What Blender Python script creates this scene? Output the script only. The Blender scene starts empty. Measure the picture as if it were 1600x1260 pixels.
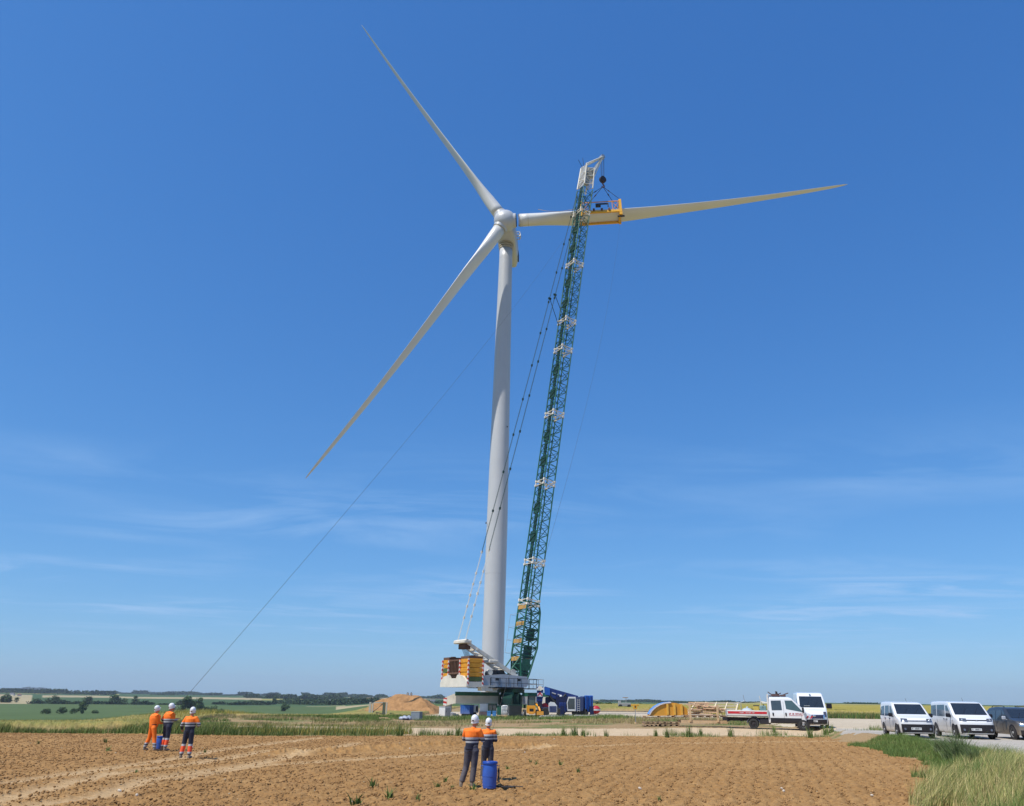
import bpy, math, random
import numpy as np
from mathutils import Vector, Matrix
random.seed(7)
S = bpy.context.scene
C = S.collection
R = math.radians

# ------------------------------------------------------------ camera
EYE = 2.25; FPX = 1193.0; CX = 840.0; PITCH = math.atan(462 / FPX); ROLL = 0.0141
cam = bpy.data.objects.new('camera', bpy.data.cameras.new('camera')); C.objects.link(cam)
cam.data.sensor_fit = 'HORIZONTAL'; cam.data.sensor_width = 36; cam.data.lens = FPX * 36 / 1600
cam.data.shift_x = -(CX - 800) / 1600      # the photo is cropped more on its left side
cam.data.clip_start = .1; cam.data.clip_end = 60000
cam.matrix_world = Matrix.Translation((0, 0, EYE)) @ Matrix.Rotation(math.pi / 2 + PITCH, 4, 'X') @ Matrix.Rotation(ROLL, 4, 'Z')
S.camera = cam

# ------------------------------------------------------------ sky, sun, exposure
SUN_EL = R(58); SUN_TH = R(52)          # sun stands behind the camera's left shoulder
sdir = Vector((-math.sin(SUN_TH) * math.cos(SUN_EL), -math.cos(SUN_TH) * math.cos(SUN_EL), math.sin(SUN_EL)))
w = bpy.data.worlds.new('World'); S.world = w; w.use_nodes = True
nt = w.node_tree; nt.nodes.clear()
def wn(t, **k):
    n = nt.nodes.new(t)
    for a, b in k.items(): setattr(n, a, b)
    return n
sky = wn('ShaderNodeTexSky', sky_type='NISHITA', sun_disc=False, sun_elevation=SUN_EL,
         sun_rotation=math.atan2(sdir.x, sdir.y), altitude=100, air_density=1.0, dust_density=0.35, ozone_density=2.0)
tc = wn('ShaderNodeTexCoord')
sep = wn('ShaderNodeSeparateXYZ'); nt.links.new(tc.outputs['Generated'], sep.inputs[0])
def wmath(op, a, b=None, clamp=False):
    n = wn('ShaderNodeMath', operation=op, use_clamp=clamp)
    for i, v in enumerate((a, b)):
        if v is None: continue
        if isinstance(v, (int, float)): n.inputs[i].default_value = v
        else: nt.links.new(v, n.inputs[i])
    return n.outputs[0]
# thin cirrus on a layer high above: the view direction meets the layer at (x, y) / z
zc = wmath('MAXIMUM', sep.outputs[2], .03)
cx = wmath('DIVIDE', sep.outputs[0], zc); cy = wmath('DIVIDE', sep.outputs[1], zc)
comb = wn('ShaderNodeCombineXYZ')
nt.links.new(wmath('MULTIPLY', wmath('ADD', cx, wmath('MULTIPLY', cy, .25)), .36), comb.inputs[0])
nt.links.new(wmath('MULTIPLY', wmath('ADD', cy, wmath('MULTIPLY', cx, -.16)), .58), comb.inputs[1])
n1 = wn('ShaderNodeTexNoise'); n1.inputs['Scale'].default_value = 1.5; n1.inputs['Detail'].default_value = 10; n1.inputs['Roughness'].default_value = .64
n1.inputs['Distortion'].default_value = 1.1
nt.links.new(comb.outputs[0], n1.inputs['Vector'])
n2 = wn('ShaderNodeTexNoise'); n2.inputs['Scale'].default_value = .62; n2.inputs['Detail'].default_value = 2
nt.links.new(comb.outputs[0], n2.inputs['Vector'])
m1 = wn('ShaderNodeMapRange'); m1.inputs[1].default_value = .44; m1.inputs[2].default_value = .72
nt.links.new(n1.outputs[0], m1.inputs[0])
m2 = wn('ShaderNodeMapRange'); m2.inputs[1].default_value = .42; m2.inputs[2].default_value = .62
nt.links.new(n2.outputs[0], m2.inputs[0])
m3 = wn('ShaderNodeMapRange'); m3.inputs[1].default_value = .33; m3.inputs[2].default_value = .16   # only the lower sky carries cirrus
nt.links.new(sep.outputs[2], m3.inputs[0])
m4 = wn('ShaderNodeMapRange'); m4.inputs[1].default_value = .03; m4.inputs[2].default_value = .10
nt.links.new(sep.outputs[2], m4.inputs[0])
cf = wmath('MULTIPLY', wmath('MULTIPLY', m1.outputs[0], m2.outputs[0]), wmath('MULTIPLY', m3.outputs[0], wmath('MULTIPLY', m4.outputs[0], .72)), True)
mix = wn('ShaderNodeMixRGB'); nt.links.new(cf, mix.inputs[0]); nt.links.new(sky.outputs[0], mix.inputs[1])
mix.inputs[2].default_value = (8.5, 8.0, 8.2, 1)
# the clear, deep blue of the day: tone of the sky light channel by channel
sr = wn('ShaderNodeSeparateColor'); nt.links.new(mix.outputs[0], sr.inputs[0]); cr = wn('ShaderNodeCombineColor')
for i, (a_, g_) in enumerate(((.655, 1.0), (.885, .765), (1.18, .56))):
    nt.links.new(wmath('MULTIPLY', wmath('POWER', wmath('MULTIPLY', sr.outputs[i], .085), g_), a_ / .085), cr.inputs[i])
bg = wn('ShaderNodeBackground'); nt.links.new(cr.outputs[0], bg.inputs[0]); bg.inputs[1].default_value = .085
nt.links.new(bg.outputs[0], wn('ShaderNodeOutputWorld').inputs[0])
sun = bpy.data.objects.new('sun', bpy.data.lights.new('sun', 'SUN')); C.objects.link(sun)
sun.data.energy = 5.0; sun.data.angle = R(.5); sun.data.color = (1, .95, .87)
sun.rotation_euler = sdir.to_track_quat('Z', 'Y').to_euler(); sun.location = (0, 0, 300)
S.view_settings.view_transform = 'Standard'; S.view_settings.look = 'None'; S.view_settings.exposure = 0; S.view_settings.gamma = 1
S.render.engine = 'CYCLES'
S.cycles.volume_bounces = 0; S.cycles.max_bounces = 6

# ------------------------------------------------------------ pixel of the 1600 px photo -> point
def ray(px, py):
    u = px - CX; v = 630 - py
    u, v = u * math.cos(ROLL) - v * math.sin(ROLL), v * math.cos(ROLL) + u * math.sin(ROLL)
    c, s = math.cos(PITCH), math.sin(PITCH)
    xc, yc = u / FPX, v / FPX
    return Vector((xc, c - yc * s, s + yc * c))
def aty(px, py, Y):
    r = ray(px, py); return r * (Y / r.y) + Vector((0, 0, EYE))
def gp(px, py, z=0.):
    r = ray(px, py); return r * ((z - EYE) / r.z) + Vector((0, 0, EYE))

# ------------------------------------------------------------ noise (numpy value noise)
def _hash(ix, iy, seed):
    h = (ix * 374761393 + iy * 668265263 + seed * 1442695041) & 0xffffffff
    h = ((h ^ (h >> 13)) * 1274126177) & 0xffffffff
    return ((h ^ (h >> 16)) & 0xffff) / 65535.0
def vnoise(x, y, seed=0):
    x = np.asarray(x, float); y = np.asarray(y, float)
    ix = np.floor(x).astype(np.int64); iy = np.floor(y).astype(np.int64)
    fx = x - ix; fy = y - iy; fx = fx * fx * (3 - 2 * fx); fy = fy * fy * (3 - 2 * fy)
    a = _hash(ix, iy, seed); b = _hash(ix + 1, iy, seed); c = _hash(ix, iy + 1, seed); d = _hash(ix + 1, iy + 1, seed)
    return (a + (b - a) * fx) * (1 - fy) + (c + (d - c) * fx) * fy
def fbm(x, y, seed=0, o=4):
    s = 0; a = .5; t = 0
    for i in range(o):
        s = s + a * vnoise(x * 2 ** i + 17.3 * i, y * 2 ** i - 9.1 * i, seed + i); t += a; a *= .5
    return s / t
def sstep(a, b, x):
    t = np.clip((np.asarray(x, float) - a) / (b - a), 0, 1); return t * t * (3 - 2 * t)

# ------------------------------------------------------------ materials
MATS = {}
def mat(name, col, rough=.6, metal=0., var=.12, vscale=3., bump=0., bscale=20., attr=False, spec=.5, coat=0., coords='Object', dirt=0.):
    if name in MATS: return MATS[name]
    m = bpy.data.materials.new(name); m.use_nodes = True; t = m.node_tree; N = t.nodes; L = t.links
    b = N['Principled BSDF']; b.inputs['Roughness'].default_value = rough; b.inputs['Metallic'].default_value = metal
    b.inputs['Specular IOR Level'].default_value = spec; b.inputs['Coat Weight'].default_value = coat
    c = N.new('ShaderNodeTexCoord')
    n = N.new('ShaderNodeTexNoise'); n.inputs['Scale'].default_value = vscale; n.inputs['Detail'].default_value = 5
    L.new(c.outputs[coords], n.inputs['Vector'])
    mr = N.new('ShaderNodeMapRange'); mr.inputs[1].default_value = .25; mr.inputs[2].default_value = .75
    mr.inputs[3].default_value = 1 - var; mr.inputs[4].default_value = 1 + var; L.new(n.outputs[0], mr.inputs[0])
    mul = N.new('ShaderNodeVectorMath'); mul.operation = 'SCALE'
    if attr:
        a = N.new('ShaderNodeAttribute'); a.attribute_name = 'tint'; L.new(a.outputs[0], mul.inputs[0])
    else: mul.inputs[0].default_value = col[:3]
    L.new(mr.outputs[0], mul.inputs['Scale'])
    last = mul.outputs[0]
    if dirt > 0:   # dust thrown up on the lower body
        sx = N.new('ShaderNodeSeparateXYZ'); L.new(c.outputs['Object'], sx.inputs[0])
        d1 = N.new('ShaderNodeMapRange'); d1.inputs[1].default_value = 1.0; d1.inputs[2].default_value = .25; d1.inputs[3].default_value = 0; d1.inputs[4].default_value = dirt
        L.new(sx.outputs[2], d1.inputs[0])
        d2 = N.new('ShaderNodeMath'); d2.operation = 'MULTIPLY'; d2.use_clamp = True; L.new(d1.outputs[0], d2.inputs[0]); L.new(mr.outputs[0], d2.inputs[1])
        mx = N.new('ShaderNodeMixRGB'); L.new(d2.outputs[0], mx.inputs[0]); L.new(last, mx.inputs[1]); mx.inputs[2].default_value = (.45, .36, .26, 1)
        last = mx.outputs[0]
    L.new(last, b.inputs['Base Color'])
    if bump:
        n2 = N.new('ShaderNodeTexNoise'); n2.inputs['Scale'].default_value = bscale; n2.inputs['Detail'].default_value = 6
        L.new(c.outputs[coords], n2.inputs['Vector'])
        bp = N.new('ShaderNodeBump'); bp.inputs['Distance'].default_value = bump; L.new(n2.outputs[0], bp.inputs['Height']); L.new(bp.outputs[0], b.inputs['Normal'])
    MATS[name] = m; return m
def glassm(name='dark_glass', col=(.02, .025, .03)):
    return mat(name, col, .05, 0, .1, spec=.9)
def bands(name, stops, rough=.75, var=.1):
    """cloth in horizontal colour bands: stops = [(z_from, colour), ...] in object space"""
    if name in MATS: return MATS[name]
    m = mat(name, (1, 1, 1), rough, 0, var, 14, .004, 30); t = m.node_tree; N = t.nodes; L = t.links
    c = N.new('ShaderNodeTexCoord'); sx = N.new('ShaderNodeSeparateXYZ'); L.new(c.outputs['Object'], sx.inputs[0])
    d = N.new('ShaderNodeMath'); d.operation = 'DIVIDE'; d.inputs[1].default_value = 2.; L.new(sx.outputs[2], d.inputs[0])
    r = N.new('ShaderNodeValToRGB'); r.color_ramp.interpolation = 'CONSTANT'; e = r.color_ramp.elements
    e[0].position = 0; e[0].color = (*stops[0][1], 1); e[1].position = stops[1][0] / 2; e[1].color = (*stops[1][1], 1)
    for z, col in stops[2:]:
        x = e.new(z / 2); x.color = (*col, 1)
    L.new(d.outputs[0], r.inputs[0])
    for n in N:
        if n.type == 'VECT_MATH': L.new(r.outputs[0], n.inputs[0])
    return m
def stripes(name, c1, c2, scale, angle=45, rough=.5):
    """diagonal warning stripes in object space (y/z and x/z alike)"""
    if name in MATS: return MATS[name]
    m = mat(name, (1, 1, 1), rough, 0, .08); t = m.node_tree; N = t.nodes; L = t.links
    c = N.new('ShaderNodeTexCoord'); sx = N.new('ShaderNodeSeparateXYZ'); L.new(c.outputs['Object'], sx.inputs[0])
    def mm(op, a, b):
        n = N.new('ShaderNodeMath'); n.operation = op
        for i, v in enumerate((a, b)):
            if isinstance(v, (int, float)): n.inputs[i].default_value = v
            else: L.new(v, n.inputs[i])
        return n.outputs[0]
    s = mm('ADD', mm('ADD', sx.outputs[0], sx.outputs[1]), sx.outputs[2])
    f = mm('GREATER_THAN', mm('FRACT', mm('MULTIPLY', s, scale), 0), .5)
    mx = N.new('ShaderNodeMixRGB'); L.new(f, mx.inputs[0]); mx.inputs[1].default_value = (*c1, 1); mx.inputs[2].default_value = (*c2, 1)
    for n in N:
        if n.type == 'VECT_MATH': L.new(mx.outputs[0], n.inputs[0])
    return m

# ------------------------------------------------------------ object helpers
def tag(o, label=None, cat=None, group=None, kind=None):
    if label: o['label'] = label
    if cat: o['category'] = cat
    if group: o['group'] = group
    if kind: o['kind'] = kind
    return o
def empty(name, loc, rz=0., label=None, cat=None, group=None):
    o = bpy.data.objects.new(name, None); C.objects.link(o); o.location = loc; o.rotation_euler = (0, 0, rz)
    o.empty_display_size = .3
    return tag(o, label, cat, group)
def kids(o): return [c for c in bpy.data.objects if c.parent == o]
def copy_tree(o, parent=None):
    c = o.copy(); C.objects.link(c); c.parent = parent
    for ch in kids(o): copy_tree(ch, c)
    return c
class MB:
    def __init__(s): s.v = []; s.f = []; s.mi = []; s.m = 0; s.g = []
    def add(s, vs, fs):
        o = len(s.v); s.g.append((len(s.v), len(vs), len(s.f), len(fs))); s.v += [tuple(p) for p in vs]; s.f += [tuple(i + o for i in f) for f in fs]; s.mi += [s.m] * len(fs); return s
    def box(s, c, d, rz=0., M=None, bev=0.):
        hx, hy, hz = d[0] / 2, d[1] / 2, d[2] / 2
        b = min(bev, hx * .9, hy * .9, hz * .9)
        if b <= 0:
            vs = [(x * hx, y * hy, z * hz) for x in (-1, 1) for y in (-1, 1) for z in (-1, 1)]
            fs = [(0, 1, 3, 2), (4, 6, 7, 5), (0, 4, 5, 1), (2, 3, 7, 6), (0, 2, 6, 4), (1, 5, 7, 3)]
        else:
            vs = []; idx = {}
            for sx in (-1, 1):
                for sy in (-1, 1):
                    for sz in (-1, 1):
                        for a in range(3):
                            p = [sx * hx, sy * hy, sz * hz]
                            for k in range(3):
                                if k != a: p[k] -= (sx, sy, sz)[k] * b
                            idx[(sx, sy, sz, a)] = len(vs); vs.append(tuple(p))
            fs = []
            for a in range(3):
                o1, o2 = [k for k in range(3) if k != a]
                for s1 in (-1, 1):
                    q = []
                    for (p1, p2) in ((-1, -1), (1, -1), (1, 1), (-1, 1)):
                        t = [0, 0, 0]; t[a] = s1; t[o1] = p1; t[o2] = p2; q.append(idx[(*t, a)])
                    fs.append(tuple(q))
            for a in range(3):   # edges along axis a
                o1, o2 = [k for k in range(3) if k != a]
                for p1 in (-1, 1):
                    for p2 in (-1, 1):
                        def K(sa, f):
                            t = [0, 0, 0]; t[a] = sa; t[o1] = p1; t[o2] = p2; return idx[(*t, f)]
                        fs.append((K(-1, o1), K(1, o1), K(1, o2), K(-1, o2)))
            for sx in (-1, 1):
                for sy in (-1, 1):
                    for sz in (-1, 1): fs.append(tuple(idx[(sx, sy, sz, a)] for a in range(3)))
        T = M if M is not None else Matrix.Rotation(rz, 3, 'Z')
        c = Vector(c)
        return s.add([T @ Vector(p) + c for p in vs], fs)
    def tube(s, a, b, r0, r1=None, n=8, cap=True):
        a = Vector(a); b = Vector(b); r1 = r0 if r1 is None else r1
        d = (b - a)
        if d.length < 1e-6: return s
        q = d.to_track_quat('Z', 'Y').to_matrix()
        vs = []
        for p, r in ((a, r0), (b, r1)):
            for i in range(n):
                t = 2 * math.pi * (i + .5) / n; vs.append(q @ Vector((math.cos(t) * r, math.sin(t) * r, 0)) + p)
        fs = [(i, (i + 1) % n, n + (i + 1) % n, n + i) for i in range(n)]
        if cap: fs += [tuple(range(n))[::-1], tuple(range(n, 2 * n))]
        return s.add(vs, fs)
    def path(s, pts, rs, n=8, cap=True):
        pts = [Vector(p) for p in pts]
        if isinstance(rs, (int, float)): rs = [rs] * len(pts)
        vs = []; prev = None
        for i, p in enumerate(pts):
            d = (pts[min(i + 1, len(pts) - 1)] - pts[max(i - 1, 0)]).normalized()
            if prev is None:
                u = d.orthogonal().normalized()
            else:
                u = (prev - d * prev.dot(d)).normalized()
            prev = u; v = d.cross(u)
            r = rs[i]; r2 = r
            if isinstance(r, tuple): r, r2 = r
            for k in range(n):
                t = 2 * math.pi * k / n; vs.append(p + u * math.cos(t) * r + v * math.sin(t) * r2)
        fs = [(j * n + i, j * n + (i + 1) % n, (j + 1) * n + (i + 1) % n, (j + 1) * n + i) for j in range(len(pts) - 1) for i in range(n)]
        if cap: fs += [tuple(range(n))[::-1], tuple(range((len(pts) - 1) * n, len(pts) * n))]
        return s.add(vs, fs)
    def lathe(s, prof, c=(0, 0, 0), n=24, M=None):
        T = M or Matrix.Identity(3); c = Vector(c); vs = []
        for r, z in prof:
            for i in range(n):
                t = 2 * math.pi * i / n; vs.append(T @ Vector((math.cos(t) * r, math.sin(t) * r, z)) + c)
        k = len(prof)
        fs = [(j * n + i, j * n + (i + 1) % n, (j + 1) * n + (i + 1) % n, (j + 1) * n + i) for j in range(k - 1) for i in range(n)]
        fs += [tuple(range(n))[::-1], tuple(range((k - 1) * n, k * n))]
        return s.add(vs, fs)
    def ell(s, c, r, M=None, n=16, m=10):
        prof = [(max(1e-3, math.cos(-math.pi / 2 + math.pi * j / m)), math.sin(-math.pi / 2 + math.pi * j / m)) for j in range(m + 1)]
        T = (M or Matrix.Identity(3)) @ Matrix.Diagonal(Vector(r))
        return s.lathe(prof, c, n, T)
    def prism(s, poly, y0, y1, axis='y', M=None, c=(0, 0, 0)):
        """polygon of (a, b) extruded: axis y -> (a, y, b); x -> (y, a, b); z -> (a, b, y)"""
        def P(a, b, y): return {'y': (a, y, b), 'x': (y, a, b), 'z': (a, b, y)}[axis]
        T = M or Matrix.Identity(3); c = Vector(c)
        n = len(poly); vs = [T @ Vector(P(a, b, y0)) + c for a, b in poly] + [T @ Vector(P(a, b, y1)) + c for a, b in poly]
        fs = [tuple(range(n)), tuple(range(n, 2 * n))[::-1]] + [(i, n + i, n + (i + 1) % n, (i + 1) % n) for i in range(n)]
        return s.add(vs, fs)
    def each(s, name, mats, parent=None, smooth=False):      # every piece added becomes a part of its own
        out = []
        for (v0, nv, f0, nf) in s.g:
            b = MB(); b.v = s.v[v0:v0 + nv]; b.f = [tuple(i - v0 for i in f) for f in s.f[f0:f0 + nf]]; b.mi = [0] * nf; out.append(b.build(name, mats, parent, smooth))
        return out
    def build(s, name, mats, parent=None, smooth=False, fix=True):
        me = bpy.data.meshes.new(name); me.from_pydata(s.v, [], s.f)
        if not isinstance(mats, (list, tuple)): mats = [mats]
        for m in mats: me.materials.append(m)
        if max(s.mi, default=0) > 0: me.polygons.foreach_set('material_index', s.mi)
        if fix:
            import bmesh
            bm = bmesh.new(); bm.from_mesh(me); bmesh.ops.recalc_face_normals(bm, faces=bm.faces); bm.to_mesh(me); bm.free()
        if smooth:
            me.polygons.foreach_set('use_smooth', [True] * len(me.polygons))
            if smooth != 'all':
                try: me.set_sharp_from_angle(angle=R(38))
                except Exception: pass
        o = bpy.data.objects.new(name, me); C.objects.link(o)
        if parent: o.parent = parent
        return o
def npmesh(name, v, f, mats, tint=None, parent=None, smooth=False, facetint=False):
    """numpy vertices (n,3) and faces (m,k)"""
    me = bpy.data.meshes.new(name); k = f.shape[1]
    me.vertices.add(len(v)); me.vertices.foreach_set('co', np.ascontiguousarray(v, dtype=np.float32).ravel())
    me.loops.add(f.size); me.loops.foreach_set('vertex_index', np.ascontiguousarray(f, dtype=np.int32).ravel())
    me.polygons.add(len(f)); me.polygons.foreach_set('loop_start', np.arange(0, f.size, k, dtype=np.int32))
    me.update(calc_edges=True)
    if smooth: me.polygons.foreach_set('use_smooth', np.ones(len(f), dtype=bool))
    if tint is not None:
        a = me.color_attributes.new('tint', 'FLOAT_COLOR', 'POINT')
        a.data.foreach_set('color', np.concatenate([tint, np.ones((len(tint), 1))], 1).astype(np.float32).ravel())
    for m in (mats if isinstance(mats, (list, tuple)) else [mats]): me.materials.append(m)
    o = bpy.data.objects.new(name, me); C.objects.link(o)
    if parent: o.parent = parent
    return o

# ============================================================ TERRAIN
XE_Y = [0, 20, 32, 40, 46, 52, 57]; XE_X = [2.0, 10.5, 16.9, 18.9, 20.2, 21.2, 22.2]
def xe(y): return np.interp(y, XE_Y, XE_X)          # right-hand edge of the ploughed field
SB_X = [-140, -60, -33, -20.9, -14.7, -3.7, 8.9, 26]; SB_Y = [74, 60, 53.6, 49.4, 48.2, 52, 54.5, 57]
def sb(x): return np.interp(x, SB_X, SB_Y)          # its far edge
LR = [0, 50, 60, 90, 120, 150, 260, 400, 600, 900, 1250, 1700, 2400, 3200, 4500, 9000]
LZ = [0, 0, -.2, -1.05, -2.1, -3.4, -7.8, -12.2, -14.5, -14.7, -13.2, -10.5, -7.5, -3.5, -2, -2]
LR0 = [0, 90, 150, 260, 400, 600, 900, 1250, 1700, 2400, 3200, 4500, 9000]
LZ2 = [0, 0, -1.4, -6, -11.5, -13.8, -14.5, -13.2, -10.5, -7.5, -3.5, -2, -2]
MZ = [0, 0, 0, 0, -1.0, -3.5, -6, -8, -8, -6, -3, 0, 0]
RZ = [0, 0, 0, 0, 0, .1, .4, .8, 1.2, 1.6, 1.8, 2, 2]
def plan(x, y):      # site plan coordinates (all the outlines below are drawn in them)
    yo = np.asarray(y, float) / 1.0143
    return (np.asarray(x, float) + .0317 * yo) / .9973, yo
def unplan(x, y): return .9973 * x - .0317 * y, 1.0143 * y
def zbase(x, y):
    x, y = plan(x, y)
    r = np.hypot(x, y); az = np.degrees(np.arctan2(x, y))
    near = np.maximum(.5 * sstep(-.1, 1.5, x - xe(y)), .1 * sstep(60, 90, y) + .35 * sstep(54, 62, y) * sstep(-6, 16, x))
    wl = 1 - sstep(-13.5, -8.5, az); wr = sstep(9, 20, az); wm = 1 - wl - wr
    w2 = sstep(-28, -21, az); far = wl * ((1 - w2) * np.interp(r, LR, LZ) + w2 * np.interp(r, LR0, LZ2)) + wm * np.interp(r, LR0, MZ) + wr * np.interp(r, LR0, RZ)
    bump = (fbm(x / 260, y / 260, 5, 3) - .5) * 3 * sstep(250, 900, r) * (1 - .8 * wr)
    return near + far + bump
def hit(px, py):
    """where the line of sight through a photo pixel meets the ground"""
    d = ray(px, py); d.normalize(); t = 5.0
    p = Vector((0, 0, EYE))
    for i in range(600):
        q = p + d * t; h = q.z - float(zbase(q.x, q.y))
        if h < .002: break
        t += max(h * .9 / max(.002, abs(d.z) + .02), .01)
        if t > 9000: break
    q = p + d * t
    return Vector((q.x, q.y, float(zbase(q.x, q.y))))
def inpoly(x, y, poly):
    c = np.zeros(x.shape, bool); n = len(poly)
    for i in range(n):
        x1, y1 = poly[i][:2]; x2, y2 = poly[(i + 1) % n][:2]
        cond = ((y1 > y) != (y2 > y))
        c ^= cond & (x < (x2 - x1) * (y - y1) / ((y2 - y1) + 1e-12) + x1)
    return c
def dpoly(x, y, pts):
    d = np.full(x.shape, 1e9)
    for (x1, y1), (x2, y2) in zip(pts[:-1], pts[1:]):
        vx, vy = x2 - x1, y2 - y1; t = np.clip(((x - x1) * vx + (y - y1) * vy) / (vx * vx + vy * vy), 0, 1)
        d = np.minimum(d, np.hypot(x - x1 - t * vx, y - y1 - t * vy))
    return d
TRACK = [hit(*p) for p in [(300, 1132), (335, 1141), (600, 1148), (800, 1149.5), (1000, 1150), (1150, 1150), (1302, 1148.5), (1302, 1137), (1250, 1138.5), (1000, 1141), (800, 1139), (600, 1137), (430, 1134)]]

az = np.radians(np.concatenate([np.arange(-180, -38, 3.), np.arange(-38, 38, .085), np.arange(38, 180, 3.)]))
rr = [.4]
while rr[-1] < 8000:
    r_ = rr[-1]; rr.append(r_ * (1.16 if r_ < 15 else 1.0036 if r_ < 60 else 1.0085 if r_ < 300 else 1.018))
rr = np.array(rr)
AZ, RR = np.meshgrid(az, rr); GX = RR * np.sin(AZ); GY = RR * np.cos(AZ)
GZ = zbase(GX, GY); WX, WY = GX, GY; GX, GY = plan(WX, WY); AZ = np.arctan2(GX, GY)
jx = GX + (fbm(GX * .9, GY * .9, 31, 3) - .5) * 1.6; jy = GY + (fbm(GX * .9, GY * .9, 41, 3) - .5) * 1.6
jx2 = GX + (fbm(GX * .3, GY * .3, 33, 3) - .5) * 3; jy2 = GY + (fbm(GX * .3, GY * .3, 43, 3) - .5) * 3
azd = np.degrees(AZ)
SOIL, TRK, GRAV, VERGE, CROP, FAR = 0, 1, 2, 3, 4, 5
zone = np.full(GX.shape, VERGE)
soil = (jy < sb(jx)) & (jx < xe(jy)) & (GY > -60)
gr = ((jx > xe(GY) + 2.1) & (jy < 58)) | ((jy >= 57) & (jy < 92) & (jx > 25.5 + (jy - 57) * .25))
gr |= (jy > 49) & (jx > xe(jy) + .9) & (jy < 92) & (jx > 22.6)
gr &= ~((GY < 14) & (jx < xe(GY) + 2.5 + (14 - GY) * .3))
pad = (jy2 > 88) & (jy2 < 132) & (jx2 > -9.5) & (jx2 < 60)
pad |= (jy2 > 84) & (jy2 < 92) & (jx2 > 8) & (jx2 < 16)
zone[pad | gr] = GRAV
zone[soil] = SOIL
zone[inpoly(jx, jy, [tuple(map(float, plan(p.x, p.y))) for p in TRACK])] = TRK
cropL = (GX < -22.5 - (GY - 50) * .22) & (jy > sb(jx) + 1.0) & (RR < 190)
cropL |= (GX < -11) & (jy2 > 100 + (fbm(GX * .1, GY * .1, 4, 2) - .5) * 12) & (RR < 190)
cropR = (jx > 28 + (jy - 95) * .0) & (jy > 104) & ~pad & (RR < 900)
cropR |= (GX > 6) & (jy > 145) & (RR < 280 + (azd - 4) * 8) & (azd > 3)
crop = cropL | cropR
zone[crop] = CROP
zone[(RR >= 190) & ~crop] = FAR
# shapes of the single zones
cl = fbm(GX * 7, GY * 7, 3, 4) - .5; cl2 = fbm(GX * 2.2, GY * 2.2, 11, 3) - .5; cl3 = vnoise(GX * 16, GY * 16, 77)
q = GX * .95 - GY * .3
TR = [[(0, 1222), (130, 1204), (270, 1185), (330, 1172), (500, 1152)], [(40, 1258), (160, 1240), (230, 1215), (400, 1192), (560, 1160)],
      [(280, 1215), (400, 1195), (640, 1180), (780, 1172), (1000, 1162), (1300, 1158)], [(-60, 1262), (60, 1232), (180, 1205), (300, 1192), (420, 1172)]]
trd = np.full(GX.shape, 1e9)
m_ = (GY > 10) & (GY < 65)
for T in TR:
    pts = [tuple(map(float, plan(gp(*p).x, gp(*p).y))) for p in T]; trd[m_] = np.minimum(trd[m_], dpoly(GX[m_] + cl2[m_] * .4, GY[m_], pts))
pt = np.exp(-(trd / .42) ** 2)
patch = sstep(.5, .68, fbm(GX * .16, GY * .16, 51, 3))
fine_ = fbm(GX * 1.5, GY * 1.5, 44, 3)
frow = .35 + .65 * sstep(-8, 2, GX)
mound_row = np.exp(-(dpoly(GX, GY, [tuple(map(float, plan(gp(*p).x, gp(*p).y))) for p in [(450, 1178), (560, 1174), (720, 1163), (860, 1168)]]) / .8) ** 2)
dz_soil = (cl * .13 + np.maximum(cl2, 0) * .05) * (1 - .8 * pt) + (cl3 > .90) * .03 * (1 - pt) + np.abs(np.sin(q * 8.5 + cl2 * 3 + (fine_ - .5) * 1.5)) * .042 * (1 - pt) * frow - pt * .04 + mound_row * (.16 + cl * .35)
ms_ = (zone == SOIL) & (GY > 12) & (GY < 60); print('SOILMEAN', dz_soil[ms_].mean()); dz_soil = dz_soil - dz_soil[ms_].mean() - .012
dzz = np.zeros(GX.shape)
edge = np.minimum(sb(jx) - jy, xe(jy) - jx)
dzz[zone == SOIL] = (dz_soil * sstep(0, .5, edge))[zone == SOIL]
canopy = .62 + (fbm(GX * 1.1, GY * 1.1, 61, 3) - .5) * .22 + (cl3 - .5) * .12
mm_ = (zone == CROP); dzz[mm_] = (canopy * (1 - .5 * sstep(-26, -20, azd) * (azd < 0)))[mm_] * (1 - sstep(500, 900, RR[mm_]) * .8)
mm_ = (zone == VERGE) & (RR < 190); dzz[mm_] = (cl * .08)[mm_]
mm_ = (zone == GRAV) | (zone == TRK); dzz[mm_] = (cl * .02)[mm_]
GV = np.stack([WX, WY, GZ + dzz], -1)
# own colours of soil, gravel, crops and fields
T_ = np.zeros(GX.shape + (3,))
def lerp(a, b, t): return np.array(a) * (1 - t[..., None]) + np.array(b) * t[..., None]
big = fbm(GX * .07, GY * .07, 91, 4); fine = fbm(GX * 2.5, GY * 2.5, 95, 3)
soilc = lerp((.318, .172, .062), (.425, .250, .100), np.clip(.18 + .22 * patch + (fine - .5) * .9 + (cl3 > .86) * .3 + np.clip(cl, -.3, .3) * .9, 0, 1))
soilc = soilc * (1 - .75 * pt[..., None]) + np.array([.55, .38, .20]) * .75 * pt[..., None]
grc = lerp((.36, .325, .275), (.50, .455, .385), np.clip((big - .35) * 1.6 + (fine - .5), 0, 1))
padc = lerp((.46, .38, .27), (.56, .48, .36), np.clip((big - .35) * 1.6 + (fine - .5), 0, 1))
wpad = ((GY > 60) * 1.)
grc = grc * (1 - wpad[..., None]) + padc * wpad[..., None]
tkc = lerp((.50, .375, .235), (.60, .47, .31), np.clip((big - .3) * 1.5 + (fine - .5), 0, 1))
vgc = lerp((.33, .225, .115), (.16, .17, .06), np.clip((fbm(GX * .25, GY * .4, 22, 3) - .52) * 5, 0, 1))
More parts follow.
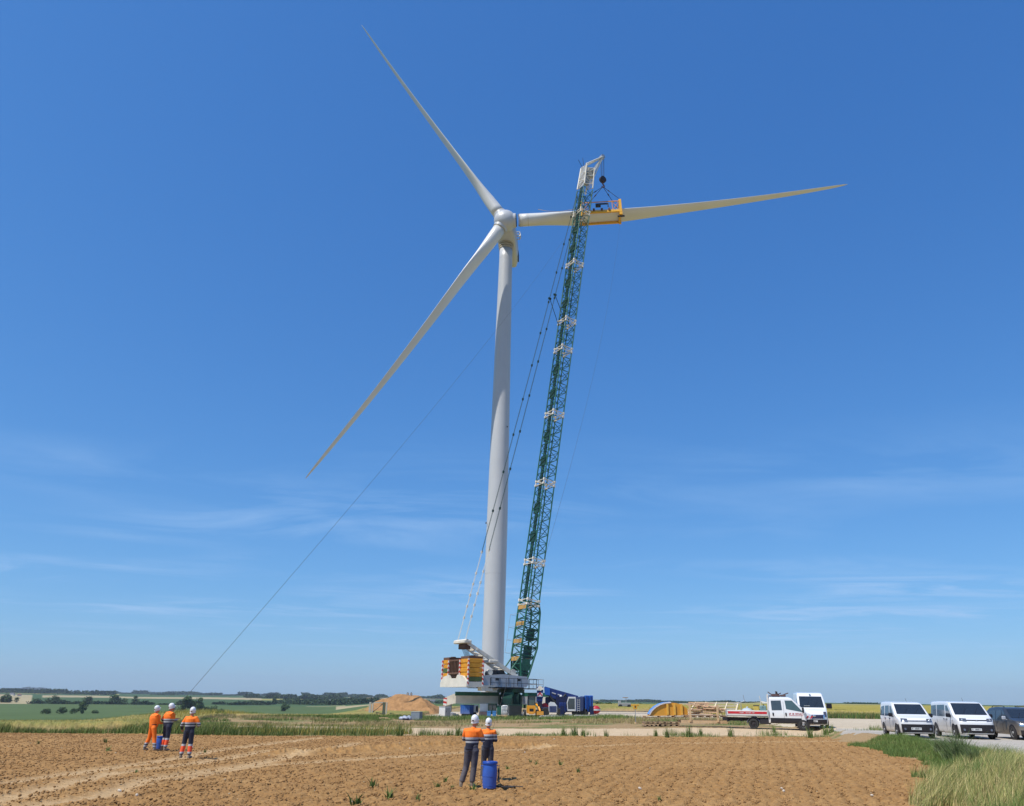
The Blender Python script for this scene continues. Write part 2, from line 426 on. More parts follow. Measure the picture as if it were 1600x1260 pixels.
cpc = lerp((.31, .25, .085), (.19, .20, .06), np.clip((fbm(GX * .03, GY * .05, 71, 3) - .45) * 4 + (fine - .5), 0, 1))
cright = lerp((.33, .27, .06), (.25, .235, .055), np.clip((fbm(GX * .02, GY * .03, 72, 3) - .4) * 3, 0, 1))
wr_ = sstep(5, 12, azd); cpc = cpc * (1 - wr_[..., None]) + cright * wr_[..., None]
def setc(z, c): T_[zone == z] = c[zone == z]
setc(SOIL, soilc); setc(TRK, tkc); setc(GRAV, grc); setc(VERGE, vgc); setc(CROP, cpc)
# far fields: parcels
G1 = (.062, .105, .042); G2 = (.085, .125, .045); TAN = (.36, .30, .17); G3 = (.055, .10, .04); YL = (.30, .27, .08)
PL = [(0, G2), (1180, G1), (2050, TAN), (2400, G3), (3000, TAN), (3300, G3)]
far = np.zeros_like(T_)
rw = RR * (1 + (fbm(azd / 3, RR / 900, 81, 2) - .5) * .16) + azd * 4
cell = np.floor(azd / 7.3 + vnoise(np.floor(rw / 600), rw * 0, 8) * 3)
pal = np.array([G1, G2, TAN, G3, YL, G1, G3, TAN])
hsh = (_hash(cell.astype(np.int64), np.floor(rw / 600).astype(np.int64), 12) * 7.99).astype(int)
far[...] = pal[hsh]
m_ = (rw < 1180) & (azd < 2); far[m_] = G2
m_ = (rw > 900) & (rw < 1150) & (azd > -12) & (azd < 2); far[m_] = TAN
m_ = (rw >= 1180) & (rw < 2050) & (azd < -14); far[m_] = G1
m_ = (rw >= 2050) & (rw < 2500) & (azd < -17) & (azd > -30); far[m_] = TAN
m_ = (rw >= 1180) & (rw < 2600) & (azd < -30.5); far[m_] = TAN
m_ = (rw < 900) & (azd >= 2); far[m_] = G2
far *= (.86 + .28 * fbm(GX / 40, GY / 40, 14, 3))[..., None]
T_[zone == FAR] = far[zone == FAR]

nr, na = GX.shape
idx = np.arange(nr * na).reshape(nr, na)
quads = np.stack([idx[:-1, :-1], idx[:-1, 1:], idx[1:, 1:], idx[1:, :-1]], -1).reshape(-1, 4)[:, ::-1]
seam = np.stack([idx[:-1, -1], idx[:-1, 0], idx[1:, 0], idx[1:, -1]], -1).reshape(-1, 4)[:, ::-1]
quads = np.concatenate([quads, seam]); fz = zone.reshape(-1)[quads[:, 0]]
V = GV.reshape(-1, 3); TT = T_.reshape(-1, 3)
soil_m = mat('ploughed_soil', (1, 1, 1), .95, 0, .20, 9, .03, 55, attr=True, spec=.15)
grav_m = mat('pale_gravel', (1, 1, 1), .95, 0, .14, 25, .012, 60, attr=True, spec=.15)
crop_m = mat('crop_canopy', (1, 1, 1), .9, 0, .30, 3.5, .08, 9, attr=True, spec=.1)
far_m = mat('field_cover', (1, 1, 1), .95, 0, .10, .05, 0, attr=True, spec=.05)
for z, nm, m, lab in ((SOIL, 'ploughed_field', soil_m, 'bare brown ploughed soil in the foreground'), (TRK, 'dirt_track', grav_m, 'pale dirt track across the middle'),
                 (GRAV, 'gravel_road', grav_m, 'pale gravel road and crane pad'), (VERGE, 'grass_verge', soil_m, 'dry grassy verge'),
                 (CROP, 'crop_field', crop_m, 'standing crop field'), (FAR, 'terrain', far_m, 'distant rolling farmland')):
    f = quads[fz == z]
    u, inv = np.unique(f, return_inverse=True)
    o = npmesh(nm, V[u], inv.reshape(f.shape), m, TT[u], smooth=(z != SOIL))
    o['kind'] = 'structure'; o['label'] = lab
def gz(x, y):
    return zbase(x, y)
def hitz(px, py, dz=0):
    p = hit(px, py); return Vector((p.x, p.y, p.z + dz))

# ============================================================ BLADES: grass, crop stalks
rng = np.random.default_rng(5)
blade_m = mat('plant_blades', (1, 1, 1), .7, 0, .12, 6, attr=True, spec=.2)
blade_m.node_tree.nodes['Principled BSDF'].inputs['Subsurface Weight'].default_value = 0
def blades(name, xy, h, wdt, lean, cols, label, cat, spread=.25, leandir=None, z0=0., segs=2, kind='stuff'):
    """thin bent leaf blades standing on the ground: xy (n,2), h (n,) heights"""
    n = len(xy); a = rng.uniform(0, 2 * np.pi, n)
    if kind == 'stuff': xy = np.stack(unplan(xy[:, 0], xy[:, 1]), -1)
    base = np.stack([xy[:, 0], xy[:, 1], gz(xy[:, 0], xy[:, 1]) + z0 - .03], -1)
    la = rng.uniform(0, 2 * np.pi, n)
    L = np.stack([np.cos(la), np.sin(la)], -1) * (h * spread * rng.uniform(.2, 1, n))[:, None]
    if leandir is not None: L += np.array(leandir) * (h * lean * rng.uniform(.5, 1.4, n))[:, None]
    side = np.stack([np.cos(a), np.sin(a), np.zeros(n)], -1)
    rows = []
    for k in range(segs + 1):
        t = k / segs
        p = base + np.concatenate([L * t ** 1.6, (h * t * (1 - .12 * t))[:, None]], 1)
        wv = wdt * (1 - t * .92)
        rows += [p - side * wv[:, None] / 2, p + side * wv[:, None] / 2]
    v = np.stack(rows, 1).reshape(-1, 3); m = 2 * (segs + 1)
    b = (np.arange(n) * m)[:, None]
    f = np.concatenate([b + np.array([[2 * k, 2 * k + 1, 2 * k + 3, 2 * k + 2]]) for k in range(segs)], 0)
    cols = np.asarray(cols); pick = rng.integers(0, len(cols), n) if cols.ndim == 2 and len(cols) != n else None
    c = cols[pick] if pick is not None else cols
    c = c * rng.uniform(.75, 1.25, (n, 1)); tint = np.repeat(c, m, 0)
    o = npmesh(name, v, f, blade_m, tint)
    return tag(o, label, cat, kind=kind)
def scatter(n, poly=None, cond=None, box=None):
    x0, x1, y0, y1 = box; out = []
    t = 0
    while t < n:
        k = int(n * 1.5) + 100
        y = np.exp(rng.uniform(np.log(y0), np.log(y1), k)); x = rng.uniform(x0, x1, k)
        m = cond(x, y); out.append(np.stack([x[m], y[m]], -1)); t += m.sum()
        if len(out) > 60: break
    return np.concatenate(out)[:n]      # plan coordinates
STRAW = [(.52, .43, .20), (.44, .36, .15), (.36, .32, .11), (.24, .26, .08), (.17, .22, .06)]
GRN = [(.09, .145, .035), (.13, .19, .045), (.17, .22, .06), (.10, .165, .04)]
DGRN = [(.045, .085, .025), (.06, .11, .03), (.08, .13, .04)]
GOLD = [(.40, .31, .075), (.35, .28, .065), (.24, .235, .055), (.46, .36, .11)]
# tall summer grass on the bank at the right
c_ = lambda x, y: (x > xe(y) - .35 + (fbm(x * .8, y * .8, 3, 3) - .5) * 2.2) & (x < xe(y) + 2.3 + np.clip((28 - y) * .5, 0, 8) + (fbm(x * .5, y * .5, 6, 3) - .5) * 2)
xy = scatter(62000, cond=lambda x, y: c_(x, y) & (y < 29) & (rng.uniform(size=x.shape) < np.clip(2.2 - (x - xe(y)) * .08, .3, 1)), box=(4, 32, 13, 30))
gsel = sstep(.34, .5, fbm(xy[:, 0] * .45, xy[:, 1] * .45, 9, 3)) * .75 + .2 * sstep(30, 22, xy[:, 1])
cc = np.where((rng.uniform(size=len(xy)) < gsel)[:, None], np.array(STRAW)[rng.integers(0, 5, len(xy))], np.array(GRN + [(.2, .24, .07)])[rng.integers(0, 5, len(xy))])
blades('tall_grass', xy, rng.uniform(.28, .80, len(xy)) * (.6 + .6 * fbm(xy[:, 0] * .5, xy[:, 1] * .5, 4, 2)), rng.uniform(.008, .022, len(xy)), .38, cc, 'tall straw coloured grass bending on the road bank', 'grass', .62, (.9, -.2), segs=3)
xy = scatter(26000, cond=lambda x, y: c_(x, y) & (x < xe(y) + 1.9) & (y > 27) & (y < 47.5), box=(11, 30, 26, 50))
blades('green_grass', xy, rng.uniform(.14, .34, len(xy)) * (.5 + .9 * fbm(xy[:, 0] * .7, xy[:, 1] * .7, 4, 2)), rng.uniform(.012, .03, len(xy)), .2, GRN, 'lush green grass strip between soil and gravel', 'grass', .5, (.5, 0))
# the tall green weeds along the crop edge at the left, then sparse weeds along the track
xy = scatter(34000, cond=lambda x, y: (y > sb(x) - .2 + (fbm(x * .5, y * .5, 5, 3) - .5) * 1.6) & (y < sb(x) + 2.6) & (x < -13 + 3 * (fbm(x * .6, y * .6, 3, 2) - .5)), box=(-50, -11, 46, 66))
blades('crop_edge_weeds', xy, rng.uniform(.15, .62, len(xy)) * (.3 + 1.3 * fbm(xy[:, 0] * .35, xy[:, 1] * .35, 14, 2)), rng.uniform(.015, .045, len(xy)), .1, GRN * 2 + [(.24, .25, .08), (.32, .28, .12)], 'dark green weeds along the edge of the ploughed soil', 'weeds', .35, (.5, 0))
def weedy(x, y):
    k = fbm(x * .8, y * .5, 15, 3); return (y > sb(x) - .5) & (y < sb(x) + 1.6) & (k > .54 - .2 * (rng.uniform(size=x.shape) < .12))
xy = scatter(5000, cond=lambda x, y: weedy(x, y) & (x > -15), box=(-16, 27, 46, 60))
blades('track_side_weeds', xy, rng.uniform(.12, .5, len(xy)) * (.3 + 1.2 * vnoise(xy[:, 0] * .9, xy[:, 1] * .3, 14)), rng.uniform(.015, .04, len(xy)), .1, GRN + [(.25, .27, .10), (.33, .29, .14)], 'sparse green weeds beside the dirt track', 'weeds', .3, (.5, 0))
xy = scatter(9000, cond=lambda x, y: (y > sb(x) + .4) & (y < sb(x) + 3.5) & (x < -4 - 6 * fbm(x * .3, y * .3, 8, 2)), box=(-24, -3, 48, 58))
blades('dry_track_grass', xy, rng.uniform(.3, .8, len(xy)), rng.uniform(.015, .04, len(xy)), .1, GOLD[:3] + GRN[2:], 'yellow dry grass at the left end of the track', 'grass', .3, (.5, 0))
# verge between track and crane pad
xy = scatter(42000, cond=lambda x, y: (y > np.interp(x, [-26, -9, 11, 28], [60, 66, 70, 70])) & (y < 90 - (x > 15) * 0) & ~((x > 25) & (y < 95)) & (fbm(x * .3, y * .22, 5, 3) > .44), box=(-40, 34, 62, 92))
kx = fbm(xy[:, 0] * .12, xy[:, 1] * .2, 19, 3)
cc = np.where((kx > .5)[:, None], np.array(GRN)[rng.integers(0, 4, len(xy))], np.array([(.36, .26, .13), (.30, .25, .10), (.24, .23, .08), (.33, .28, .14)])[rng.integers(0, 4, len(xy))])
blades('verge_grass', xy, rng.uniform(.08, .38, len(xy)), rng.uniform(.02, .06, len(xy)), .1, cc, 'patchy dry grass between track and crane pad', 'grass', .4, (.5, 0))
xy = scatter(16000, cond=lambda x, y: (y > 84) & (y < 97) & (x < 14) & (fbm(x * .3, y * .3, 77, 2) > .36), box=(-26, 14, 84, 97))
blades('pad_edge_grass', xy, rng.uniform(.12, .45, len(xy)), rng.uniform(.03, .08, len(xy)), .1, GRN, 'green grass strip in front of the crane pad', 'grass', .4, (.5, 0))
# crop stalks
def cropcond(x, y):
    r = np.hypot(x, y); L1 = (x < -22.5 - (y - 50) * .22) & (y > sb(x) + 1.2)
    return L1
xy = scatter(60000, cond=cropcond, box=(-110, -22, 50, 150))
cc = np.where((fbm(xy[:, 0] * .05, xy[:, 1] * .08, 27, 3) > .42)[:, None], np.array(GOLD)[rng.integers(0, 4, len(xy))], np.array(GRN[2:] + [(.2, .24, .06)])[rng.integers(0, 3, len(xy))])
blades('golden_crop', xy, rng.uniform(.65, 1.0, len(xy)), rng.uniform(.03, .07, len(xy)), .1, cc, 'golden green cereal crop behind the workers at the left', 'crop', .25, (.5, 0))
xy = scatter(50000, cond=lambda x, y: (x > 28) & (y > 104) | ((x > 8) & (y > 146) & (x > y * .06)), box=(8, 190, 104, 230))
blades('golden_crop', xy, rng.uniform(.6, .95, len(xy)), rng.uniform(.04, .10, len(xy)), .1, [(.36, .29, .065), (.32, .27, .06), (.26, .245, .06), (.38, .31, .09)], 'golden crop field behind the parked vans', 'crop', .25, (.5, 0))
xy = scatter(14000, cond=lambda x, y: (y > 97.5) & (y < 106) & (x > 30) & (fbm(x * .2, y * .3, 7, 2) > .3), box=(30, 95, 97, 106))
blades('field_edge_weeds', xy, rng.uniform(.3, .9, len(xy)), rng.uniform(.04, .10, len(xy)), .1, DGRN + GRN[:2] + [(.25, .18, .08)], 'dark green weeds along the near edge of the golden field', 'weeds', .3, (.5, 0))
# seedlings dotted over the ploughed soil: each a plant one can point at
def leafy(name, p, h, n, cols, label, cat, group=None, wl=.25, spread=.8):
    P = np.repeat(np.array([[p[0], p[1]]]), n, 0) + rng.normal(size=(n, 2)) * h * .12
    return blades(name, P, h * rng.uniform(.35, 1.1, n), np.full(n, h * wl) * rng.uniform(.4, 1, n), .1, cols, label, cat, spread, segs=2, kind=None)

# loose clods of earth thrown up by the plough, denser along the furrow crests
def clods(n, smin, smax, box, seed, ydist=1.0):
    rg = np.random.default_rng(seed); y = np.exp(rg.uniform(np.log(box[2]), np.log(box[3]), n)); x = rg.uniform(box[0], box[1], n)
    qq = x * .95 - y * .3
    m = (x < xe(y) - .05) & (y < sb(x) - .2) & (np.abs(x) < y * .85 + 3) & (rg.uniform(size=n) < (.2 + .8 * np.abs(np.sin(qq * 4.25)) ** 2) * (.6 + .5 * sstep(.4, .62, fbm(x * .35, y * .35, 5, 3))) * (1 - .9 * np.exp(-(np.min([dpoly(x, y, [tuple(map(float, plan(gp(*p).x, gp(*p).y))) for p in T]) for T in TR], axis=0) / .4) ** 2))); x, y = x[m], y[m]; k = len(x)
    wx_, wy_ = unplan(x, y); z = zbase(wx_, wy_) + .005
    s_ = smin + (smax - smin) * rg.uniform(0, 1, k) ** 3
    o8 = np.array([(1, 0, 0), (0, 1, 0), (-1, 0, 0), (0, -1, 0), (.2, .1, .9), (0, 0, -.9)])
    ang = rg.uniform(0, 6.28, k); ca, sa = np.cos(ang), np.sin(ang)
    P_ = o8[None] * rg.uniform(.6, 1.3, (k, 6, 1)) * s_[:, None, None]; P_[..., 2] *= .75
    Q = np.stack([P_[..., 0] * ca[:, None] - P_[..., 1] * sa[:, None], P_[..., 0] * sa[:, None] + P_[..., 1] * ca[:, None], P_[..., 2]], -1) + np.stack([wx_, wy_, z], -1)[:, None]
    F = np.array([(0, 1, 4), (1, 2, 4), (2, 3, 4), (3, 0, 4), (1, 0, 5), (2, 1, 5), (3, 2, 5), (0, 3, 5)])
    f = (np.arange(k)[:, None, None] * 6 + F[None]).reshape(-1, 3); t_ = np.array([.345, .195, .080]) * rg.uniform(.82, 1.2, (k, 1)); pale = rg.uniform(size=k) > .996; t_[pale] = (.52, .42, .28)
    return npmesh('soil_clods', Q.reshape(-1, 3), f, soil_m, np.repeat(t_, 6, 0))
o = clods(300000, .010, .052, (-40, 24, 14, 56), 3); tag(o, 'loose clods of brown earth on the ploughed soil', 'soil clods', kind='stuff')

# ============================================================ WIND TURBINE
white_t = mat('turbine_white', (.47, .48, .49), .38, 0, .045, .35, spec=.5)
white_b = mat('blade_white', (.62, .615, .59), .35, 0, .05, .25, spec=.5)
joint_m = mat('flange_tan', (.42, .36, .25), .6, 0, .1)
dark_m = mat('dark_metal', (.025, .027, .03), .5, .3, .2)
steel_m = mat('galvanised_steel', (.42, .43, .43), .45, .6, .15)
TY = 120.0; TX = aty(769, 1055, TY).x
HUB = Vector((-6.29, 115.6, 81.8)); YAW, AZ0, TILT, BEND = -.059, .0446, .11, 4.56
nrm = Vector((math.sin(YAW) * math.cos(TILT), -math.cos(YAW) * math.cos(TILT), math.sin(TILT)))
rgt = Vector((math.cos(YAW), math.sin(YAW), 0)); upv = nrm.cross(rgt); upv = upv if upv.z > 0 else -upv
turb = empty('wind_turbine', (TX, TY, 0), 0, 'tall white wind turbine with two blades still on its hub', 'wind turbine')
def rel(v): return Vector(v) - Vector((TX, TY, 0))
b = MB(); ZT = 78.7
prof = []
for i in range(41):
    t = i / 40; z = -.5 + t * (ZT + .5); r = 1.66 - .02 * t if t < .35 else 1.655 - .5 * ((t - .35) / .65) ** 1.1
    prof.append((r, z))
b.lathe(prof, n=64); tw = b.build('tower', white_t, turb, 'all')
b = MB()
for z in (20.2, 46.5): b.lathe([(1.2, z - .05), (np.interp(z, [0, 28, 80], [1.68, 1.67, 1.17]), z - .05), (np.interp(z, [0, 28, 80], [1.68, 1.67, 1.17]), z + .05), (1.2, z + .05)], n=48)
b.each('section_joint', white_t, tw, True)
b = MB()
for z, r in ((ZT, 1.26), (ZT + .42, 1.32), (ZT + .84, 1.4)): b.lathe([(.3, z), (r, z), (r, z + .28), (.3, z + .28)], n=48)
b.each('yaw_ring', joint_m, turb, True)
b = MB(); b.box((-1.7, -.8, 28), (.15, .15, .3)); b.tube((1.2, -1.15, 44), (1.25, -1.2, 44), .12); b.each('obstruction_lamp', dark_m, tw)
b = MB(); b.prism([(-.45, 1.2), (.45, 1.2), (.45, 3.3), (0, 3.5), (-.45, 3.3)], -1.72, -1.62); b.build('tower_door', steel_m, turb)
# nacelle: a long rounded housing behind the rotor, tilted like the shaft
Mn = Matrix((rgt, -nrm, upv)).transposed()      # x right, y backwards along the shaft, z up
def nac(u, v, w): return rel(HUB + Mn @ Vector((u, v, w)))
b = MB(); st = [(1.2, 1.15, 1.25, -.9), (2.2, 1.55, 1.7, -1.4), (4, 1.75, 1.95, -1.75), (9.0, 1.75, 1.95, -1.75), (10.6, 1.6, 1.7, -1.5), (12.0, 1.25, 1.35, -1.1)]
vs = []; nn = 20
for (y, wx, zt, zb) in st:
    for k in range(nn):
        a = 2 * math.pi * k / nn; c, s = math.cos(a), math.sin(a)
        sq = lambda t: math.copysign(abs(t) ** .45, t)
        vs.append(nac(sq(c) * wx, y, sq(s) * (zt if s > 0 else -zb)))
fs = [(j * nn + i, j * nn + (i + 1) % nn, (j + 1) * nn + (i + 1) % nn, (j + 1) * nn + i) for j in range(len(st) - 1) for i in range(nn)] + [tuple(range(nn)), tuple(range((len(st) - 1) * nn, len(st) * nn))]
b.add(vs, fs); nc = b.build('nacelle', white_t, turb, True)
b = MB(); b.add([nac(1.78, 8.4, -1.2), nac(1.78, 10.2, -1.2), nac(1.78, 10.2, .2), nac(1.78, 8.4, .2), nac(1.6, 8.4, -1.2), nac(1.6, 10.2, -1.2), nac(1.6, 10.2, .2), nac(1.6, 8.4, .2)],
              [(0, 1, 2, 3), (4, 7, 6, 5), (0, 4, 5, 1), (2, 6, 7, 3), (1, 5, 6, 2), (0, 3, 7, 4)]); b.build('air_vent', dark_m, nc)
b = MB(); ring = [nac(x, 5.0 + y, z) for x, y, z in ((1.6, 0, .6), (2.3, 0, .65), (2.4, 0, 1.1), (2.2, 0, 1.7), (1.65, 0, 1.75), (1.6, 0, .6))]
for p, q_ in zip(ring[:-1], ring[1:]): b.tube(p, q_, .10)
ring2 = [p + Vector((0, .9, 0)) for p in ring]
for p, q_ in zip(ring2[:-1], ring2[1:]): b.tube(p, q_, .10)
for p, q_ in zip(ring[:-1], ring2[:-1]): b.tube(p, q_, .08)
b.build('open_hatch', white_t, nc)
b = MB(); b.tube(nac(-.5, 10, 1.9), nac(-.5, 10, 3.6), .06); b.tube(nac(.5, 10, 1.9), nac(.5, 10, 3.3), .06); b.box(nac(-.5, 10, 3.7), (.5, .2, .15)); b.box(nac(.5, 10, 3.35), (.2, .2, .3)); b.build('wind_sensor', steel_m, nc)
# hub: rounded spinner with three blade collars
def bdir(k): a = AZ0 + k * 2 * math.pi / 3; return rgt * math.cos(a) + upv * math.sin(a)
b = MB()
prof = [(1.7, -1.0), (1.92, -.5), (1.98, 0), (1.93, .5), (1.74, 1.05), (1.32, 1.5), (.65, 1.78), (.02, 1.86)]
Mh = Matrix((rgt, upv, nrm)).transposed()
b.lathe(prof, rel(HUB), 36, Mh)
for k in range(3):
    d = bdir(k); b.tube(rel(HUB + d * .6), rel(HUB + d * 1.98), 1.42, 1.26, 32)
b.build('hub', white_t, turb, True)
b = MB(); d = bdir(0)
b.tube(rel(HUB + d * 1.98), rel(HUB + d * 2.06), 1.12, 1.12, 28); b.build('open_blade_bearing', dark_m, turb)
# blades
def blade_mesh(L, r0, pitch, bend, name, parent, origin, span, nv, sgn=1):
    """airfoil sections along the span; nv = upwind direction, pitch turns the chord from the rotor plane"""
    ST = [(0, 2.26, 2.26, 0), (.03, 2.26, 2.26, 0), (.07, 2.4, 2.05, .1), (.12, 2.85, 1.55, .35), (.18, 3.25, 1.15, .7), (.24, 3.25, .88, .9), (.32, 2.9, .68, 1), (.45, 2.3, .47, 1), (.6, 1.75, .32, 1), (.75, 1.28, .21, 1), (.88, .92, .14, 1), (.955, .62, .09, 1), (.99, .32, .05, 1), (1.0, .06, .02, 1)]
    tang = span.cross(nv).normalized() * sgn
    zs = np.concatenate([np.linspace(0, .3, 14), np.linspace(.35, .94, 14), np.linspace(.955, 1, 7)])
    vs = []; n = 24
    for t in zs:
        c = np.interp(t, [s[0] for s in ST], [s[1] for s in ST]); th = np.interp(t, [s[0] for s in ST], [s[2] for s in ST]); m = np.interp(t, [s[0] for s in ST], [s[3] for s in ST])
        tw_ = pitch + R(13) * (1 - t) ** 2 * m
        ch = tang * math.cos(tw_) + nv * math.sin(tw_); nt_ = -tang * math.sin(tw_) + nv * math.cos(tw_)
        o = origin + span * (r0 + (L - r0) * t) + nv * (bend * t ** 2)
        for k in range(n):
            a = 2 * math.pi * k / n
            cx_ = math.cos(a) * .5; cyy = math.sin(a) * .5
            ax = (cx_ + .18) ; ay = math.sin(a) * .5 * (1.0 - .75 * (ax - .1)) if ax > .1 else cyy
            x = cx_ * (1 - m) + (cx_ + .18) * m; y = cyy * (1 - m) + ay * m
            vs.append(o + ch * (x * c) + nt_ * (y * th))
    k_ = len(zs)
    fs = [(j * n + i, j * n + (i + 1) % n, (j + 1) * n + (i + 1) % n, (j + 1) * n + i) for j in range(k_ - 1) for i in range(n)] + [tuple(range(n)), tuple(range((k_ - 1) * n, k_ * n))]
    return MB().add(vs, fs).build(name, white_b, parent, 'all')
PITCH_B = R(84)
for k in (1, 2):
    bl = blade_mesh(57.64, 1.95, PITCH_B, BEND, 'blade', turb, rel(HUB), bdir(k), nrm)
    d = bdir(k); b = MB(); b.tube(rel(HUB + d * 1.97), rel(HUB + d * 2.12), 1.18, 1.18, 32); b.build('root_collar', joint_m, bl, True)
# the third blade hangs in the crane's yoke, its root drawn out of the hub
d0 = bdir(0); BO = HUB + d0 * .65
B0 = BO + d0 * 2.2
tb = empty('turbine_blade', B0, 0, 'loose white turbine blade held level in the yellow lifting yoke', 'turbine blade')
bl = blade_mesh(58.5, 1.95, R(-84), BEND, 'blade_shell', tb, BO - B0, d0, nrm)
b = MB(); b.tube(d0 * -.25, d0 * -.12, 1.16, 1.16, 32)
for k in range(24):
    a = 2 * math.pi * k / 24; o = nrm * math.cos(a) * 1.02 + d0.cross(nrm) * math.sin(a) * 1.02; b.tube(o - d0 * .5, o - d0 * .2, .035, n=5)
b.build('root_flange', steel_m, tb, True)
b = MB(); b.tube(d0 * 1.3, d0 * 1.36, 1.139, 1.139, 32); b.build('root_band', joint_m, tb, True)

# ============================================================ CRAWLER-LESS PEDESTAL CRANE
green_m = mat('crane_green', (.014, .105, .062), .45, .1, .25, 2.5)
green_d = mat('crane_dark_green', (.008, .04, .028), .5, .1, .3, 2)
cwhite = mat('crane_white', (.66, .615, .52), .5, 0, .12, 1.5)
cgrey = mat('crane_grey', (.36, .37, .38), .5, .1, .12, 1.5)
cyel = mat('counterweight_yellow', (.62, .27, .012), .5, 0, .18, 2)
cgrn = mat('counterweight_green', (.07, .11, .03), .6, 0, .2, 2)
rust = mat('rusty_brown', (.12, .06, .035), .8, 0, .3, 3)
redwhite = stripes('red_white_stripes', (.55, .03, .02), (.75, .72, .68), 2.0)
O = Vector((aty(797.6, 1100, 104).x, 104, .1)); PHI = R(33)
crane = empty('lattice_crane', O, PHI, 'giant green lattice boom crane with white head and yellow counterweights', 'crane')
Rc = Matrix.Rotation(PHI, 3, 'Z')
def loc(v): return Rc.transposed() @ (Vector(v) - O)       # world -> crane frame (x forward, y left)
# base: crossed outrigger beams (one runs almost square to the view)
ba = -PHI
def rotz(a): return Matrix.Rotation(a, 3, 'Z')
for i, (ang, L0) in enumerate(((math.pi - PHI - R(4), 8.3), (-PHI - R(4), 8.7), (math.pi / 2 - PHI - R(4), 7.5), (-math.pi / 2 - PHI - R(4), 4.2))):
    M = rotz(ang); b = MB()
    b.m = 0; b.prism([(1.5, 1.45), (L0 - 1.2, 1.45), (L0, 1.15), (L0, 2.15), (L0 - 1.1, 2.6), (1.5, 2.6)], -.55, .55, 'y', M)
    b.m = 1; b.prism([(1.5, 2.40), (L0 - 1.25, 2.40), (L0 - 1.25, 2.85), (1.5, 2.85)], -.57, .57, 'y', M)
    o = b.build('outrigger_beam', [cwhite if i != 3 else green_d, green_m], crane)
    b = MB(); b.box(M @ Vector((L0 - .02, 0, 1.62)), (.42, 1.16, .92), M=M)
    if i != 3: b.build('warning_plate', redwhite, o)
    b = MB(); b.tube(M @ Vector((L0 - .6, 0, .35)), M @ Vector((L0 - .6, 0, 1.6)), .22, n=14); b.lathe([(.8, .2), (.8, .3), (.3, .42), (.2, .42)], M @ Vector((L0 - .6, 0, 0)), 20)
    b.box(M @ Vector((L0 - .6, 0, .1)), (2, 2, .18), M=M); b.build('jack_foot', cgrey, o)
    b = MB(); b.box(M @ Vector((3.6, -.565, 2.0)), (.02, .02, 1.0)); b.box(M @ Vector((5.3, -.565, 2.2)), (.25, .03, .18), M=M); b.box(M @ Vector((2.2, -.57, 1.95)), (1.1, .03, .85), M=M); b.each('side_panel', cgrey, o)
b = MB(); b.box((0, 0, 1.7), (2.5, 2.9, 2.3), rz=-PHI, bev=.15); b.lathe([(1.5, 2.8), (1.75, 2.85), (1.75, 3.2), (1.5, 3.25)], n=32)
for k in range(8): b.box(Rc.transposed() @ Vector((math.cos(k * .785) * 1.8, math.sin(k * .785) * 1.8, 1.8)), (.3, .3, 1.6), rz=k * .785 - PHI)
b.build('turntable_base', green_d, crane)
# superstructure
sup = MB(); sup.m = 0
sup.prism([(-5.6, 3.45), (1.3, 3.45), (1.7, 3.9), (1.4, 4.75), (-2.0, 4.95), (-4.8, 4.75), (-5.6, 4.4)], -1.6, -.9)
sup.prism([(-5.6, 3.45), (1.3, 3.45), (1.7, 3.9), (1.4, 4.75), (-2.0, 4.95), (-4.8, 4.75), (-5.6, 4.4)], .9, 1.6)
sup.box((-2.1, 0, 3.6), (6.6, 1.8, .35)); sup.m = 1; sup.box((-1.6, 0, 3.38), (5.2, 3.0, .14)); sup.box((-4.2, 0, 4.3), (1.6, 1.7, 1.0)); sup.box((-.4, 0, 4.4), (2.0, 1.7, .9))
so = sup.build('superstructure', [mat('superstructure_grey', (.50, .50, .50), .5, .05, .12, 1.2), dark_m], crane)
b = MB()
for x in (-3.9, -2.6, -1.3, 0): b.box((x, -1.615, 4.1), (.06, .03, .9))
for x in (-3, .2): b.box((x, -1.62, 4.35), (.5, .04, .3))
b.each('side_hatch', dark_m, so)
for y in (-2.3, 2.3):   # walkway with railing
    b = MB(); b.box((-1.2, y, 3.32), (7.2, .9, .07))
    xs = [-4.6 + i * 1.13 for i in range(7)]
    for x in xs: b.tube((x, y * 1.17, 3.35), (x, y * 1.17, 4.45), .025, n=5)
    for z in (3.9, 4.45): b.tube((xs[0], y * 1.17, z), (xs[-1], y * 1.17, z), .025, n=5)
    b.build('walkway', dark_m, so)
b = MB(); b.box((2.45, -.3, 3.3), (2.3, 3.6, .08))
for x in (1.5, 2.55, 3.6):
    for y in (-2.05, 1.45): b.tube((x, y, 3.3), (x, y, 4.45), .03, n=5)
for z in (3.85, 4.45):
    for y in (-2.05, 1.45): b.tube((1.5, y, z), (3.6, y, z), .03, n=5)
    b.tube((3.6, -2.05, z), (3.6, 1.45, z), .03, n=5)
for y in (-.9, .3): b.tube((3.6, y, 3.3), (3.6, y, 4.45), .03, n=5)
b.build('front_platform', cgrey, so)
for (x, y, z, r) in ((-3.6, -.7, 5.15, .32), (-.4, -.9, 5.2, .42)):
    b = MB(); b.tube((x, y - .25, z), (x, y + .3, z + .05), r, n=20); b.box((x + .1, y, z - .5), (.35, .3, .6)); b.build('rope_pulley', cwhite, so)
b = MB(); b.tube((-1.9, -.8, 5.0), (-1.9, .8, 5.0), .5, n=20); b.tube((-3.0, -.8, 5.0), (-3.0, .8, 5.0), .45, n=20); b.each('winch', dark_m, so, True)
